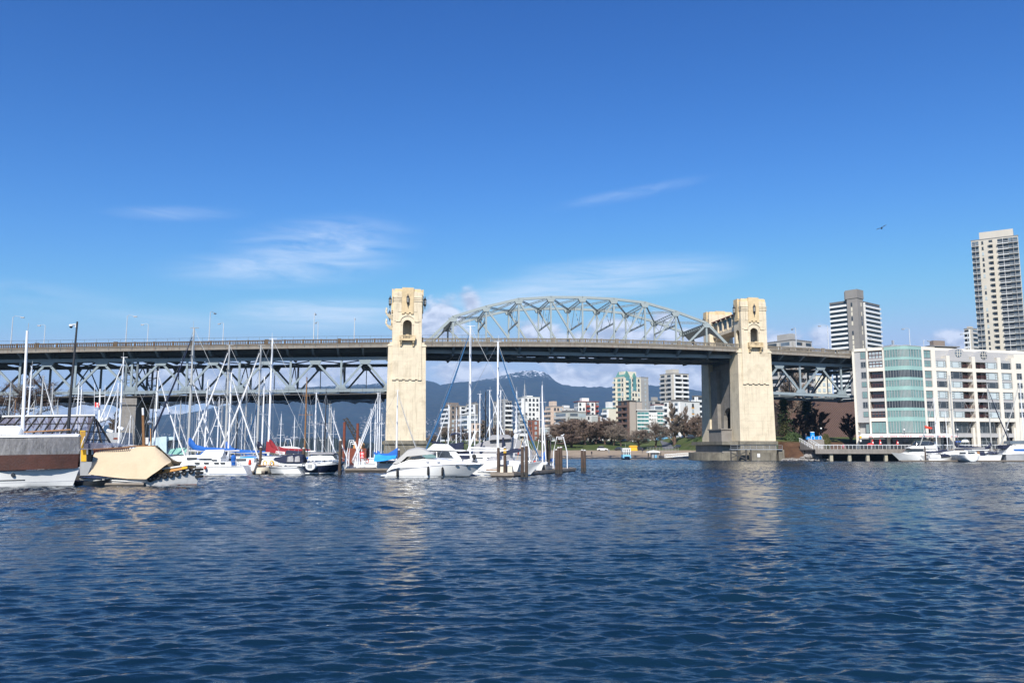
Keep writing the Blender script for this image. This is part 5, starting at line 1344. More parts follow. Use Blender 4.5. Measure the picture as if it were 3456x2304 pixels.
# rocks at the foot of the bank
gm('rock_grey', (.30, .28, .26), .95, var=.25, scale=1.5)
def rock(px, base, Y, w, h, label=None, seed=0):
    g = random.Random(seed); p = at(px, base, Y); b = MB()
    b.ball((0, 0, h * .4), 1, 7); b.v = [(x * w * (1 + .25 * g.uniform(-1, 1)), y * w * .8 * (1 + .2 * g.uniform(-1, 1)), h * .35 + (z - h * .4) * h * .7 * (1 + .2 * g.uniform(-1, 1))) for x, y, z in b.v]
    o = b.build('boulder', 'rock_grey'); o.location = (p.x, Y, max(p.z, 0) - .1); tag(o, label, 'boulder', 'boulders at the foot of the bank')
for i, (px, by, w, h, lab) in enumerate([(2724, 1542, .95, .9, 'grey boulder left of the big flat rock at the foot of the bank'), (2741, 1541, 1.2, .85, 'broad flat grey rock beside the end of the promenade'), (2708, 1545, .7, .5, 'low pale rock under the reddish shrub on the bank'),
                                    (2757, 1546, .8, .7, 'pale rock against the promenade abutment')]):
    rock(px, by, 226.2, w, h, lab, i)
st_ = MB(); g = random.Random(8)
for i in range(260):
    px = g.uniform(2640, 2800); Y = g.uniform(223.6, 226.6); x = at(px, 1550, Y).x; r = g.uniform(.12, .38); o_ = len(st_.v)
    st_.ball((x, Y, .05 + g.uniform(0, .35)), r, 4, .7)
tag(st_.build('shore_stones', 'rock_grey'), kind='stuff')
# walkway and timber fender beside the right tower
fw = thing('pier_walkway', 'grey steel walkway with pipe rails in front of the cream tower footing', 'walkway', bw(83.7, -7.2, 0), BANG)
b = MB(); b.box(1.0, 16, -.5, .6, 3.0, 3.18)
for k in range(9):
    x = 1.0 + 15 * k / 8; b.bar((x, -.45, 3.1), (x, -.45, 4.2), .06, .06)
for z in (3.65, 4.2): b.bar((1, -.45, z), (16, -.45, z), .06, .06)
b.build('deck_and_rails', 'galvanised', fw)
for x in (1.2, 3.0, 5.6, 7.0): MB().tube([(x, 0, -1), (x, 0, 3)], .2, 8).build('timber_pile', 'dark_planks', fw)
b = MB(); b.bar((1.2, 0, 2.2), (5.6, 0, .4), .25, .25); b.bar((1.2, 0, .8), (5.6, 0, 2.4), .2, .25); b.build('brace', 'dark_planks', fw)
fd = thing('concrete_fender', 'weathered concrete fender wall with a white notice before the right tower', 'fender', bw(90.6, -6.6, 0), BANG)
b = MB(); b.box(0, 7.6, -.4, .4, -1, 2.25); b.build('wall', 'weathered_concrete', fd); b = MB(); b.box(8.3, 9.9, -.5, .8, -1, 3.0); b.build('timber_end', 'weathered_concrete', fd)
b = MB(); b.box(2.0, 2.8, -.46, -.41, 1.0, 1.95); b.build('notice', 'white_paint', fd)
# ---------------------------------------------------------------- boats
gm('gelcoat_white', (.80, .80, .78), .25, var=.03, scale=.6, dark=(.5, .47, .4), streaks=.08); gm('gelcoat_cream', (.72, .66, .54), .3, var=.04, scale=.6); gm('hull_navy', (.008, .012, .03), .15, var=.1, scale=.5); gm('hull_grey', (.36, .37, .38), .4, var=.08, scale=.6, dark=(.2, .12, .07), streaks=.2)
gm('hull_pale', (.58, .58, .57), .45, var=.06, scale=.6, dark=(.25, .2, .15), streaks=.25); gm('boot_blue', (.02, .09, .25), .4, var=.1, scale=1); gm('boot_dark', (.015, .018, .022), .5, var=.2, scale=1); gm('mast_white', (.82, .82, .82), .35, var=.03, scale=1); gm('mast_grey', (.50, .49, .46), .4, .25, var=.06, scale=1); gm('mast_black', (.02, .02, .022), .4, var=.2, scale=1); gm('mast_wood', (.26, .13, .05), .5, var=.15, scale=2)
gm('cover_blue', (.01, .11, .42), .8, var=.12, scale=2); gm('cover_navy', (.012, .018, .045), .85, var=.2, scale=2); gm('cover_red', (.25, .012, .02), .8, var=.12, scale=2); gm('cover_grey', (.27, .265, .27), .85, var=.08, scale=.8); gm('cover_white', (.68, .67, .64), .8, var=.05, scale=.8); gm('cover_green', (.01, .07, .04), .85, var=.15, scale=2); gm('cover_teal', (.22, .44, .36), .85, var=.06, scale=.8)
gm('tarp_blue', (.03, .30, .72), .5, var=.12, scale=1.2); gm('canvas_tan', (.56, .445, .30), .85, var=.06, scale=.7, dark=(.45, .33, .2), stain=.3, bump=.9); gm('canvas_brown', (.065, .024, .017), .8, var=.3, scale=.8, bump=.9); gm('canvas_beige', (.43, .42, .395), .85, var=.04, scale=.7)
gm('jib_navy', (.012, .02, .05), .8, var=.1, scale=2); gm('jib_blue', (.03, .115, .25), .8, var=.1, scale=2); gm('teak', (.30, .15, .06), .6, var=.15, scale=2); gm('rubber_black', (.018, .018, .019), .85, var=.25, scale=3); gm('buoy_red', (.6, .06, .03), .5, var=.08, scale=2); gm('ring_yellow', (.75, .42, .03), .6, var=.06, scale=3)
gm('plank_grey', (.25, .21, .17), .9, var=.2, scale=1.5); gm('pile_brown', (.085, .055, .042), .95, var=.3, scale=1.2, dark=(.03, .035, .015), streaks=.5); gm('float_dark', (.05, .045, .04), .95, var=.3, scale=1.2); gm('rust', (.20, .055, .03), .9, var=.2, scale=1.5); gm('orange_wood', (.62, .30, .09), .6, var=.08, scale=1.5); gm('sign_amber', (.55, .33, .02), .7, var=.1, scale=3)
gm('rib_grey', (.42, .42, .46), .7, var=.08, scale=2); gm('panel_pale_teal', (.50, .64, .66), .6, var=.06, scale=.6); gm('green_net', (.02, .36, .22), .8, var=.15, scale=3); gm('ferry_blue', (.16, .42, .66), .4, var=.05, scale=1)
def clear_plastic(name, c, lo, hi, sc_):
    m = bpy.data.materials.new(name); m.use_nodes = True; t = NT(m.node_tree); b = t.n['Principled BSDF']
    tc = t.new('ShaderNodeTexCoord').outputs['Object']; n = t.noise(t.mapping(tc, scale=(1, 1, .3)), sc_, 5, .7, .4)
    t.put(b.inputs['Base Color'], t.mix(t.rng(n, .35, .7), tuple(x * .6 for x in c), c)); b.inputs['Roughness'].default_value = .18
    t.put(b.inputs['Alpha'], t.rng(n, .3, .7, lo, hi))
    bp_ = t.new('ShaderNodeBump'); bp_.inputs['Strength'].default_value = .8; bp_.inputs['Distance'].default_value = .12; t.put(bp_.inputs['Height'], n); t.l.new(bp_.outputs[0], b.inputs['Normal'])
    M[name] = m
clear_plastic('clear_curtain', (.32, .31, .31), .55, .95, 2.5); clear_plastic('roof_sheeting', (.24, .23, .30), .45, .7, .5); clear_plastic('plastic_wrap', (.62, .60, .60), .6, .95, 1.5)

class Hull:                                              # bow towards +x, waterline at z = 0
    def __init__(s, L, B, zs, zm, zb, rake=.8, tr=-.2, ts=.75, flare=.32): s.__dict__.update(locals())
    def sheer(s, u): return s.zs * (1 - u) * (1 - 2 * u) + s.zm * 4 * u * (1 - u) + s.zb * u * (2 * u - 1)
    def pt(s, u, z, side, grow=0.0):
        w = z / s.sheer(u)
        pl = s.ts + (1 - s.ts) * math.sin(math.pi / 2 * min(1, u / .45)) if u < .45 else max(0.0, 1 - ((u - .45) / .55) ** 2.3)
        sec = (.92 + .08 * min(1, w)) if z >= 0 else .92 * max(0, 1 + z / .5) ** .6
        fl = 1 - (1 - min(1, max(0, w))) * s.flare * max(0, (u - .5) / .5)
        return (u * (s.L - s.rake * (1 - min(1, max(-.3, w)))) + s.tr * (1 - u) * w, side * (s.B / 2 * pl * sec * fl + grow), z)
    def mesh(s, b=None):
        b = b or MB(); rings = []
        for u in np.linspace(0, 1, 19):
            h = s.sheer(u); zsq = [h, h * .66, h * .33, 0.0, -.2]
            rings.append([s.pt(u, z, 1) for z in zsq] + [s.pt(u, -.45, 0)] + [s.pt(u, z, -1) for z in zsq[::-1]])
        return b.loft(rings)
    def band(s, z0, z1, grow=.012, u0=0.0, u1=1.0, rel=False):
        b = MB()
        for side in (1, -1):
            rows = []
            for u in np.linspace(u0, u1, 16):
                h = s.sheer(u); a, e = (z0 * h, z1 * h) if rel else (z0, z1)
                rows.append([s.pt(u, a, side, grow), s.pt(u, e, side, grow), s.pt(u, e, side, grow - .03), s.pt(u, a, side, grow - .03)])
            b.loft(rows)
        return b
CACHE = {}
def shared(key, name, maker, m, parent):
    if key not in CACHE: o = maker().build(name, m, parent, smooth=(name in ('hull', 'furled_jib', 'mast', 'sail_cover'))); CACHE[key] = o.data; return o
    o = bpy.data.objects.new(name, CACHE[key]); col.objects.link(o); o.parent = parent; return o
SH = Hull(9.5, 3.0, .95, .85, 1.25, 1.1, -.35, .7)
MX = 5.6
def cover_mesh():
    b = MB(); rows = []
    for u, r, zc in ((0, .27, 2.6), (.06, .28, 2.45), (.16, .19, 2.1), (.35, .15, 1.97), (.7, .12, 1.93), (1, .07, 1.93)):
        x = MX - .05 - u * 3.7; rows.append([(x, r * .55 * math.cos(a), zc + r * 1.3 * math.sin(a)) for a in np.linspace(0, 2 * math.pi, 9)[:-1]])
    return b.loft(rows)
def cabin_mesh():
    b = MB(); rows = []
    for x, w, h in ((2.6, .95, 1.42), (3.2, 1.0, 1.5), (5.0, .92, 1.52), (6.6, .62, 1.4), (7.3, .4, 1.2)):
        rows.append([(x, -w, .8), (x, -w * .85, h), (x, w * .85, h), (x, w, .8)])
    return b.loft(rows)
def sailboat(px, py, Y, deg, label, mast='white', jib='white', cover='blue', hull='gelcoat_white', boot='boot_blue', group='sailboats moored in the marina', hfix=None):
    """the masthead shows at (px, py); deg is the heading of the bow, 0 to the right"""
    top = at(px, py, Y); s = top.z / 12.0; r = R(deg)
    t = thing('sailboat', label, 'sailboat', (top.x - math.cos(r) * MX * s, Y - math.sin(r) * MX * s, 0), r, group); t.scale = (s, s, s)
    shared(('hull', hull), 'hull', SH.mesh, hull, t)
    shared(('boot', boot), 'boot_stripe', lambda: SH.band(-.02, .14), boot, t)
    cab = shared('cabin', 'cabin', cabin_mesh, 'gelcoat_white', t)
    shared('cabw', 'cabin_window', lambda: MB().box(3.3, 4.2, -.99, .99, 1.12, 1.32).box(4.5, 5.3, -.97, .97, 1.12, 1.32), 'glass_dark', cab)
    mst = shared(('mast', mast), 'mast', lambda: MB().tube([(MX, 0, 1.2), (MX, 0, 7), (MX, 0, 11.92)], [.105, .10, .075], 8).tube([(MX - .4, 0, 11.95), (MX + .3, 0, 11.95)], .025, 4).tube([(MX + .05, 0, 11.9), (MX + .05, 0, 12.5)], .012, 4), 'mast_' + mast, t)
    shared(('spr', mast), 'spreader', lambda: MB().bar((MX, -.85, 7.2), (MX, .85, 7.2), .07, .05).bar((MX, -.55, 9.6), (MX, .55, 9.6), .06, .04), 'mast_' + mast, mst)
    bm_ = shared(('boom', mast), 'boom', lambda: MB().tube([(MX, 0, 1.85), (MX - 4.2, 0, 1.85)], .065, 6), 'mast_' + mast, t)
    if cover: shared(('cov', cover), 'sail_cover', cover_mesh, 'cover_' + cover, bm_)
    if jib: shared(('jib', jib), 'furled_jib', lambda: MB().tube([(9.35, 0, 1.35), (8.2, 0, 4.1), (6.9, 0, 7.6), (MX + .12, 0, 11.2)], [.06, .085, .075, .03], 6), {'white': 'mast_white', 'navy': 'jib_navy', 'blue': 'jib_blue', 'grey': 'mast_grey'}[jib], t)
    shared('rig', 'rigging', lambda: MB().tube([(.1, 0, 1.1), (MX, 0, 11.9)], .016, 3).tube([(MX, -1.35, 1.0), (MX, -.85, 7.2), (MX, 0, 11.7)], .016, 3).tube([(MX, 1.35, 1.0), (MX, .85, 7.2), (MX, 0, 11.7)], .016, 3).tube([(9.4, 0, 1.3), (MX, 0, 11.8)], .014, 3), 'galvanised', t)
    shared('pul', 'guard_rail', lambda: MB().tube([(8.6, -.55, 1.15), (8.9, -.4, 1.75), (9.45, 0, 1.85), (8.9, .4, 1.75), (8.6, .55, 1.15)], .022, 4).tube([SH.pt(u, SH.sheer(u), -1)[:2] + (SH.sheer(u) + .55,) for u in np.linspace(0, .9, 9)], .014, 3).tube([SH.pt(u, SH.sheer(u), 1)[:2] + (SH.sheer(u) + .55,) for u in np.linspace(0, .9, 9)], .014, 3), 'galvanised', t)
    return t
L_ = 'sailboat '
fleet = [
 (38, 1288, 125, 95, 'grey', None, 'navy', 'with a thin grey mast at the far left, left of the thick white mast'),
 (54, 1343, 150, 80, 'wood', None, None, 'with a short brown mast just left of the thick white mast'),
 (108, 1233, 112, 100, 'white', None, 'blue', 'with a clean white mast just right of the big boat mast at far left'),
 (117, 1349, 150, 70, 'grey', None, 'blue', 'with a short grey mast over the translucent roof, right of the two white masts'),
 (147, 1268, 120, 20, 'grey', 'white', 'navy', 'with a dark grey mast and white furled jib over the translucent roof'),
 (180, 1293, 125, 110, 'grey', None, 'blue', 'with a grey mast midway along the translucent roof'),
 (196, 1348, 155, 100, 'grey', 'white', 'blue', 'with a short mast between the grey mast and the camera pole'),
 (268, 1285, 116, 96, 'white', None, 'navy', 'with the left one of two close white masts right of the camera pole'),
 (277, 1299, 121, 100, 'white', None, 'blue', 'with the right one of two close white masts right of the camera pole'),
 (400, 1292, 122, 170, 'white', 'white', 'blue', 'with a slim white mast left of the tall one at the side pier'),
 (418, 1204, 116, 178, 'white', 'white', 'navy', 'with a tall white mast and jib slanting left in front of the side pier'),
 (441, 1402, 120, 165, 'white', 'white', None, 'with a short white mast against the concrete of the side pier'),
 (450, 1407, 128, 90, 'grey', None, None, 'with a thin short mast against the right part of the pier face'),
 (520, 1325, 118, 88, 'black', None, 'navy', 'with a dark mast just right of the side pier'),
 (535, 1251, 113, 8, 'white', 'white', 'blue', 'with a white mast right of the pier and a white jib slanting right'),
 (593, 1371, 150, 20, 'white', 'white', 'blue', 'with a short white mast between the pier and the tallest thick mast'),
 (611, 1351, 140, 95, 'grey', None, 'navy', 'with a pale grey mast just left of the tallest thick mast'),
 (648, 1262, 118, 3, 'black', 'white', 'navy', 'with a black mast touching the tallest thick mast'),
 (674, 1374, 148, 92, 'white', None, 'blue', 'with a white mast right of the black mast, against the mountain edge'),
 (666, 1392, 165, 15, 'grey', 'white', None, 'with a small grey mast between the black mast and the white crossing jibs'),
 (702, 1281, 117, 0, 'white', 'white', 'blue', 'with a bright mast and a white jib crossing to the right before the truss'),
 (695, 1387, 160, 100, 'grey', None, None, 'with a small pale mast behind the crossing jibs, left of the bright mast'),
 (741, 1339, 130, 85, 'white', None, 'navy', 'with the left one of a close pair of masts before the second thick mast'),
 (751, 1345, 134, 172, 'grey', 'white', 'blue', 'with the right one of a close pair of masts before the second thick mast'),
 (782, 1256, 114, 4, 'white', 'white', 'navy', 'with a brilliant white mast against the second thick mast, jib to the right'),
 (798, 1390, 160, 90, 'grey', None, None, 'with a small dull mast right of the brilliant white mast'),
 (804, 1365, 150, 160, 'black', 'grey', 'navy', 'with a dark mast and grey jib in the middle of the mast thicket'),
 (820, 1391, 158, 175, 'white', 'white', 'blue', 'with a small white mast whose jib crosses another like a tent'),
 (835, 1279, 118, 178, 'grey', 'grey', 'blue', 'with a stout grey mast midway between the tall thick masts, jib to the left'),
 (850, 1394, 155, 95, 'grey', None, 'blue', 'with a thin grey mast behind the stout grey mast on its right'),
 (862, 1404, 140, 90, 'white', None, None, 'with a plain white mast just left of the third tall thick mast'),
 (893, 1270, 120, 150, 'white', 'blue', 'blue', 'with a white mast between two tall ones, blue jib cover slanting left'),
 (950, 1395, 150, 90, 'white', None, None, 'with a thin white mast alone against the mountain right of the red sail cover'),
 (995, 1405, 140, 95, 'white', None, 'red', 'with a two-tone thin mast left of the wooden mast'),
 (1036, 1271, 118, 95, 'wood', None, 'green', 'with a varnished wooden mast and dark green sail cover'),
 (1046, 1385, 150, 100, 'grey', None, None, 'with a faint thin mast just right of the wooden mast'),
 (1068, 1324, 122, 3, 'white', 'white', 'blue', 'with a white mast right of the wooden mast, jib slanting right'),
 (1101, 1320, 121, 100, 'black', None, 'blue', 'with a tall black mast right of the wooden one'),
 (1090, 1421, 140, 92, 'white', None, None, 'with a short white mast crossed by a jib before the far trees'),
 (1113, 1362, 128, 0, 'grey', 'white', 'navy', 'with the leftmost of three close masts right of the black mast'),
 (1119, 1371, 133, 95, 'grey', None, None, 'with the middle one of three close masts right of the black mast'),
 (1128, 1384, 130, 100, 'white', None, None, 'with the rightmost of three close masts right of the black mast'),
 (1253, 1380, 150, 178, 'white', 'white', None, 'with a slim mast furthest left in the cluster by the near cream tower'),
 (1268, 1364, 146, 180, 'white', 'white', 'navy', 'with the second mast from left in the cluster by the near cream tower'),
 (1276, 1325, 140, 176, 'white', 'white', 'blue', 'with the tallest slim mast in the cluster by the near cream tower'),
 (1283, 1328, 143, 90, 'white', None, None, 'with a thick white mast at the right of the cluster by the cream tower'),
 (1289, 1395, 155, 80, 'white', None, None, 'with a short tilted mast against the left edge of the cream tower'),
 (1514, 1365, 128, 178, 'white', 'white', 'blue', 'with a slim white mast before the brown tower, above the flybridge boat'),
 (1541, 1375, 132, 90, 'white', None, 'blue', 'with a slim mast midway between the brown tower mast and the tallest mast'),
 (1556, 1381, 135, 95, 'white', None, None, 'with a slim mast close left of the tallest blue-jibbed mast'),
 (1603, 1366, 128, 90, 'white', None, 'navy', 'with a slim mast close right of the tallest blue-jibbed mast'),
 (1620, 1328, 124, 5, 'white', 'navy', 'blue', 'with a pale mast between the two tallest masts, right of the dark-sided flats'),
 (1639, 1321, 122, 95, 'black', None, 'navy', 'with a black mast between the two tallest masts'),
 (1653, 1316, 120, 2, 'white', 'white', 'blue', 'with a white mast right of the black one, its jib slanting right'),
 (1690, 1316, 122, 180, 'white', 'white', None, 'with a white mast touching the tallest right mast'),
 (1702, 1335, 124, 92, 'grey', 'white', 'navy', 'with a mast black below and grey above, right of the tallest pair'),
 (1744, 1317, 126, 265, 'white', 'white', 'blue', 'with a white mast in front of the white slab tower left edge'),
 (1771, 1294, 132, 90, 'grey', None, 'blue', 'with a very thin mast in front of the white slab tower'),
 (1830, 1298, 116, 275, 'white', 'white', 'blue', 'with a tall white mast standing right of the white slab tower')]
for px, py, Y, dg, ma, ji, co, lab in fleet: sailboat(px, py, Y, dg, L_ + lab, ma, ji, co)

def X(px, Y, py=1540): return at(px, py, Y).x
class Pic:                                               # shapes given by picture points, cut from a boat's own mid plane outwards
    def __init__(s, t, Y): s.t, s.Y, s.o = t, Y, t.location.copy()
    def p(s, px, py, y=0.0): q = at(px, py, s.Y + y); return (q.x - s.o.x, q.z - s.o.z)
    def slab(s, name, m, poly, y0, y1, parent=None, smooth=False):
        return MB().prism([s.p(*a, min(y0, y1)) for a in poly], y0, y1, 'y').build(name, m, parent or s.t, smooth)
    def tent(s, name, m, prof, parent=None):              # prof: (px, y bottom, y top, half width at bottom, half width at top)
        rows = []
        for px, yb, yt, wb, wt in prof:
            x, zb = s.p(px, yb, -wb * .8); _, z1 = s.p(px, yt, -wt * .5); zm = zb + (z1 - zb) * .8
            rows.append([(x, -wb, zb), (x, -wb * .5 - wt * .5, (zb + zm) / 2 + .02), (x, -wt, zm), (x, -wt * .45, z1), (x, wt * .45, z1), (x, wt, zm), (x, wb * .5 + wt * .5, (zb + zm) / 2), (x, wb, zb)])
        return MB().loft(rows).build(name, m, parent or s.t, smooth=True)
    def tube(s, name, m, pts, r, y=0.0, n=6, parent=None):
        return MB().tube([(s.p(a, b, y)[0], y, s.p(a, b, y)[1]) for a, b in pts], r, n).build(name, m, parent or s.t)
def boat(name, label, cat, px, Y, flip=False, group=None):
    return thing(name, label, cat, (X(px, Y, 1580), Y, 0), math.pi if flip else 0, group)

# --- white sport cruiser in front
Y = 99.5; cr = boat('motor_cruiser', 'white sport cruiser with a beige canvas top and three black fenders', 'motor boat', 1305, Y); P = Pic(cr, Y)
Lc = X(1634, Y, 1565) - X(1305, Y, 1591); H5 = Hull(Lc, 3.8, .62, 1.42, 1.52, 1.95, .32, .86)
hu = H5.mesh().build('hull', 'gelcoat_white', cr, smooth=True); H5.band(-.03, .13).build('boot_stripe', 'boot_dark', cr); H5.band(.94, 1.01, .03, rel=True).build('rub_rail', 'rib_grey', cr)
H5.band(.2, .225, .012, .02, .85).build('pin_stripe', 'cover_navy', cr)
P.tent('deck_moulding', 'gelcoat_white', [(1306, 1591, 1589, 1.6, 1.5), (1322, 1583, 1567, 1.7, 1.6), (1345, 1577, 1562, 1.75, 1.6), (1381, 1575, 1547, 1.75, 1.5), (1432, 1573, 1543, 1.8, 1.45), (1488, 1571, 1545, 1.75, 1.4), (1530, 1569, 1553, 1.6, 1.2), (1575, 1567, 1557, 1.2, .8), (1620, 1566, 1562, .5, .3)])
P.tent('canvas_top', 'canvas_beige', [(1326, 1566, 1563, 1.6, 1.45), (1350, 1562, 1538, 1.58, 1.4), (1374, 1540, 1517, 1.5, 1.25), (1406, 1537, 1508, 1.48, 1.2), (1424, 1535, 1510, 1.48, 1.2), (1452, 1532, 1525, 1.45, 1.2), (1464, 1531.5, 1529, 1.42, 1.2)])
for sy in (-1.49, 1.45):
    P.slab('windscreen', 'glass_dark', [(1381, 1547), (1390, 1540), (1420, 1535.5), (1431, 1545)], sy, sy + .04); P.slab('windscreen', 'teal_pane', [(1424.5, 1536), (1457, 1531.5), (1473, 1539), (1472, 1544.5), (1437, 1546)], sy, sy + .04)
    P.tube('bow_rail', 'galvanised', [(1440, 1551), (1452, 1545), (1530, 1545), (1600, 1553), (1626, 1562)], .025, sy * .8, 5)
for u in (.58, .665): pass
for px in (1442, 1480): P.slab('port_light', 'rib_grey', [(px - 6, 1558), (px, 1556), (px + 6, 1558), (px, 1560.5)], -1.80, -1.6)
for u in (.74, .85):
    c = H5.pt(u, H5.sheer(u) * .86, -1, .02); b = MB(); b.prism([(c[0] - .28, c[2]), (c[0], c[2] + .1), (c[0] + .28, c[2]), (c[0], c[2] - .1)], c[1] - .03, c[1] + .15, 'y'); b.build('port_light', 'glass_dark', cr)
for px, y0, y1 in ((1349, 1579, 1608), (1451, 1572, 1602), (1498, 1574, 1604)):
    x, z1 = P.p(px, y0); _, z0 = P.p(px, y1); u = x / Lc; yy = H5.pt(u, .7, -1, .16)[1]
    f = thing('fender', 'black fender hanging on the %s of the white sport cruiser' % {1349: 'stern quarter', 1451: 'middle of the side', 1498: 'forward part'}[px], 'fender', (cr.location.x + x, Y + yy, 0), 0, 'black fenders on the white sport cruiser')
    b = MB(); b.lathe((0, 0, z0), [(.04, 0), (.13, .1), (.14, (z1 - z0) * .5), (.13, z1 - z0 - .12), (.04, z1 - z0)], 10); b.build('body', 'rubber_black', f, smooth=True)
    MB().tube([(0, 0, z1), (0, .15, z1 + .75)], .015, 4).build('line', 'rib_grey', f)
b = MB(); b.box(-.45, .2, -1.5, 1.5, .18, .3); b.build('swim_platform', 'gelcoat_white', cr)

# --- flybridge boat behind it
Y = 107.0; fb6 = boat('flybridge_boat', 'white flybridge motor boat with navy canvas behind the sport cruiser', 'motor boat', 1437, Y); P = Pic(fb6, Y)
h6 = Hull(X(1610, Y) - X(1437, Y), 3.6, 1.0, 1.15, 1.5, 1.0, -.1, .85); m6 = h6.mesh(); m6.v = [(h6.L - x, y, z) for x, y, z in m6.v]; m6.build('hull', 'gelcoat_white', fb6, smooth=True)
P.tent('deckhouse', 'gelcoat_white', [(1438, 1560, 1520, 1.5, 1.35), (1445, 1560, 1514, 1.6, 1.4), (1500, 1560, 1514, 1.65, 1.45), (1540, 1560, 1516, 1.65, 1.45), (1560, 1556, 1550, 1.5, 1.3)])
P.slab('flybridge', 'gelcoat_white', [(1443, 1515), (1462, 1498), (1512, 1498), (1535, 1516)], -1.3, 1.3); P.slab('roof_overhang', 'gelcoat_white', [(1440, 1518), (1440, 1515), (1560, 1517), (1576, 1520), (1560, 1522)], -1.6, 1.6)
P.slab('side_window', 'glass_dark', [(1475, 1523.5), (1514, 1523), (1531, 1546), (1476, 1544)], -1.68, -1.45); P.slab('front_window', 'glass_dark', [(1453, 1525), (1471, 1524), (1471, 1543), (1460, 1540)], -1.68, -1.45)
P.slab('canvas', 'cover_navy', [(1455, 1490), (1463, 1488), (1500, 1493), (1488, 1497), (1462, 1496)], -1.1, 1.1); P.slab('canvas', 'cover_navy', [(1512, 1498), (1540, 1495), (1562, 1490), (1562, 1516), (1536, 1516)], -1.2, 1.2)
P.tent('bimini', 'cover_navy', [(1518, 1470, 1468, 1.1, 1.0), (1524, 1468, 1461, 1.1, .9), (1537, 1464, 1459, 1.1, .9), (1550, 1467, 1462, 1.1, .9), (1552, 1472, 1469, 1.1, 1.0)])
for a in ([(1519, 1470), (1530, 1498)], [(1551, 1470), (1520, 1498)], [(1551, 1470), (1548, 1496)]): P.tube('bimini_frame', 'galvanised', a, .025, -1.1, 4)
P.tube('aerial', 'mast_white', [(1487, 1495), (1490, 1395)], .02, .3, 4); P.slab('cockpit_shade', 'cover_navy', [(1546, 1524), (1580, 1522), (1583, 1550), (1562, 1552)], -1.35, 1.3)

# --- tallest masts: blue jib boat and white boom boat
sb = sailboat(1588, 1098, 112, 180, 'sailboat with the tallest white mast and a long blue furled jib to the left', 'white', 'blue', None)
sb2 = sailboat(1681, 1151, 104, 0, 'sailboat with a tall white mast, long white boom and dark blue jib to the right', 'white', 'blue', None); P = Pic(sb2, 104)
Y = 103.2; t = boat('wrapped_boat', 'small boat wrapped in clear plastic on the dock side of the white sport cruiser', 'boat', 1610, Y); P = Pic(t, Y)
P.slab('hull', 'gelcoat_white', [(1612, 1592), (1612, 1556), (1690, 1552), (1756, 1556), (1745, 1590)], -1.3, 1.3); P.tent('plastic_wrap', 'plastic_wrap', [(1640, 1560, 1552, 1.2, 1.0), (1655, 1580, 1541, 1.35, .6), (1690, 1578, 1538, 1.4, .4), (1725, 1570, 1544, 1.35, .6), (1737, 1562, 1554, 1.2, 1.0)])
P.slab('rubbing_strake', 'teak', [(1640, 1586), (1640, 1583), (1690, 1583), (1690, 1586)], -1.34, -1.3)
b = boat('outboard_motor', 'black outboard motor raised between the sport cruiser and the pilings', 'outboard motor', 1600, 102.5); Q = Pic(b, 102.5)
Q.tent('cowling', 'rubber_black', [(1593, 1545, 1534, .2, .15), (1600, 1546, 1532, .25, .2), (1607, 1545, 1535, .2, .15)]); Q.slab('leg', 'rubber_black', [(1598, 1545), (1604, 1545), (1602, 1560), (1597, 1558)], -.1, .1)
# boom and dark canvas lying on it
t = thing('boom_tent', 'dark navy sail bundle lashed along the boom beside the pilings', 'sail cover', (X(1690, 103.6), 103.6, 0)); P = Pic(t, 103.6)
P.tent('bundle', 'cover_navy', [(1676, 1540, 1530, .35, .25), (1700, 1538, 1523, .4, .3), (1730, 1529, 1514, .4, .3), (1745, 1526, 1512, .4, .3), (1758, 1522, 1514, .3, .2)])
t = thing('boom_spar', 'long white boom pointing left from the white-masted sailboat', 'boom', (X(1650, 104.2), 104.2, 0)); P = Pic(t, 104.2); P.tube('spar', 'mast_white', [(1583, 1511), (1709, 1514)], .14); P.tube('end_strut', 'mast_white', [(1579, 1521), (1606, 1455)], .13)
# --- grey covered boat
Y = 114.0; t = boat('covered_boat', 'large boat under a grey winter cover with navy straps', 'boat', 1590, Y); P = Pic(t, Y)
h = Hull(X(1800, Y) - X(1590, Y), 3.9, 1.3, 1.25, 1.6, 1.0, -.2, .8); h.mesh().build('hull', 'gelcoat_white', t, smooth=True)
P.tent('winter_cover', 'cover_grey', [(1588, 1560, 1508, 1.4, .5), (1615, 1558, 1494, 1.8, .6), (1660, 1556, 1482, 1.95, .5), (1700, 1556, 1474, 1.95, .5), (1730, 1556, 1475, 1.9, .5), (1765, 1555, 1490, 1.7, .5), (1798, 1552, 1520, .8, .3)])
P.tent('upper_cover', 'cover_grey', [(1652, 1486, 1472, 1.0, .6), (1660, 1484, 1467, 1.1, .7), (1715, 1480, 1466, 1.1, .7), (1724, 1480, 1471, 1.0, .6)])
P.slab('strap', 'cover_navy', [(1695, 1476), (1701, 1475), (1698, 1530), (1692, 1530)], -1.9, -1.2); P.slab('strap', 'cover_navy', [(1625, 1492), (1632, 1489), (1622, 1520), (1616, 1520)], -1.9, -1.2)
b = MB(); x, z = P.p(1740, 1456); b.ball((x, 0, z), .34, 8); x, z = P.p(1754, 1454); b.ball((x, 0, z), .24, 8); b.build('radar_dome', 'gelcoat_white', t, smooth=True); P.slab('radar_mast', 'gelcoat_white', [(1728, 1478), (1738, 1462), (1742, 1462), (1738, 1478)], -.2, .2)

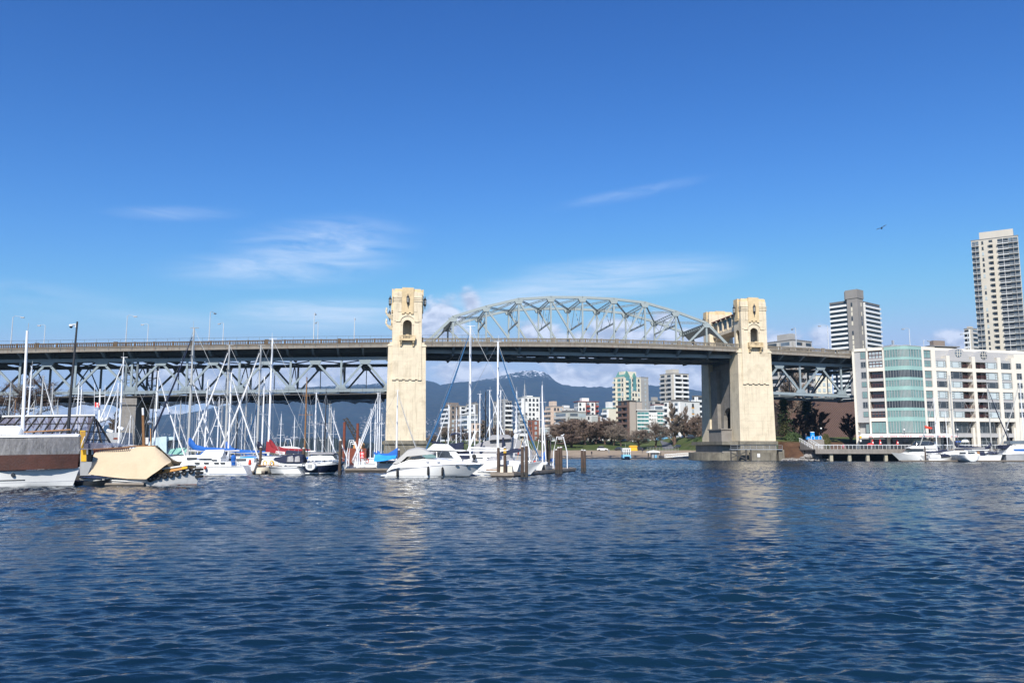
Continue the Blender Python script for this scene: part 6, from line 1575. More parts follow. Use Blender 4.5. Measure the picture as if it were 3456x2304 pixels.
# --- dock at the right end of the marina
dock = thing('floating_dock', 'weathered plank dock at the right end of the marina', 'dock', (X(1700, 102), 102, 0))
def rel(px, Yd): v = at(px, 1590, Yd); return (v.x - dock.location.x, Yd - dock.location.y)
b = MB(); b.prism([rel(1655, 99.6), rel(1733, 99.6), rel(1944, 124), rel(1925, 128), rel(1715, 112), rel(1655, 108)], .34, .52, 'z'); b.build('deck', 'plank_grey', dock)
b = MB(); b.prism([rel(1660, 99.8), rel(1731, 99.8), rel(1941, 124), rel(1925, 127.5), rel(1715, 111), rel(1660, 107)], -.3, .34, 'z'); b.build('float', 'float_dark', dock)
b = MB()
for a, c in (((1655, 99.5), (1733, 99.5)), ((1733, 99.5), (1944, 123.9))): p, q = rel(*a), rel(*c); b.bar((p[0], p[1], .3), (q[0], q[1], .3), .12, .3)
b.build('edge_beam', 'plank_grey', dock)
PILE = {}
def piling(px, top, bot, label, lean=0.0, r=.19, cap=True, Yp=None):
    Yp = Yp or min(400, 3.4 * F / (bot - 1512) * .985); p = at(px, bot, Yp); h = at(px, top, Yp).z
    t = thing('piling', label, 'piling', (p.x, Yp, 0), 0, 'timber pilings around the docks')
    MB().tube([(0, 0, -1.5), (lean * .5, 0, h * .5), (lean, 0, h)], [r * 1.1, r, r * .92], 9).build('trunk', 'pile_brown', t)
    MB().tube([(0, 0, -.3), (lean * .12, 0, .55)], [r * 1.13, r * 1.1], 9).build('weed_band', 'float_dark', t)
    if cap: MB().lathe((lean, 0, h), [(r * .98, -.06), (r * .9, .03), (r * .3, .1)], 8).build('white_cap', 'cover_white', t)
for a in [(1682, 1509, 1604, 'left one of the two pilings in front of the white boom'), (1704, 1509, 1605, 'piling with the orange letter sign, at the dock corner'), (1763, 1506, 1606, 'left piling of the pair beside the white arch'), (1777, 1503, 1606, 'right piling of the pair beside the white arch'),
          (1878, 1517, 1595, 'left piling of the close trio near the dock end'), (1885, 1510, 1596, 'middle piling of the close trio near the dock end'), (1894, 1509, 1596, 'right piling of the close trio near the dock end'), (1965, 1518, 1588, 'left piling of the lone pair standing off the dock end'), (1974, 1519, 1588, 'right piling of the lone pair standing off the dock end'),
          (877, 1508, 1596, 'white-topped piling between the two front sailboats'), (1022, 1512, 1592, 'piling at the stern of the sailboat with the navy dodger'), (1146, 1485, 1600, 'tall piling at the bow of the navy-hulled boat'), (1148, 1512, 1596, 'thicker piling tied to the tall one at the navy bow'), (1345, 1517, 1585, 'dark piling between the blue tarp boat and the sport cruiser')]:
    piling(*a)
t = thing('mooring_dolphin', 'splayed timber dolphin of tarred posts behind the dock, topped by a dark cap', 'mooring dolphin', (X(1841, 121), 121, 0))
h = at(1841, 1477, 121).z
for k, (a, e) in enumerate((((-.35, 0), (-.5, 0)), ((.3, .2), (.75, .1)), ((.1, -.3), (.1, -.3)), ((.5, -.2), (.2, .2)))): MB().tube([(a[0], a[1], -1), (e[0], e[1], h)], .17, 8).build('post', 'pile_brown', t)
MB().box(-.85, 1.0, -.5, .5, h - .35, h + .1).build('cap', 'float_dark', t)
t = thing('letter_sign', 'small orange sign with a white letter M on the piling at the dock corner', 'sign', (at(1704, 1521, 100.5).x, 100.2, at(1704, 1521, 100.5).z))
def text(body, size, name, m, parent, loc, rot=(R(90), 0, 0), ext=.01):
    c = bpy.data.curves.new(name, 'FONT'); c.body = body; c.size = size; c.extrude = ext; c.align_x = 'CENTER'; c.align_y = 'CENTER'
    o = bpy.data.objects.new(name, c); col.objects.link(o); o.data.materials.append(M[m]); me = bpy.data.meshes.new_from_object(o.evaluated_get(bpy.context.evaluated_depsgraph_get())); bpy.data.objects.remove(o)
    o = bpy.data.objects.new(name, me); col.objects.link(o)
    if not me.materials: me.materials.append(M[m])
    o.parent = parent; o.location = loc; o.rotation_euler = rot; return o
MB().box(-.17, .17, -.04, 0, -.26, .26).build('plate', 'sign_amber', t); text('M', .36, 'lettering', 'white_paint', t, (0, -.055, .02))
def arch(px0, px1, ya, yb, Yd, label, top0, top1):
    c = at((px0 + px1) / 2, yb, Yd); t = thing('gangway_arch', label, 'dock arch', (c.x, Yd, 0), 0, 'white tube arches over the docks')
    f = lambda px, py: (at(px, py, Yd).x - c.x, 0, at(px, py, Yd).z)
    m_ = (ya * .45 + yb * .55)
    MB().tube([f(px0 - 1, yb), f(px0, m_ - 8), f(top0, ya), f(top1, ya), f(px1, m_ - 8), f(px1 + 1, yb)], .075, 8).build('tube', 'mast_white', t)
    a, e = f(top0 + 4, ya + 4), f(top1 - 3, ya + 7); MB().box(a[0], e[0], -.1, .1, e[2], a[2]).build('lamp_box', 'gelcoat_white', t)
arch(1735, 1787, 1463, 1584, 105, 'white arch over the dock behind the paired pilings', 1749, 1776); arch(1868, 1914, 1474, 1582, 121, 'white arch furthest right, near the dock end', 1879, 1901); arch(1811, 1846, 1483, 1570, 124, 'white arch half behind the timber dolphin', 1819, 1832); arch(1761, 1778, 1487, 1550, 126, 'small white arch in the distance behind the paired pilings', 1763, 1774)
arch(1171, 1207, 1485, 1574, 122, 'white arch over the gangway left of the red sign', 1180, 1193); arch(1178, 1212, 1492, 1572, 128, 'rear white arch of the gangway left of the red sign', 1184, 1199)
t = thing('leaning_tube', 'slanting white tube leaning right beside the gangway arches', 'pole', (X(1208, 121), 121, 0)); Pic(t, 121).tube('tube', 'mast_white', [(1206, 1570), (1207, 1530), (1214, 1479)], .09)
for px0, px1, lab in ((1688, 1709, 'pale dock box with a dark lid between the two sign pilings'), (1711, 1729, 'square beige dock box right of the sign piling')):
    Yb = 101.5; t = thing('dock_box', lab, 'dock box', (X(px0, Yb), Yb, .52)); w = X(px1, Yb) - X(px0, Yb)
    MB().taper((0, w, -.35, .35), (.03, w - .03, -.32, .32), 0, .75).build('bin', 'gelcoat_cream', t); MB().taper((-.04, w + .04, -.4, .4), (.02, w - .02, -.3, .3), .755, .9).build('lid', 'cover_navy' if px0 < 1700 else 'gelcoat_white', t)
def small(name, label, cat, Yd, m, poly, y0, y1, grp=None):
    c = at(poly[0][0], poly[0][1], Yd); t = thing(name, label, cat, (c.x, Yd, 0), 0, grp); return t, Pic(t, Yd)
t, P = small('life_pole', 'orange and white man-overboard pole leaning beside the white arch', 'buoy pole', 103.5, '', [(1748, 1540)], 0, 0); P.slab('float', 'buoy_red', [(1746, 1531), (1749, 1514), (1753, 1514), (1751, 1532)], -.12, .12); P.tube('pole', 'ring_yellow', [(1745, 1550), (1765, 1475)], .02)
t, P = small('round_fender', 'salmon pink fender hanging at a bow on the dock', 'fender', 118, '', [(1805, 1570)], 0, 0); x, z = P.p(1805, 1562); MB().lathe((x, 0, z - .35), [(.05, 0), (.2, .15), (.22, .4), (.18, .6), (.05, .72)], 10).build('body', 'buoy_red', t, smooth=True)
t, P = small('green_bag', 'bright green net bag hung up at the dock end', 'net', 119, '', [(1841, 1582)], 0, 0); P.tent('net', 'green_net', [(1836, 1580, 1563, .2, .1), (1841, 1583, 1559, .25, .12), (1847, 1581, 1566, .2, .1)])
t, P = small('inflatable_dinghy', 'deflated grey dinghy lying on the dock', 'dinghy', 119, '', [(1820, 1580)], 0, 0); P.tent('tube', 'rib_grey', [(1806, 1577, 1572, .4, .3), (1814, 1580, 1563, .55, .35), (1824, 1581, 1562, .6, .35), (1831, 1577, 1566, .4, .3)])
Y = 108.5; t = boat('dinghy', 'upturned white dinghy bow standing on the dock by the white arch', 'dinghy', 1737, Y); P = Pic(t, Y); P.tent('hull', 'gelcoat_white', [(1735, 1586, 1565, .3, .1), (1742, 1588, 1556, .9, .3), (1752, 1588, 1560, .9, .3), (1760, 1584, 1575, .3, .1)])
Y = 119; t = boat('small_yacht', 'cream yacht bow with a teak strake moored behind the dock', 'yacht', 1786, Y); P = Pic(t, Y); Hull(X(1850, Y) - X(1783, Y), 2.2, .9, .85, 1.15, .6).mesh().build('hull', 'gelcoat_cream', t, smooth=True); P.slab('strake', 'teak', [(1788, 1558), (1788, 1556), (1826, 1556), (1826, 1558)], -1.1, -1.02); P.tent('cover', 'cover_blue', [(1820, 1552, 1548, .6, .4), (1832, 1552, 1535, .6, .3), (1840, 1552, 1518, .3, .1)])
Y = 122; t = boat('tender', 'white tender with a blue seat cover at the dock end', 'tender', 1858, Y); P = Pic(t, Y); P.tent('hull', 'gelcoat_white', [(1852, 1582, 1564, .4, .3), (1862, 1584, 1558, .7, .4), (1872, 1582, 1566, .4, .3)]); P.tent('cover', 'cover_blue', [(1852, 1558, 1550, .5, .3), (1866, 1556, 1546, .5, .3)])
gull_m = 'white_paint'
def gull(px, py, Yg, label, wing=False):
    p = at(px, py, Yg); t = thing('gull', label, 'gull', p, R(20)); b = MB()
    if wing:
        b.loft([[(x, -w, h - .0), (x, 0, h + .06), (x, w, h), (x, 0, h - .06)] for x, w, h in ((-.3, .02, 0), (-.1, .08, 0), (.12, .09, 0), (.3, .03, .02))]); b.add([(-.08, 0, .03), (.12, 0, .03), (.0, -.42, .22), (-.1, -.75, .12), (-.08, 0, .0), (.12, 0, .0), (.0, -.42, .19), (-.1, -.75, .09)], [(0, 1, 2), (0, 2, 3), (4, 6, 5), (4, 7, 6), (1, 5, 6, 2), (2, 6, 7, 3), (0, 3, 7, 4)]); b.add([(-.08, 0, .03), (.12, 0, .03), (.0, .42, .22), (-.1, .75, .12), (-.08, 0, .0), (.12, 0, .0), (.0, .42, .19), (-.1, .75, .09)], [(0, 2, 1), (0, 3, 2), (4, 5, 6), (4, 6, 7), (1, 2, 6, 5), (2, 3, 7, 6), (0, 4, 7, 3)])
    else:
        b.loft([[(x, -w, h), (x, 0, h + w), (x, w, h), (x, 0, h - w)] for x, w, h in ((-.28, .02, .2), (-.1, .09, .2), (.1, .1, .24), (.18, .06, .32), (.24, .065, .4), (.3, .03, .39), (.38, .01, .37))]); b.tube([(0, .03, 0), (0, .03, .15)], .012, 4); b.tube([(0, -.03, 0), (0, -.03, .15)], .012, 4)
    b.build('body', 'mast_black' if wing else 'white_paint', t)
gull(1898, 1474, 121, 'white gull perched on top of the furthest right white arch')
_b = None
p = at(2976, 770, 130); gull(2976, 770, 110, 'dark bird flying high in the blue sky at the right', True); bpy.data.objects['gull.001'].rotation_euler = (R(-25), R(20), R(62))

# --- second dock with the red sign, blue tarp boat
d2 = thing('gangway_dock', 'plank dock running to the gangway with the red sign', 'dock', (X(1167, 118), 118, 0)); W2 = X(1312, 118) - X(1167, 118)
MB().box(0, W2, -.8, 2.2, .36, .54).box(.6, 3.0, 2.2, 16, .36, .54).build('deck', 'plank_grey', d2); MB().box(.1, W2 - .1, -.7, 2.0, -.2, .36).build('float', 'float_dark', d2)
for a in (1200, 1222, 1240): pass
t = thing('sign_board', 'red notice board with white lettering on the gangway dock', 'sign', (X(1222, 117.6), 117.6, .5)); P = Pic(t, 117.6); P.slab('board', 'red_cloth', [(1214, 1545), (1214, 1524), (1229, 1524), (1229, 1545)], -.04, .04); 
for k, (a, w) in enumerate(((1527, 8), (1531, 9), (1536, 6), (1541, 9))): P.slab('lettering', 'white_paint', [(1222 - w / 2, a), (1222 + w / 2, a), (1222 + w / 2, a + 2.2), (1222 - w / 2, a + 2.2)], -.06, -.04)
P.tube('post', 'mast_white', [(1221, 1578), (1221, 1515)], .06, .08)
for px, lab in ((1200, 'white triangular steel bracket left of the red sign post'), (1225, 'white triangular steel bracket under the red sign')):
    t = thing('gangway_bracket', lab, 'bracket', (X(px, 117.4), 117.4, .5), 0, 'triangular brackets of the gangway'); P = Pic(t, 117.4); P.slab('plate', 'mast_white', [(px - 7, 1575), (px, 1546), (px + 7, 1575)], -.06, .06)
bt_ = sailboat(1342, 1316, 128, 0, 'sailboat with a dark blue sail cover over a bright blue tarp by the cream tower', 'white', 'grey', None, group='sailboats moored along the front docks')
t = thing('tarpaulin', 'bright blue tarpaulin hung under the dark blue sail cover', 'tarpaulin', (X(1300, 126), 126, 0)); P = Pic(t, 126)
P.tent('tarp', 'tarp_blue', [(1262, 1556, 1532, 1.2, .3), (1275, 1557, 1529, 1.3, .3), (1300, 1554, 1533, 1.3, .3), (1336, 1546, 1533, 1.2, .3)]); P.tent('sail_cover', 'cover_blue', [(1262, 1532, 1524, .25, .2), (1275, 1534, 1530, .25, .2), (1310, 1537, 1529, .3, .2), (1330, 1537, 1517, .3, .2), (1341, 1537, 1509, .3, .15)])
t = thing('life_ring', 'orange life ring on the rail of the blue tarp boat', 'life ring', (X(1240, 124), 124, at(1240, 1555, 124).z)); b = MB(); b.tube([(.22 * math.cos(a), 0, .26 * math.sin(a)) for a in np.linspace(0, 2 * math.pi, 13)], .07, 6); b.build('ring', 'buoy_red', t)

# --- crane and steel piles behind
t = thing('crane', 'rusty lattice crane boom leaning left above the docks', 'crane', (X(1212, 190), 190, 0)); P = Pic(t, 190); a, e = P.p(1212, 1487), P.p(1165, 1411); b = MB()
d = Vector((e[0] - a[0], 0, e[1] - a[1])); nrm = Vector((d.z, 0, -d.x)).normalized() * .55
for s1 in (-1, 1):
    for y in (-.5, .5): b.bar((a[0] + nrm.x * s1, y, a[1] + nrm.z * s1), (e[0] + nrm.x * s1 * .6, y, e[1] + nrm.z * s1 * .6), .13, .13)
for i in range(14):
    p, q = i / 14, (i + 1) / 14; s1 = 1 if i % 2 else -1
    for y in (-.5, .5): b.bar((a[0] + d.x * p + nrm.x * s1, y, a[1] + d.z * p + nrm.z * s1), (a[0] + d.x * q - nrm.x * s1, y, a[1] + d.z * q - nrm.z * s1), .1, .1)
b.build('lattice_boom', 'float_dark', t); P.slab('cab', 'orange_wood', [(1192, 1512), (1195, 1490), (1214, 1486), (1224, 1500), (1222, 1512)], -1.5, 1.5); P.slab('barge', 'rust', [(1170, 1562), (1170, 1512), (1236, 1512), (1236, 1562)], -4, 4)
for px, tp, lab in ((1160, 1424, 'rusty steel pile left of the crane boom'), (1205, 1428, 'rusty steel pile right of the crane boom')):
    t = thing('steel_pile', lab, 'steel pile', (X(px, 185), 185, 0), 0, 'rusty steel piles by the crane'); MB().tube([(0, 0, -1), (0, 0, at(px, tp, 185).z)], .3, 10).build('tube', 'rust', t)

# --- navy powerboat with a grey canvas and a stern-on dinghy
Y = 110; t = boat('motor_yacht', 'navy-hulled motor yacht with a white rail and grey canvas cover', 'motor boat', 1040, Y); P = Pic(t, Y)
h = Hull(X(1166, Y, 1550) - X(1040, Y, 1550), 3.6, 1.3, 1.35, 1.6, 1.6, -.1, .85); h.mesh().build('hull', 'hull_navy', t, smooth=True); h.band(.88, 1.06, .05, rel=True).build('white_rail', 'gelcoat_white', t); h.band(.12, .26, .012).build('boot_stripe', 'gelcoat_white', t)
P.tent('deckhouse', 'gelcoat_white', [(1042, 1552, 1538, 1.5, 1.3), (1060, 1552, 1530, 1.55, 1.35), (1120, 1551, 1530, 1.5, 1.3), (1140, 1551, 1548, 1.2, 1.0)]); P.tent('canvas', 'cover_grey', [(1040, 1535, 1531, 1.5, 1.3), (1048, 1533, 1525, 1.6, 1.35), (1120, 1532, 1526, 1.6, 1.35), (1127, 1533, 1529, 1.5, 1.3)])
P.tube('bow_rail', 'galvanised', [(1095, 1551), (1110, 1543), (1150, 1543), (1164, 1550)], .025, -1.2, 5); P.slab('windscreen', 'glass_dark', [(1120, 1549), (1128, 1533), (1134, 1533), (1140, 1549)], -1.25, 1.25)
Y = 107.5; t = boat('dinghy', 'white dinghy hung stern-on at the stern of the navy motor yacht', 'dinghy', 1049, Y); P = Pic(t, Y); b = MB()
cx_, cz = P.p(1050, 1574); rows = []
for y, k in ((-.5, .9), (-.45, 1.0), (.6, 1.0), (1.6, .75), (2.2, .2)): rows.append([(cx_ + k * .62 * math.cos(a) * 1.0, y, cz + k * .5 * math.sin(a)) for a in np.linspace(0, 2 * math.pi, 15)[:-1]])
b.loft(rows); b.build('hull', 'gelcoat_white', t, smooth=True); MB().box(cx_ - .35, cx_ + .25, -.55, -.5, cz - .15, cz + .28).build('transom_recess', 'hull_grey', t)

# --- front sailboats with their canvas
s1 = sailboat(655, 1104, 112, 180, 'sailboat with the thickest tall mast, navy jib and blue sail cover behind the tug', 'grey', 'navy', 'blue', group='sailboats moored along the front docks')
s2 = sailboat(775, 1162, 116, 180, 'sailboat with a tall grey mast and blue sail cover, jib slanting left', 'grey', 'white', 'blue', group='sailboats moored along the front docks')
s3 = sailboat(881, 1163, 117, 180, 'sailboat with a tall mast above the white-topped piling and navy sail cover', 'grey', 'white', 'navy', group='sailboats moored along the front docks')
s4 = sailboat(920, 1141, 119, 180, 'sailboat with a tall white mast and a dark red sail cover', 'white', None, 'red', group='sailboats moored along the front docks')
Y = 108; t = boat('cruising_yacht', 'white cruising yacht with a blue waterline and red fender in front of the thick-masted one', 'yacht', 845, Y, True, None); t.rotation_euler = (0, 0, math.pi); Lf = X(845, Y) - X(560, Y)
h = Hull(Lf, 3.4, 1.18, 1.12, 1.55, 1.3, .55, .72); h.mesh().build('hull', 'gelcoat_white', t, smooth=True); h.band(-.02, .16).build('boot_stripe', 'boot_blue', t); h.band(.9, .94, .012, rel=True).build('sheer_stripe', 'cover_navy', t)
b = MB(); rows = [[(x, -w, .95), (x, -w * .85, hh), (x, w * .85, hh), (x, w, .95)] for x, w, hh in ((2.1, 1.15, 1.6), (2.8, 1.2, 1.72), (4.6, 1.15, 1.72), (4.7, 1.15, 1.95), (6.0, 1.1, 1.98), (8.0, .8, 1.8), (8.8, .5, 1.5))]; b.loft(rows); b.build('cabin', 'gelcoat_white', t)
for x0 in (2.9, 3.7, 5.0, 6.2): MB().box(x0, x0 + .6, -1.22, 1.22, 1.42, 1.6).build('cabin_window', 'glass_dark', t)
MB().box(5.4, 6.6, -.8, .8, 1.98, 2.15).build('hatch_cover', 'cover_blue', t); b = MB(); b.lathe((1.9, 1.0, 1.25), [(.25, 0), (.3, .5), (.34, 1.0), (.2, 1.3)], 10); b.build('covered_motor', 'cover_blue', t)
b = MB()
for k in range(9): u = .03 + k * .11; p = h.pt(u, h.sheer(u), 1); q = h.pt(u, h.sheer(u), -1); b.tube([p, (p[0], p[1], p[2] + .6)], .018, 4); b.tube([q, (q[0], q[1], q[2] + .6)], .018, 4)
for sd_ in (1, -1): b.tube([(*h.pt(u, h.sheer(u), sd_)[:2], h.sheer(u) + .6) for u in np.linspace(.03, .91, 9)], .016, 3)
b.build('guard_rail', 'galvanised', t)
t2 = thing('round_fender', 'orange-red round fender on the side of the white cruising yacht', 'fender', (X(694, 106), 106, at(694, 1577, 106).z)); b = MB(); b.lathe((0, 0, -.25), [(.05, 0), (.17, .12), (.18, .25), (.1, .42), (.03, .5)], 10); b.build('body', 'buoy_red', t2, smooth=True)
t2 = thing('safety_gear', 'red bag of safety gear hung at the stern of the white cruising yacht', 'bag', (X(844, 108), 108, at(844, 1560, 108).z)); b = MB(); b.lathe((0, 0, -.35), [(.1, 0), (.2, .1), (.2, .55), (.1, .7)], 8); b.build('body', 'buoy_red', t2)
t = thing('tarpaulin', 'white tarpaulin slung over the boom of the white cruising yacht', 'tarpaulin', (X(710, 107.8), 107.8, 0)); P = Pic(t, 107.8); P.tent('tarp', 'cover_white', [(668, 1546, 1542, 1.0, .7), (684, 1546, 1518, 1.1, .2), (744, 1547, 1516, 1.1, .2), (752, 1538, 1517, .7, .15)])
Y = 112; t = boat('wooden_yacht', 'cream yacht with a teak rail behind the white-topped piling', 'yacht', 832, Y); Hull(X(945, Y) - X(825, Y), 2.6, .95, .9, 1.1, .9, .3).mesh().build('hull', 'gelcoat_cream', t, smooth=True); P = Pic(t, Y); P.slab('teak_rail', 'teak', [(835, 1571), (835, 1568.5), (940, 1568), (940, 1571)], -1.32, -1.2); P.tent('cabin', 'gelcoat_white', [(880, 1568, 1552, .9, .7), (890, 1568, 1545, .95, .8), (915, 1568, 1547, .9, .7), (930, 1568, 1562, .7, .5)]); P.tent('canvas', 'tarp_blue', [(808, 1546, 1541, .6, .4), (840, 1545, 1540, .7, .5), (865, 1545, 1543, .6, .4)])
Y = 109; t = boat('cruising_yacht', 'white yacht with a navy dodger, clear side windows before the red sail cover', 'yacht', 920, Y); Lg = X(1028, Y) - X(905, Y)
h = Hull(Lg, 3.2, 1.05, 1.0, 1.1, .6, .7, .8); mg = h.mesh(); mg.v = [(Lg - x - .6, y, z) for x, y, z in mg.v]; mg.build('hull', 'gelcoat_white', t, smooth=True); mb_ = h.band(-.02, .14); mb_.v = [(Lg - x - .6, y, z) for x, y, z in mb_.v]; mb_.build('boot_stripe', 'boot_dark', t); mb_ = h.band(.78, .86, rel=True); mb_.v = [(Lg - x - .6, y, z) for x, y, z in mb_.v]; mb_.build('sheer_stripe', 'cover_navy', t)
P = Pic(t, Y); P.tent('dodger', 'cover_navy', [(925, 1552, 1543, .9, .6), (945, 1560, 1540, 1.2, .9), (965, 1562, 1534, 1.3, 1.0), (1005, 1562, 1531, 1.35, 1.0), (1018, 1562, 1534, 1.3, 1.0), (1024, 1560, 1548, 1.2, .9)]); 
for a in ((968, 990), (994, 1012)): P.slab('clear_window', 'plastic_wrap', [(a[0], 1558), (a[0] + 2, 1541), (a[1] - 3, 1537), (a[1], 1545), (a[1], 1558)], -1.38, -1.25)
P.tent('cabin', 'gelcoat_white', [(905, 1568, 1562, .8, .6), (920, 1568, 1552, 1.1, .9), (950, 1568, 1556, 1.2, 1.0), (1020, 1568, 1561, 1.2, 1.1)]); b = MB(); x, z = P.p(1022, 1543); b.lathe((x, -.9, z - .2), [(.15, -.4), (.3, -.2), (.3, .3), (.15, .5)], 8); b.build('covered_barbecue', 'cover_navy', t)
for px, lab in ((895, 'yellow horseshoe life ring right of the white-topped piling'), (918, 'second yellow horseshoe life ring, at the cabin of the navy dodger yacht')):
    t = thing('life_ring', lab, 'life ring', (X(px, 107.8), 107.8, at(px, 1562, 107.8).z)); b = MB(); b.tube([(.24 * math.cos(a), 0, .27 * math.sin(a)) for a in np.linspace(R(-50), R(230), 11)], .085, 6); b.build('ring', 'ring_yellow', t)
Y = 121; t = boat('inflatable_dinghy', 'white inflatable dinghy carried on davits behind the red sail cover', 'dinghy', 970, Y); P = Pic(t, Y); P.tent('tube', 'gelcoat_white', [(928, 1518, 1514, .3, .2), (935, 1521, 1507, .7, .4), (975, 1523, 1505, .8, .4), (1005, 1522, 1509, .6, .3), (1015, 1519, 1514, .3, .2)]); P.tube('frame', 'mast_white', [(958, 1510), (964, 1482), (980, 1482), (986, 1510)], .06); P.slab('red_stripe', 'cover_red', [(935, 1519), (935, 1517), (1008, 1519), (1008, 1521)], -.82, -.7)
t = thing('name_board', 'dark red boom cover carrying white registration letters and numbers', 'sail cover', (X(940, 117), 117, 0)); P = Pic(t, 117); P.tent('boom_cover', 'cover_red', [(897, 1527, 1489, .25, .12), (904, 1527, 1490, .3, .14), (915, 1526, 1508, .3, .2), (935, 1530, 1517, .3, .2), (965, 1532, 1520, .28, .2)]); P.tent('dark_cover', 'cover_navy', [(964, 1532, 1520, .3, .2), (990, 1531, 1521, .3, .2), (1018, 1530, 1521, .28, .2)]); P.slab('plate', 'gelcoat_white', [(930, 1530), (931, 1521), (962, 1524), (960, 1533)], -.36, -.3)
x, z = P.p(946, 1527); text('BL5085', .34, 'lettering', 'cover_red', t, (x, -.38, z), (R(90), R(5), 0))
t = thing('finger_float', 'short dock finger with dark floats under the white-topped piling', 'dock', (X(845, 110), 110, 0)); w = X(900, 110) - X(845, 110); MB().box(0, w, -.6, .8, .3, .45).build('deck', 'plank_grey', t); MB().box(0, w, -.6, .8, -.3, .3).build('float', 'float_dark', t); MB().box(w * .42, w * .8, -.66, -.6, .1, .5).build('bumper', 'gelcoat_cream', t)

# --- pale sheds and tarps behind
t = thing('boat_shed', 'pale teal floating boat sheds right of the side pier', 'shed', (X(500, 170), 170, 0)); P = Pic(t, 170)
P.slab('walls', 'panel_pale_teal', [(498, 1560), (498, 1478), (562, 1472), (562, 1560)], -2, 8); P.slab('walls', 'panel_pale_teal', [(568, 1485), (568, 1474), (586, 1474), (586, 1485)], -1, 6); P.slab('opening', 'window_dark', [(569, 1512), (569, 1485), (588, 1483), (588, 1512)], -1.5, -1)
t = thing('tarpaulin', 'pale green tarpaulin tent over a boat behind the tan tug canopy', 'tarpaulin', (X(590, 118), 118, 0)); P = Pic(t, 118); P.tent('tarp', 'cover_teal', [(568, 1533, 1516, 1.0, .3), (590, 1533, 1511, 1.1, .3), (626, 1533, 1510, 1.1, .3)]); P.tent('dinghy', 'gelcoat_white', [(556, 1548, 1540, .6, .5), (575, 1552, 1535, .9, .6), (612, 1552, 1537, .9, .6), (625, 1548, 1542, .6, .4)])
t = thing('life_buoy', 'small orange float at the end of the pale green tarpaulin', 'buoy', (X(624, 113), 113, at(624, 1546, 113).z)); MB().ball((0, 0, 0), .16, 8).build('body', 'buoy_red', t, smooth=True)

# --- grey workboat with radar mast
Y = 122; t = boat('workboat', 'grey-cabined workboat with radar mast and red flag at the side pier', 'workboat', 330, Y); P = Pic(t, Y)
Hull(X(480, Y) - X(310, Y), 4.2, 1.3, 1.3, 1.8, 1.2, -.2, .85).mesh().build('hull', 'gelcoat_white', t, smooth=True); P.slab('wheelhouse', 'hull_grey', [(354, 1502), (358, 1459), (412, 1459), (415, 1502)], -1.6, 1.6); P.slab('window', 'rust', [(382, 1482), (384, 1476), (403, 1476), (406, 1482)], -1.66, -1.6); P.tent('foredeck', 'gelcoat_white', [(350, 1512, 1502, 1.8, 1.5), (420, 1512, 1499, 1.7, 1.4), (455, 1512, 1503, 1.3, 1.0)])
P.tube('radar_mast', 'gelcoat_white', [(333, 1470), (338, 1312)], [.16, .09]); P.slab('radar_platform', 'gelcoat_white', [(331, 1426), (333, 1408), (363, 1410), (360, 1416), (340, 1420)], -.5, .5); P.tube('antenna', 'mast_white', [(318, 1405), (319, 1294)], .03); P.tube('antenna', 'mast_white', [(353, 1405), (355, 1299)], .03); P.tube('crosstree', 'mast_white', [(316, 1382), (356, 1382)], .03); P.tube('crosstree', 'mast_white', [(322, 1338), (356, 1335)], .05)
for a in ((362, 1452, 382, 1457), (399, 1441, 416, 1448)): P.tube('searchlight', 'gelcoat_white', [(a[0], a[1]), (a[2], a[3])], .24, -.8, 10)
t2 = thing('flag', 'red and white flag flying at the radar mast of the grey workboat', 'flag', (X(329, 121.5), 121.5, 0)); P2 = Pic(t2, 121.5); P2.slab('red_band', 'red_cloth', [(320, 1373), (320, 1357), (326, 1358), (326, 1374)], -.015, .015); P2.slab('white_band', 'white_paint', [(326.1, 1374), (326.1, 1358), (331, 1359), (331, 1374)], -.013, .013); P2.slab('red_band', 'red_cloth', [(331.1, 1374), (331.1, 1359), (334.5, 1358), (334.5, 1373)], -.015, .015); P2.slab('leaf', 'red_cloth', [(328.5, 1370), (326.8, 1366), (328.5, 1362), (330.3, 1366)], -.022, -.014)

# --- old white vessel at the left edge
Y = 74.5; t = boat('houseboat', 'old white boat with clear curtains and a brown tarpaulin at the left edge', 'boat', -320, Y); P = Pic(t, Y); Lh = X(269, Y, 1576) - X(-320, Y, 1576)
h = Hull(Lh, 4.4, 1.4, 1.32, 1.75, .55, -.2, .85); h.mesh().build('hull', 'gelcoat_white', t, smooth=True); h.band(-.04, .1).build('boot_stripe', 'boot_dark', t); h.band(.42, .47, .03, 0, .76, rel=True).build('rub_strake', 'boot_dark', t); h.band(.3, .32, .012, .0, 1.0, rel=True).build('plank_line', 'rib_grey', t)
b = MB()
for px, py in ((27, 1602), (85, 1600)):
    x, z = P.p(px, py); yy = h.pt(x / Lh, z, -1, .03)[1]; c = MB(); c.v = []; c.prism([(x + .17 * math.cos(a), z + .17 * math.sin(a)) for a in np.linspace(0, 2 * math.pi, 13)[:-1]], yy - .03, yy + .2, 'y'); c.build('porthole', 'window_dark', t)
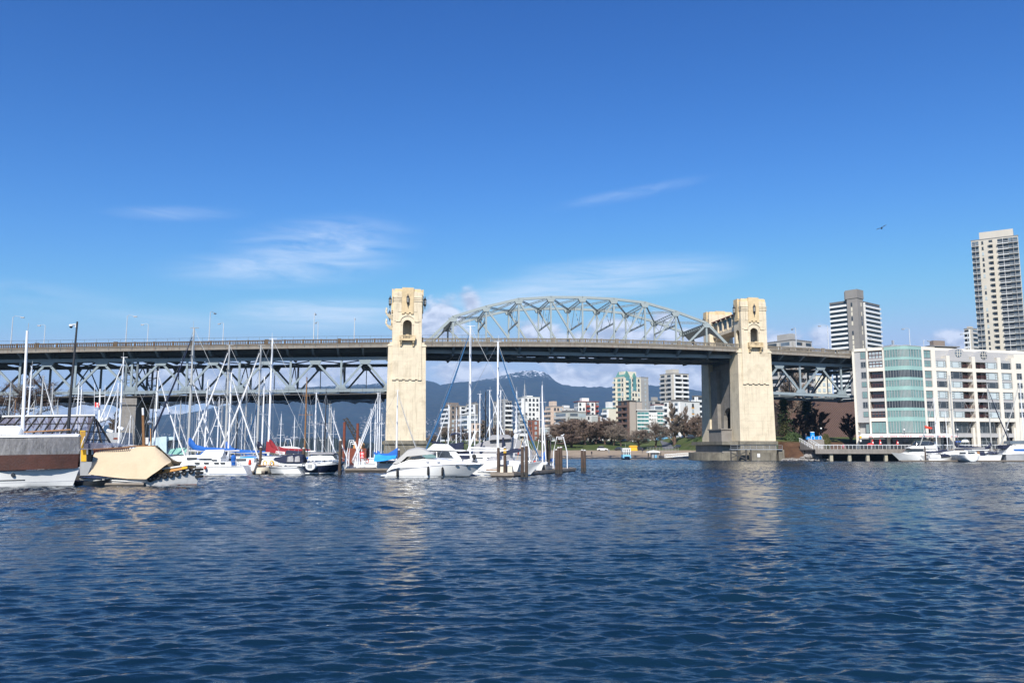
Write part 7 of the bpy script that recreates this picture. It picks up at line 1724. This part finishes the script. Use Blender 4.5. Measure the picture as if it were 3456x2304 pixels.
def wall(name, m, py0, py1, py0b, py1b, w, px0=-330, px1=268, n=46, amp=.05, nose=.6):
    rows = []; g = random.Random(3); x1 = P.p(px1, 1540)[0]; x0 = P.p(px0, 1540)[0]
    for side in (-1, 1):
        rr = []
        for i in range(n + 1):
            u = i / n; x = x0 + (x1 - x0) * u; pw = w * (1 - max(0, (u - .62) / .38) ** 2.4 * .93); px = px0 + (px1 - px0) * u
            za = P.p(px, py0 + (py0b - py0) * u)[1]; zb = P.p(px, py1 + (py1b - py1) * u)[1]; a = amp * math.sin(i * 2.1) + g.uniform(-amp, amp) * .6
            rr.append([(x, side * (pw + a * .5), za), (x, side * (pw + a), za + (zb - za) * .4), (x, side * (pw - a * .6), za + (zb - za) * .75), (x, side * pw, zb)])
        rows.append(rr)
    b = MB(); b.sheet(rows[0]); b.sheet(rows[1]); return b.build(name, m, t, smooth=True)
wall('brown_tarpaulin', 'canvas_brown', 1595, 1541, 1579, 1531, 2.24, amp=.045); wall('clear_curtain', 'clear_curtain', 1541, 1483, 1531, 1473, 2.08, amp=.06)
b = MB(); x0, x1 = P.p(-330, 1480)[0], P.p(268, 1480)[0]; rows = []
for u in np.linspace(0, 1, 18):
    x = x0 + (x1 - x0) * u; w = 2.2 * (1 - max(0, (u - .62) / .38) ** 2.4 * .9); px = -330 + 598 * u; za = P.p(px, 1484 - 11 * u)[1]; zb = P.p(px, 1472 - 4 * u)[1]; rows.append([(x, -w, za), (x, -w * .96, zb - .05), (x, 0, zb + .12), (x, w * .96, zb - .05), (x, w, za)])
b.loft(rows); b.build('roof', 'gelcoat_white', t); MB().box(P.p(-330, 1540)[0], P.p(60, 1540)[0], -1.4, 1.4, 1.0, P.p(0, 1500)[1]).build('deckhouse', 'hull_grey', t)
P.tube('mast', 'mast_white', [(75, 1470), (92, 1116)], [.16, .10], 0, 10); P.tube('masthead_aerial', 'mast_grey', [(94, 1116), (97, 1090)], .02); P.tube('spar', 'teak', [(78, 1458), (240, 1449)], .06)
t2 = thing('tender', 'white tender stowed upside down on the roof of the old white boat', 'dinghy', (X(20, 74.5, 1470), 74.5, 0)); P2 = Pic(t2, 74.5); P2.tent('hull', 'gelcoat_white', [(-60, 1466, 1446, .6, .3), (-30, 1466, 1437, .9, .4), (40, 1466, 1436, .9, .4), (62, 1467, 1440, .7, .3), (72, 1468, 1452, .4, .2)])
# translucent roof on timber frames
Y = 90; t = thing('boat_shelter', 'A-framed shelter with dark rafters and translucent grey sheeting', 'shelter', (X(170, Y, 1460), Y, 0)); P = Pic(t, Y)
def q(px, py, dy): x, z = P.p(px, py); v = at(px, py, Y + dy); return Vector((v.x - t.location.x, dy, v.z))
TL, TR_ = q(18, 1408, 3.5), q(318, 1404, 3.5); BL_, BR_ = q(-90, 1512, -1.5), q(282, 1512, -1.5); HR = q(384, 1514, 5.5)
b = MB(); b.add([TL, TR_, BR_, BL_], [(0, 1, 2, 3)]); b.build('front_sheeting', 'roof_sheeting', t); b = MB(); b.add([TR_, HR, BR_], [(0, 1, 2)]); b.build('end_sheeting', 'roof_sheeting', t)
b = MB(); off = Vector((0, -.04, .03))
for i in range(12): u = i / 11; b.bar(BL_.lerp(BR_, u) + off, TL.lerp(TR_, u) + off, .1, .16)
for v in (.25, .5, .75, .98): b.bar(BL_.lerp(TL, v) + off * 2, BR_.lerp(TR_, v) + off * 2, .08, .1)
for v in (0, .3, .62, 1.0): b.bar(BR_.lerp(HR, v) + off, TR_ + (HR - TR_) * (v * .15) + off, .12, .2)
for v in (.25, .5, .75): b.bar(TR_.lerp(BR_, v) + off, TR_.lerp(HR, v) + off, .08, .1)
for i in range(11): u = i / 11; b.bar(TL.lerp(TR_, u) + Vector((0, .9, -1.2)), TL.lerp(TR_, u + .045) + Vector((0, .5, -.2)), .08, .1); b.bar(TL.lerp(TR_, u + .09) + Vector((0, .9, -1.2)), TL.lerp(TR_, u + .045) + Vector((0, .5, -.2)), .08, .1)
b.build('rafters', 'float_dark', t); b = MB(); b.bar(TL + Vector((-.2, -.1, .12)), TR_ + Vector((.25, -.1, .12)), .45, .16); b.build('ridge_capping', 'balcony_white', t)
for u in (.05, .5, .95): p = TL.lerp(TR_, u); MB().bar((p.x, 3.5, 0), (p.x, 3.5, p.z), .25, .25).build('post', 'pile_brown', t)
MB().box(BL_.x, HR.x, -1.5, 6, -.2, .5).build('float', 'float_dark', t)
t = thing('camera_pole', 'tall dark pole with a white dome camera above the translucent shelter', 'pole', (X(230, 84, 1470), 84, 0)); P = Pic(t, 84)
P.tube('pole', 'black_iron', [(226, 1520), (237, 1350), (261, 1085)], [.19, .14, .09], 0, 8); P.tube('bracket', 'gelcoat_white', [(255, 1105), (256, 1094), (243, 1096)], .07); b = MB(); x, z = P.p(240, 1100); b.lathe((x, 0, z), [(.05, .2), (.19, .15), (.2, -.02), (.17, -.05)], 10); b.build('camera_housing', 'gelcoat_white', t); b = MB(); b.ball((x, 0, z - .08), .15, 8); b.build('camera_dome', 'window_dark', t)
t = thing('letter_sign', 'black letter A standing on the shelter beside the amber board', 'sign', (X(257, 80, 1455), 80, 0)); P = Pic(t, 80); x, z = P.p(257, 1455.5); text('A', .72, 'lettering', 'black_iron', t, (x, 0, z), ext=.03); P.tube('post', 'black_iron', [(257, 1500), (257, 1464)], .03)
t = thing('notice_board', 'amber notice board with rows of lettering behind the old white boat', 'sign', (X(279, 79, 1480), 79, 0)); P = Pic(t, 79); P.slab('board', 'sign_amber', [(270, 1512), (270, 1452), (288, 1452), (288, 1472), (282, 1474), (281, 1512)], -.03, .03)
for k in range(7): P.slab('lettering', 'teak', [(272, 1456 + k * 4.2), (286 if k < 4 else 280, 1456 + k * 4.2), (286 if k < 4 else 280, 1458 + k * 4.2), (272, 1458 + k * 4.2)], -.045, -.03)
P.tube('leaning_pole', 'mast_white', [(267, 1522), (286, 1472)], .035, -.2)
# float home between the old boat and the tug
Y = 84; t = thing('float_home', 'small grey float home with a yellow wall beside the tan canopy', 'float home', (X(300, Y), Y, 0)); P = Pic(t, Y)
P.slab('wall', 'hull_grey', [(270, 1604), (270, 1512), (338, 1512), (338, 1604)], .05, 4); P.slab('yellow_panel', 'sign_yellow', [(273, 1556), (273, 1516), (291, 1516), (291, 1556)], -.02, .05); P.slab('door', 'window_dark', [(293, 1556), (293, 1516), (314, 1516), (314, 1556)], -.01, .05); P.slab('red_door', 'cover_red', [(316, 1556), (316, 1514), (332, 1514), (332, 1556)], -.02, .05); P.slab('curtain', 'white_paint', [(291.5, 1533), (291.5, 1516), (297, 1516), (297, 1533)], -.03, -.01); P.slab('curtain', 'white_paint', [(309, 1533), (309, 1516), (315, 1516), (315, 1533)], -.03, -.01)
P.slab('roof', 'roof_sheeting', [(268, 1518), (268, 1508), (275, 1498), (320, 1493), (378, 1505), (378, 1509), (330, 1514)], -.6, 4.4)

# --- tug with the tan canopy
Y = 78; t = boat('tug_boat', 'old tug under a tan canvas canopy with tyres hung round its bow', 'tug', 300, Y); P = Pic(t, Y); Lt = X(680, Y, 1580) - X(300, Y, 1600)
h = Hull(Lt, 3.7, .8, .62, 1.55, .35, -.1, .8, .05); h.mesh().build('hull', 'hull_pale', t, smooth=True); h.band(-.05, .1).build('boot_stripe', 'rust', t); h.band(.95, 1.03, .04, rel=True).build('gunwale', 'boot_dark', t)
top = [(322, 1524), (345, 1521), (400, 1518), (448, 1513), (462, 1505), (492, 1504), (526, 1507), (545, 1524), (562, 1540), (577, 1554)]
bot = [(299, 1599), (325, 1603), (380, 1610), (430, 1615), (470, 1616), (495, 1616), (515, 1601), (535, 1586), (555, 1571), (578, 1557)]
for side in (-1, 1):
    rows = []
    for i, (a, e) in enumerate(zip(top, bot)):
        w = 2.15 * (1 - max(0, (i - 6) / 3.6) ** 2 * .55); xa, za = P.p(*a, -.3); xe, ze = P.p(*e, -w); r = []
        for k in range(7):
            v = k / 6; r.append((xa + (xe - xa) * v, side * (.25 + (w - .25) * (v ** .8) + .07 * math.sin(i * 2.3 + k * 1.3) + .09 * math.sin(i * 1.1 - k * .9 + 1)), za + (ze - za) * (v * .94 + .06 * v * v) - .07 * math.sin(v * 3.1) * (1 if i % 2 else .4)))
        rows.append(r)
    MB().sheet(rows).build('canopy', 'canvas_tan', t, smooth=True)
b = MB(); xs = [P.p(a, y) for a, y in ((318, 1516), (360, 1513), (410, 1511), (458, 1504), (530, 1504))]
for (xa, za), (xe, ze) in zip(xs, xs[1:]): b.bar((xa, 0, za), (xe, 0, ze), .55, .09)
b.build('canopy_ridge', 'teak', t)
b = MB()
for k in range(19):
    px = 328 + k * 6.4; x, z = P.p(px, 1520 - k * .35); b.prism([(x - .09, z + .12), (x + .09, z + .12), (x, z - .14)], -.62, -.58, 'y')
b.build('valance', 'canvas_brown', t)
P.slab('cabin', 'orange_wood', [(523, 1600), (538, 1583), (612, 1573), (634, 1572), (634, 1580), (560, 1594)], -1.0, 1.0); P.slab('cabin_roof', 'gelcoat_white', [(532, 1584), (560, 1577), (614, 1569), (634, 1570), (612, 1574), (540, 1585)], -1.1, 1.1); P.slab('yellow_box', 'sign_yellow', [(613, 1583), (613, 1575), (632, 1573), (632, 1580)], -1.1, -1.0)
x, z = P.p(565.5, 1586); MB().prism([(x + .11 * math.cos(a), z + .11 * math.sin(a)) for a in np.linspace(0, 2 * math.pi, 11)[:-1]], -1.04, -.98, 'y').build('porthole', 'window_dark', t); P.slab('name_plate', 'teak', [(534, 1594), (536, 1590), (556, 1586), (557, 1590), (552, 1593)], -1.03, -.98)
P.tube('mast', 'mast_wood', [(485, 1506), (483, 1400)], .12, .4); P.tube('mast_top', 'mast_white', [(483, 1400), (482, 1376)], .1, .4)
x, z = P.p(498, 1425); b = MB(); b.loft([[(x, .4, z + .26)] * 4, [(x - .26, .4, z), (x, .14, z), (x + .26, .4, z), (x, .66, z)], [(x, .4, z - .26)] * 4], caps=False); b.build('radar_reflector', 'galvanised', t)
P.tube('exhaust_stack', 'gelcoat_white', [(497, 1498), (497, 1476)], .16, .6, 10); P.tube('signal_post', 'orange_wood', [(509, 1500), (508, 1445)], .04, .6)
def tyre(px, py, r, yy, nm, face=False):
    x, z = P.p(px, py, yy); b = MB(); N = 14
    if face: b.lathe((x, yy, z), [(r * .6, -.11), (r, -.09), (r * 1.03, 0), (r, .09), (r * .6, .11)], 16)
    else: b.tube([(x + r * .68 * math.cos(a), yy, z + r * .68 * math.sin(a)) for a in np.linspace(0, 2 * math.pi, N)], r * .36, 7)
    o = b.build('tyre', 'rubber_black', None, smooth=True); o.location = t.location; return tag(o, nm, 'tyre', 'tyres hung round the tug bow')
ty = [(507, 1616), (519, 1611), (535, 1608), (556, 1605), (577, 1602), (598, 1598), (621, 1594), (645, 1590)]
nms = ['first tyre of the tug row, just below the edge of the canopy', 'second tyre of the tug row, counted from the canopy', 'third tyre of the tug row, under the left end of the orange cabin', 'fourth tyre of the tug row, under the name plate', 'fifth tyre of the tug row, under the porthole', 'sixth tyre of the tug row, below the orange cabin', 'seventh tyre of the tug row, below the yellow box', 'last tyre of the tug row before the stacked bow tyres']
for (a, e), nm in zip(ty, nms):
    yy = -1.0
    for _ in range(6): x, z = P.p(a, e, yy); yy = .5 * yy + .5 * h.pt(min(.985, x / (Lt - .2)), max(.2, z), -1, .1)[1]
    tyre(a, e, .27, yy, nm)
for py, nm in ((1583, 'top tyre of the stack on the tug stem'), (1595, 'middle tyre of the stack on the tug stem'), (1607, 'bottom tyre of the stack on the tug stem')): tyre(672, py, .38, 0, nm, True)
t2 = thing('skiff', 'black-hulled skiff lying between the old boat and the tug', 'skiff', (X(262, 76, 1620), 76, 0)); Hull(X(375, 76) - X(262, 76), 1.3, .55, .45, .7, .5).mesh().build('hull', 'boot_dark', t2, smooth=True)
t2 = thing('work_float', 'low plank float with white spars alongside the tug', 'dock', (X(330, 76.4, 1630), 76.4, 0)); w = X(492, 76.4) - X(330, 76.4); MB().box(0, w, -.5, .5, .12, .28).build('deck', 'plank_grey', t2); MB().box(0, w, -.45, .45, -.3, .12).build('float', 'float_dark', t2); b = MB(); b.tube([(.5, -.2, .55), (w * .6, -.3, .45), (w * .95, -.1, .35)], .05, 5); b.tube([(.2, .2, .7), (w * .5, .2, .6)], .06, 5); b.build('spars', 'gelcoat_white', t2)

# ---------------------------------------------------------------- boats moored under the white flats
Y = 216; t = boat('motor_yacht', 'white motor yacht with an enclosed flybridge at the promenade, bow to the left', 'motor boat', 3170, Y, True); P = Pic(t, Y)
t.rotation_euler = (0, 0, 0); h = Hull(X(3172, Y) - X(3012, Y), 4.2, 1.5, 1.8, 2.3, 2.4, -.2, .88); mg = h.mesh(); mg.v = [(-x, y, z) for x, y, z in mg.v]; mg.build('hull', 'gelcoat_white', t, smooth=True)
P.tent('deckhouse', 'gelcoat_white', [(3052, 1533, 1528, 1.2, 1.0), (3066, 1533, 1524, 1.7, 1.5), (3080, 1533, 1514, 1.8, 1.6), (3150, 1533, 1512, 1.8, 1.6), (3160, 1533, 1516, 1.8, 1.6)]); P.slab('side_window', 'glass_dark', [(3066, 1523), (3078, 1514), (3115, 1514), (3120, 1522)], -1.85, 1.85)
P.tent('flybridge', 'gelcoat_white', [(3070, 1513, 1510, 1.5, 1.4), (3090, 1513, 1503, 1.7, 1.6), (3150, 1514, 1500, 1.7, 1.6), (3162, 1514, 1490, 1.5, 1.4)]); P.tent('enclosure', 'glass_dark', [(3090, 1502, 1499, 1.4, 1.2), (3096, 1502, 1487, 1.5, 1.2), (3140, 1502, 1485, 1.5, 1.2), (3154, 1500, 1490, 1.4, 1.2)])
for px, py, Yb, dg, ma, ji, co, lab in [(3151, 1341, 214, 175, 'white', 'grey', 'navy', 'sailboat beside the promenade with a mast before the single window column'), (3203, 1266, 213, 178, 'grey', None, 'navy', 'sailboat with the tallest mast under the white flats, navy sail cover'), (3331, 1296, 215, 5, 'grey', 'navy', 'navy', 'sailboat with a tall mast before the second arched gable'), (3441, 1281, 216, 172, 'white', 'grey', 'blue', 'sailboat with a pale mast nearest the right edge'), (3190, 1385, 219, 95, 'white', None, None, 'sailboat with a short slanting mast left of the tallest mast under the flats')]:
    sailboat(px, py, Yb, dg, lab, ma, ji, co, group='sailboats under the white flats')
Y = 211; t = boat('fishing_smack', 'low white sailing hull with a navy boom cover right of the motor yacht', 'sailing boat', 3132, Y); Hull(X(3218, Y) - X(3132, Y), 2.6, .9, .85, 1.3, 1.0).mesh().build('hull', 'gelcoat_white', t, smooth=True); P = Pic(t, Y); P.tent('cabin', 'gelcoat_white', [(3140, 1545, 1536, .9, .7), (3150, 1545, 1531, 1.0, .8), (3175, 1545, 1533, .9, .7)]); P.tent('boom_cover', 'cover_navy', [(3130, 1528, 1522, .4, .3), (3165, 1528, 1521, .4, .3), (3198, 1522, 1515, .35, .2)]); P.slab('deck_gear', 'cover_navy', [(3178, 1540), (3178, 1532), (3198, 1532), (3210, 1538), (3210, 1541)], -.5, .5)
Y = 208; t = boat('dinghy', 'plump white hull seen bow-on in front of the arched gables', 'boat', 3263, Y); P = Pic(t, Y); b = MB(); x, z = P.p(3265, 1545); rows = []
for y, k in ((-2.6, .55), (-2.45, .85), (-2.1, .98), (0, 1), (2.5, 1), (3.5, .8)): rows.append([(x + k * 1.95 * math.cos(a), y, 1.75 + k * 1.9 * math.sin(a) * (1 if math.sin(a) < 0 else .12)) for a in np.linspace(0, 2 * math.pi, 17)[:-1]])
b.loft(rows); b.build('hull', 'gelcoat_white', t, smooth=True); P.slab('dark_awning', 'cover_navy', [(3228, 1517), (3240, 1513), (3278, 1514), (3282, 1518)], -.5, 1.5)
Y = 212; t = boat('small_trawler', 'small white trawler with a flat roof and black stripe right of the bow-on hull', 'trawler', 3288, Y); h = Hull(X(3340, Y) - X(3288, Y), 2.4, .95, .85, 1.25, .4); h.mesh().build('hull', 'gelcoat_white', t, smooth=True); h.band(.72, .92, .02, rel=True).build('black_stripe', 'boot_dark', t); P = Pic(t, Y); P.slab('roof', 'gelcoat_white', [(3268, 1520), (3270, 1517), (3338, 1516), (3338, 1519)], -1, 1); P.slab('wheelhouse', 'cover_navy', [(3294, 1540), (3296, 1520), (3322, 1520), (3326, 1540)], -.8, .8); P.slab('door', 'teak', [(3298, 1540), (3298, 1522), (3306, 1522), (3308, 1540)], -.85, -.8)
Y = 214; t = boat('motor_boat', 'white open motor boat with a dark tonneau cover left of the blue striped trawler', 'motor boat', 3322, Y); h = Hull(X(3386, Y) - X(3322, Y), 2.8, 1.7, 1.6, 1.7, .3, -.1, .95); h.mesh().build('hull', 'gelcoat_white', t, smooth=True); P = Pic(t, Y); P.tent('tonneau', 'cover_navy', [(3328, 1532, 1528, 1.0, .8), (3345, 1531, 1521, 1.1, .6), (3372, 1531, 1525, 1.0, .7)])
Y = 213; t = boat('trawler', 'white trawler with a blue stripe and grey hull cut by the right edge', 'trawler', 3386, Y); h = Hull(X(3500, Y) - X(3386, Y), 4, 1.9, 1.8, 2.2, 1.0, -.1, .9); h.mesh().build('hull', 'hull_grey', t, smooth=True); P = Pic(t, Y); P.slab('deckhouse', 'gelcoat_white', [(3394, 1532), (3398, 1518), (3412, 1503), (3470, 1503), (3470, 1532)], -1.7, 1.7); P.slab('blue_stripe', 'cover_blue', [(3424, 1521), (3420, 1515), (3470, 1514), (3470, 1522)], -1.75, -1.7); P.slab('canvas', 'cover_navy', [(3384, 1514), (3386, 1502), (3412, 1500), (3398, 1514)], -1.5, 1.5); P.slab('upper_screen', 'glass_mid', [(3408, 1498), (3410, 1487), (3460, 1486), (3470, 1498)], -1.4, 1.4); P.slab('bulwark', 'gelcoat_white', [(3384, 1533), (3384, 1529), (3470, 1527), (3470, 1531)], -1.9, 1.9)
t = thing('marina_float', 'low dark float carrying the moorings under the white flats', 'dock', (X(3040, 209.5), 209.5, 0)); w = X(3470, 209.5) - X(3040, 209.5); MB().box(0, w, 0, 1.4, .2, .4).build('deck', 'plank_grey', t); MB().box(0, w, .1, 1.3, -.3, .2).build('float', 'float_dark', t)
piling(3124, 1505, 1554, 'piling at the stern of the white motor yacht under the flats', Yp=210)
t = thing('flag', 'orange-red flag blowing from the sailboat by the promenade', 'flag', (X(3132, 214, 1437), 214, 0)); P = Pic(t, 214); P.slab('cloth', 'buoy_red', [(3120, 1435), (3132, 1438), (3147, 1442), (3145, 1448), (3130, 1446), (3122, 1444)], -.02, .02)

# ---------------------------------------------------------------- ferry, landing stage, gangway, cars by the beach
Y = 250; t = boat('harbour_ferry', 'tiny blue and white passenger ferry on open water before the beach', 'ferry', 2113, Y); P = Pic(t, Y); b = MB(); x, _ = P.p(2113, 1550); rows = []
for y, k, zt_ in ((-3.0, .15, 1.0), (-2.2, .7, .9), (-1, 1, .8), (2, 1, .75), (3, .85, .75)): rows.append([(x - 1.35 * k, y, zt_), (x - 1.1 * k, y, -.2), (x + 1.1 * k, y, -.2), (x + 1.35 * k, y, zt_)])
b.loft(rows); b.build('hull', 'hull_navy', t); b = MB(); b.taper((x - 1.25, x + 1.25, -2.4, 2.5), (x - 1.15, x + 1.15, -1.6, 2.4), .55, 1.5); b.build('topsides', 'ferry_blue', t); b = MB(); b.box(x - 1.05, x + 1.05, -1.35, 2.2, 1.5, 2.3); b.build('cabin_glass', 'glass_dark', t); b = MB(); b.box(x - 1.2, x + 1.2, -1.6, 2.4, 2.3, 2.45)
for k in range(5): b.box(x - 1.1 + k * .52, x - .94 + k * .52, -1.5, -1.36, 1.5, 2.3); b.box(x - 1.2 + k * .54, x - .9 + k * .54, -1.5, 2.2, 2.45, 3.3)
b.box(x - 1.25, x + 1.25, -1.6, 2.3, 3.1, 3.45); b.build('roof_and_rails', 'gelcoat_white', t); P.tube('mast', 'mast_grey', [(2111, 1525), (2111, 1496)], .03)
Y = 254; t = thing('landing_stage', 'floating ferry stop with a blue door under a white pitched roof', 'landing stage', (X(2215, Y), Y, 0)); P = Pic(t, Y); P.slab('float', 'float_dark', [(2180, 1548.5), (2182, 1545), (2270, 1544), (2274, 1547)], -1.5, 1.5); P.slab('roof', 'gelcoat_white', [(2185, 1527), (2187, 1523), (2207, 1518.5), (2227, 1523), (2228, 1527)], -1.4, 1.4); P.slab('door', 'ferry_blue', [(2207, 1545), (2207, 1535), (2217, 1535), (2217, 1545)], -.9, -.8); P.slab('kiosk', 'hull_grey', [(2200, 1545), (2200, 1526), (2222, 1526), (2222, 1545)], -.8, .8)
for px in (2197, 2209, 2218, 2224): P.slab('post', 'dark_planks', [(px - 1, 1546), (px - 1, 1525), (px + 1, 1525), (px + 1, 1546)], -1.0, -.8)
for px, top in ((2188, 1520), (2230, 1526)): P.tube('mooring_pile', 'dark_planks', [(px, 1549), (px, top)], .15)
t = thing('gangway', 'white truss gangway sloping up to the pier footing', 'gangway', (X(2300, 256), 256, 0)); P = Pic(t, 256); b = MB(); n = 14
a0, a1, c0, c1 = [P.p(*v) for v in ((2244, 1533), (2352, 1525), (2244, 1543), (2352, 1534))]
for y in (-.7, .7):
    b.bar((a0[0], y, a0[1]), (a1[0], y, a1[1]), .12, .12); b.bar((c0[0], y, c0[1]), (c1[0], y, c1[1]), .14, .16)
    for i in range(n):
        u, v = i / n, (i + 1) / n; pa = (a0[0] + (a1[0] - a0[0]) * u, y, a0[1] + (a1[1] - a0[1]) * u); pb = (c0[0] + (c1[0] - c0[0]) * v, y, c0[1] + (c1[1] - c0[1]) * v); b.bar(pa, pb, .07, .07); b.bar(pa, (pa[0], y, c0[1] + (c1[1] - c0[1]) * u), .07, .07)
b.build('truss', 'white_paint', t)
gm('car_white', (.78, .78, .78), .25, var=.03, scale=1); gm('car_black', (.02, .02, .024), .2, var=.1, scale=1); gm('car_silver', (.4, .41, .43), .25, .4, var=.05, scale=1); gm('car_blue', (.03, .08, .2), .25, var=.05, scale=1)
def car(px, base, Yc, m, label, van=False, rz=0.0):
    p = at(px, base, Yc); t = thing('parked_car', label, 'car', (p.x, Yc, max(gz_at(p.x, Yc), p.z - .3)), rz, 'cars parked above the beach')
    h1, h2 = (.95, 1.75) if van else (.85, 1.42)
    b = MB(); b.loft([[(x, -.85, z0), (x, -.87, z1 * .7), (x, -.8, z1), (x, .8, z1), (x, .87, z1 * .7), (x, .85, z0)] for x, z0, z1 in ((-2.15, .4, .62), (-2.0, .25, h1 - .05), (-1.2, .22, h1), (1.0, .22, h1), (1.9, .25, h1 - .15), (2.15, .4, .6))]); b.build('body', m, t)
    b = MB(); b.loft([[(x, -.74, h1 - .02), (x, -.6, z), (x, .6, z), (x, .74, h1 - .02)] for x, z in ((-1.9 if van else -1.7, h1), (-1.5 if van else -1.0, h2), (.4, h2), (1.15, h1))]); b.build('glasshouse', 'glass_dark', t); MB().box(-1.45 if van else -.98, .38, -.58, .58, h2 - .01, h2 + .04).build('roof', m, t)
    for x in (-1.35, 1.35):
        for y in (-.86, .86): w = MB(); w.lathe((0, 0, 0), [(.2, -.1), (.31, -.09), (.32, 0), (.31, .09), (.2, .1)], 12); w.v = [(a + x, c + y, bb + .32) for a, bb, c in w.v]; w.build('wheel', 'rubber_black', t)
for a in [(2033, 1522, 332, 'car_white', 'white van parked left of the yellow hut above the beach', True), (2092, 1525, 334, 'car_black', 'dark car just left of the yellow hut above the beach', False), (2160, 1522, 333, 'car_black', 'black car right of the yellow hut above the beach', False), (2291, 1515, 345, 'car_black', 'dark car on the lawn road, left one below the ramp', False), (2336, 1513, 343, 'car_black', 'black estate car on the lawn road beside the pier footing', True),
          (2015, 1496, 395, 'car_white', 'white car on the upper road left of the bare trees', False), (2108, 1495, 395, 'car_black', 'dark car on the upper road under the brown balcony block', False), (2140, 1495, 396, 'car_white', 'white car on the upper road right of the brown balcony block', False), (2284, 1492, 398, 'car_silver', 'silver car on the upper road beside the blue mural wall', True), (2328, 1492, 396, 'car_white', 'white car on the upper road nearest the bridge pier', False), (2312, 1492, 399, 'car_blue', 'dark blue car on the upper road by the slim poplars', False)]:
    car(*a)
t = thing('beach_hut', 'small bright yellow hut above the beach between parked cars', 'hut', (X(2137, 331, 1525), 331, gz_at(X(2137, 331, 1525), 331))); MB().taper((-1.6, 1.6, -1, 1), (-1.4, 1.4, -.9, .9), 0, 1.6).build('body', 'sign_yellow', t); MB().prism([(-1.8, 1.6), (1.8, 1.6), (1.2, 2.1), (-1.2, 2.1)], -1.1, 1.1).build('roof', 'ring_yellow', t)
t = thing('mural_wall', 'pale blue painted wall at the top of the lawn', 'wall', (X(2238, 402, 1495), 402, gz_at(X(2238, 402, 1495), 402))); MB().box(-4, 4, -.15, .15, -.5, 1.3).build('wall', 'ferry_blue', t)
gm('asphalt', (.13, .13, .135), .9, var=.15, scale=.5)
b = MB(); pts = [(2228, 1500, 392), (2252, 1500, 392), (2276, 1521, 342), (2240, 1521, 342)]; b.add([(X(px, Yp, py), Yp, gz_at(X(px, Yp, py), Yp) + .15) for px, py, Yp in pts] + [(X(px, Yp, py), Yp, gz_at(X(px, Yp, py), Yp) - .6) for px, py, Yp in pts], [(0, 1, 2, 3), (0, 4, 5, 1), (1, 5, 6, 2), (2, 6, 7, 3), (3, 7, 4, 0)]); tag(b.build('path', 'asphalt'), kind='structure')
t = thing('wire_fence', 'grey wire fence beside the ramp behind the ferry stop', 'fence', (X(2215, 322, 1515), 322, gz_at(X(2215, 322, 1515), 322)))
b = MB()
for k in range(11): b.bar((-3.5 + k * 1.2, 0, 0), (-3.5 + k * 1.2, 0, 1.9), .06, .06)
for z in (.1, .5, .9, 1.3, 1.85): b.bar((-3.5, 0, z), (8.5, 0, z), .04, .04)
b.build('mesh', 'galvanised', t)
for px, base, Yp, mm, lab in [(1997, 1532, 300, 'cloth_dark', 'tiny person in dark clothes on the beach left of the ferry'), (2055, 1528, 312, 'cloth_grey', 'tiny person in grey walking on the beach path by the ferry mast'), (2168, 1527, 316, 'cloth_dark', 'tiny person on the beach path right of the yellow hut')]:
    p = at(px, base, Yp); person(px, base, Yp, lab, mm, z=gz_at(p.x, Yp))

# ---------------------------------------------------------------- air between here and the mountains
def haze():
    m = bpy.data.materials.new('haze'); m.use_nodes = True; t = m.node_tree; t.nodes.clear()
    v = t.nodes.new('ShaderNodeVolumePrincipled'); o = t.nodes.new('ShaderNodeOutputMaterial'); t.links.new(v.outputs[0], o.inputs['Volume'])
    v.inputs['Color'].default_value = (.36, .64, 1.0, 1); v.inputs['Density'].default_value = HAZE; v.inputs['Anisotropy'].default_value = 0.0
    M['haze'] = m
    h = MB().box(-9000, 9000, -60, 10400, -5, 1150).build('haze', 'haze'); tag(h, kind='stuff')
HAZE = 6.2e-5
haze()
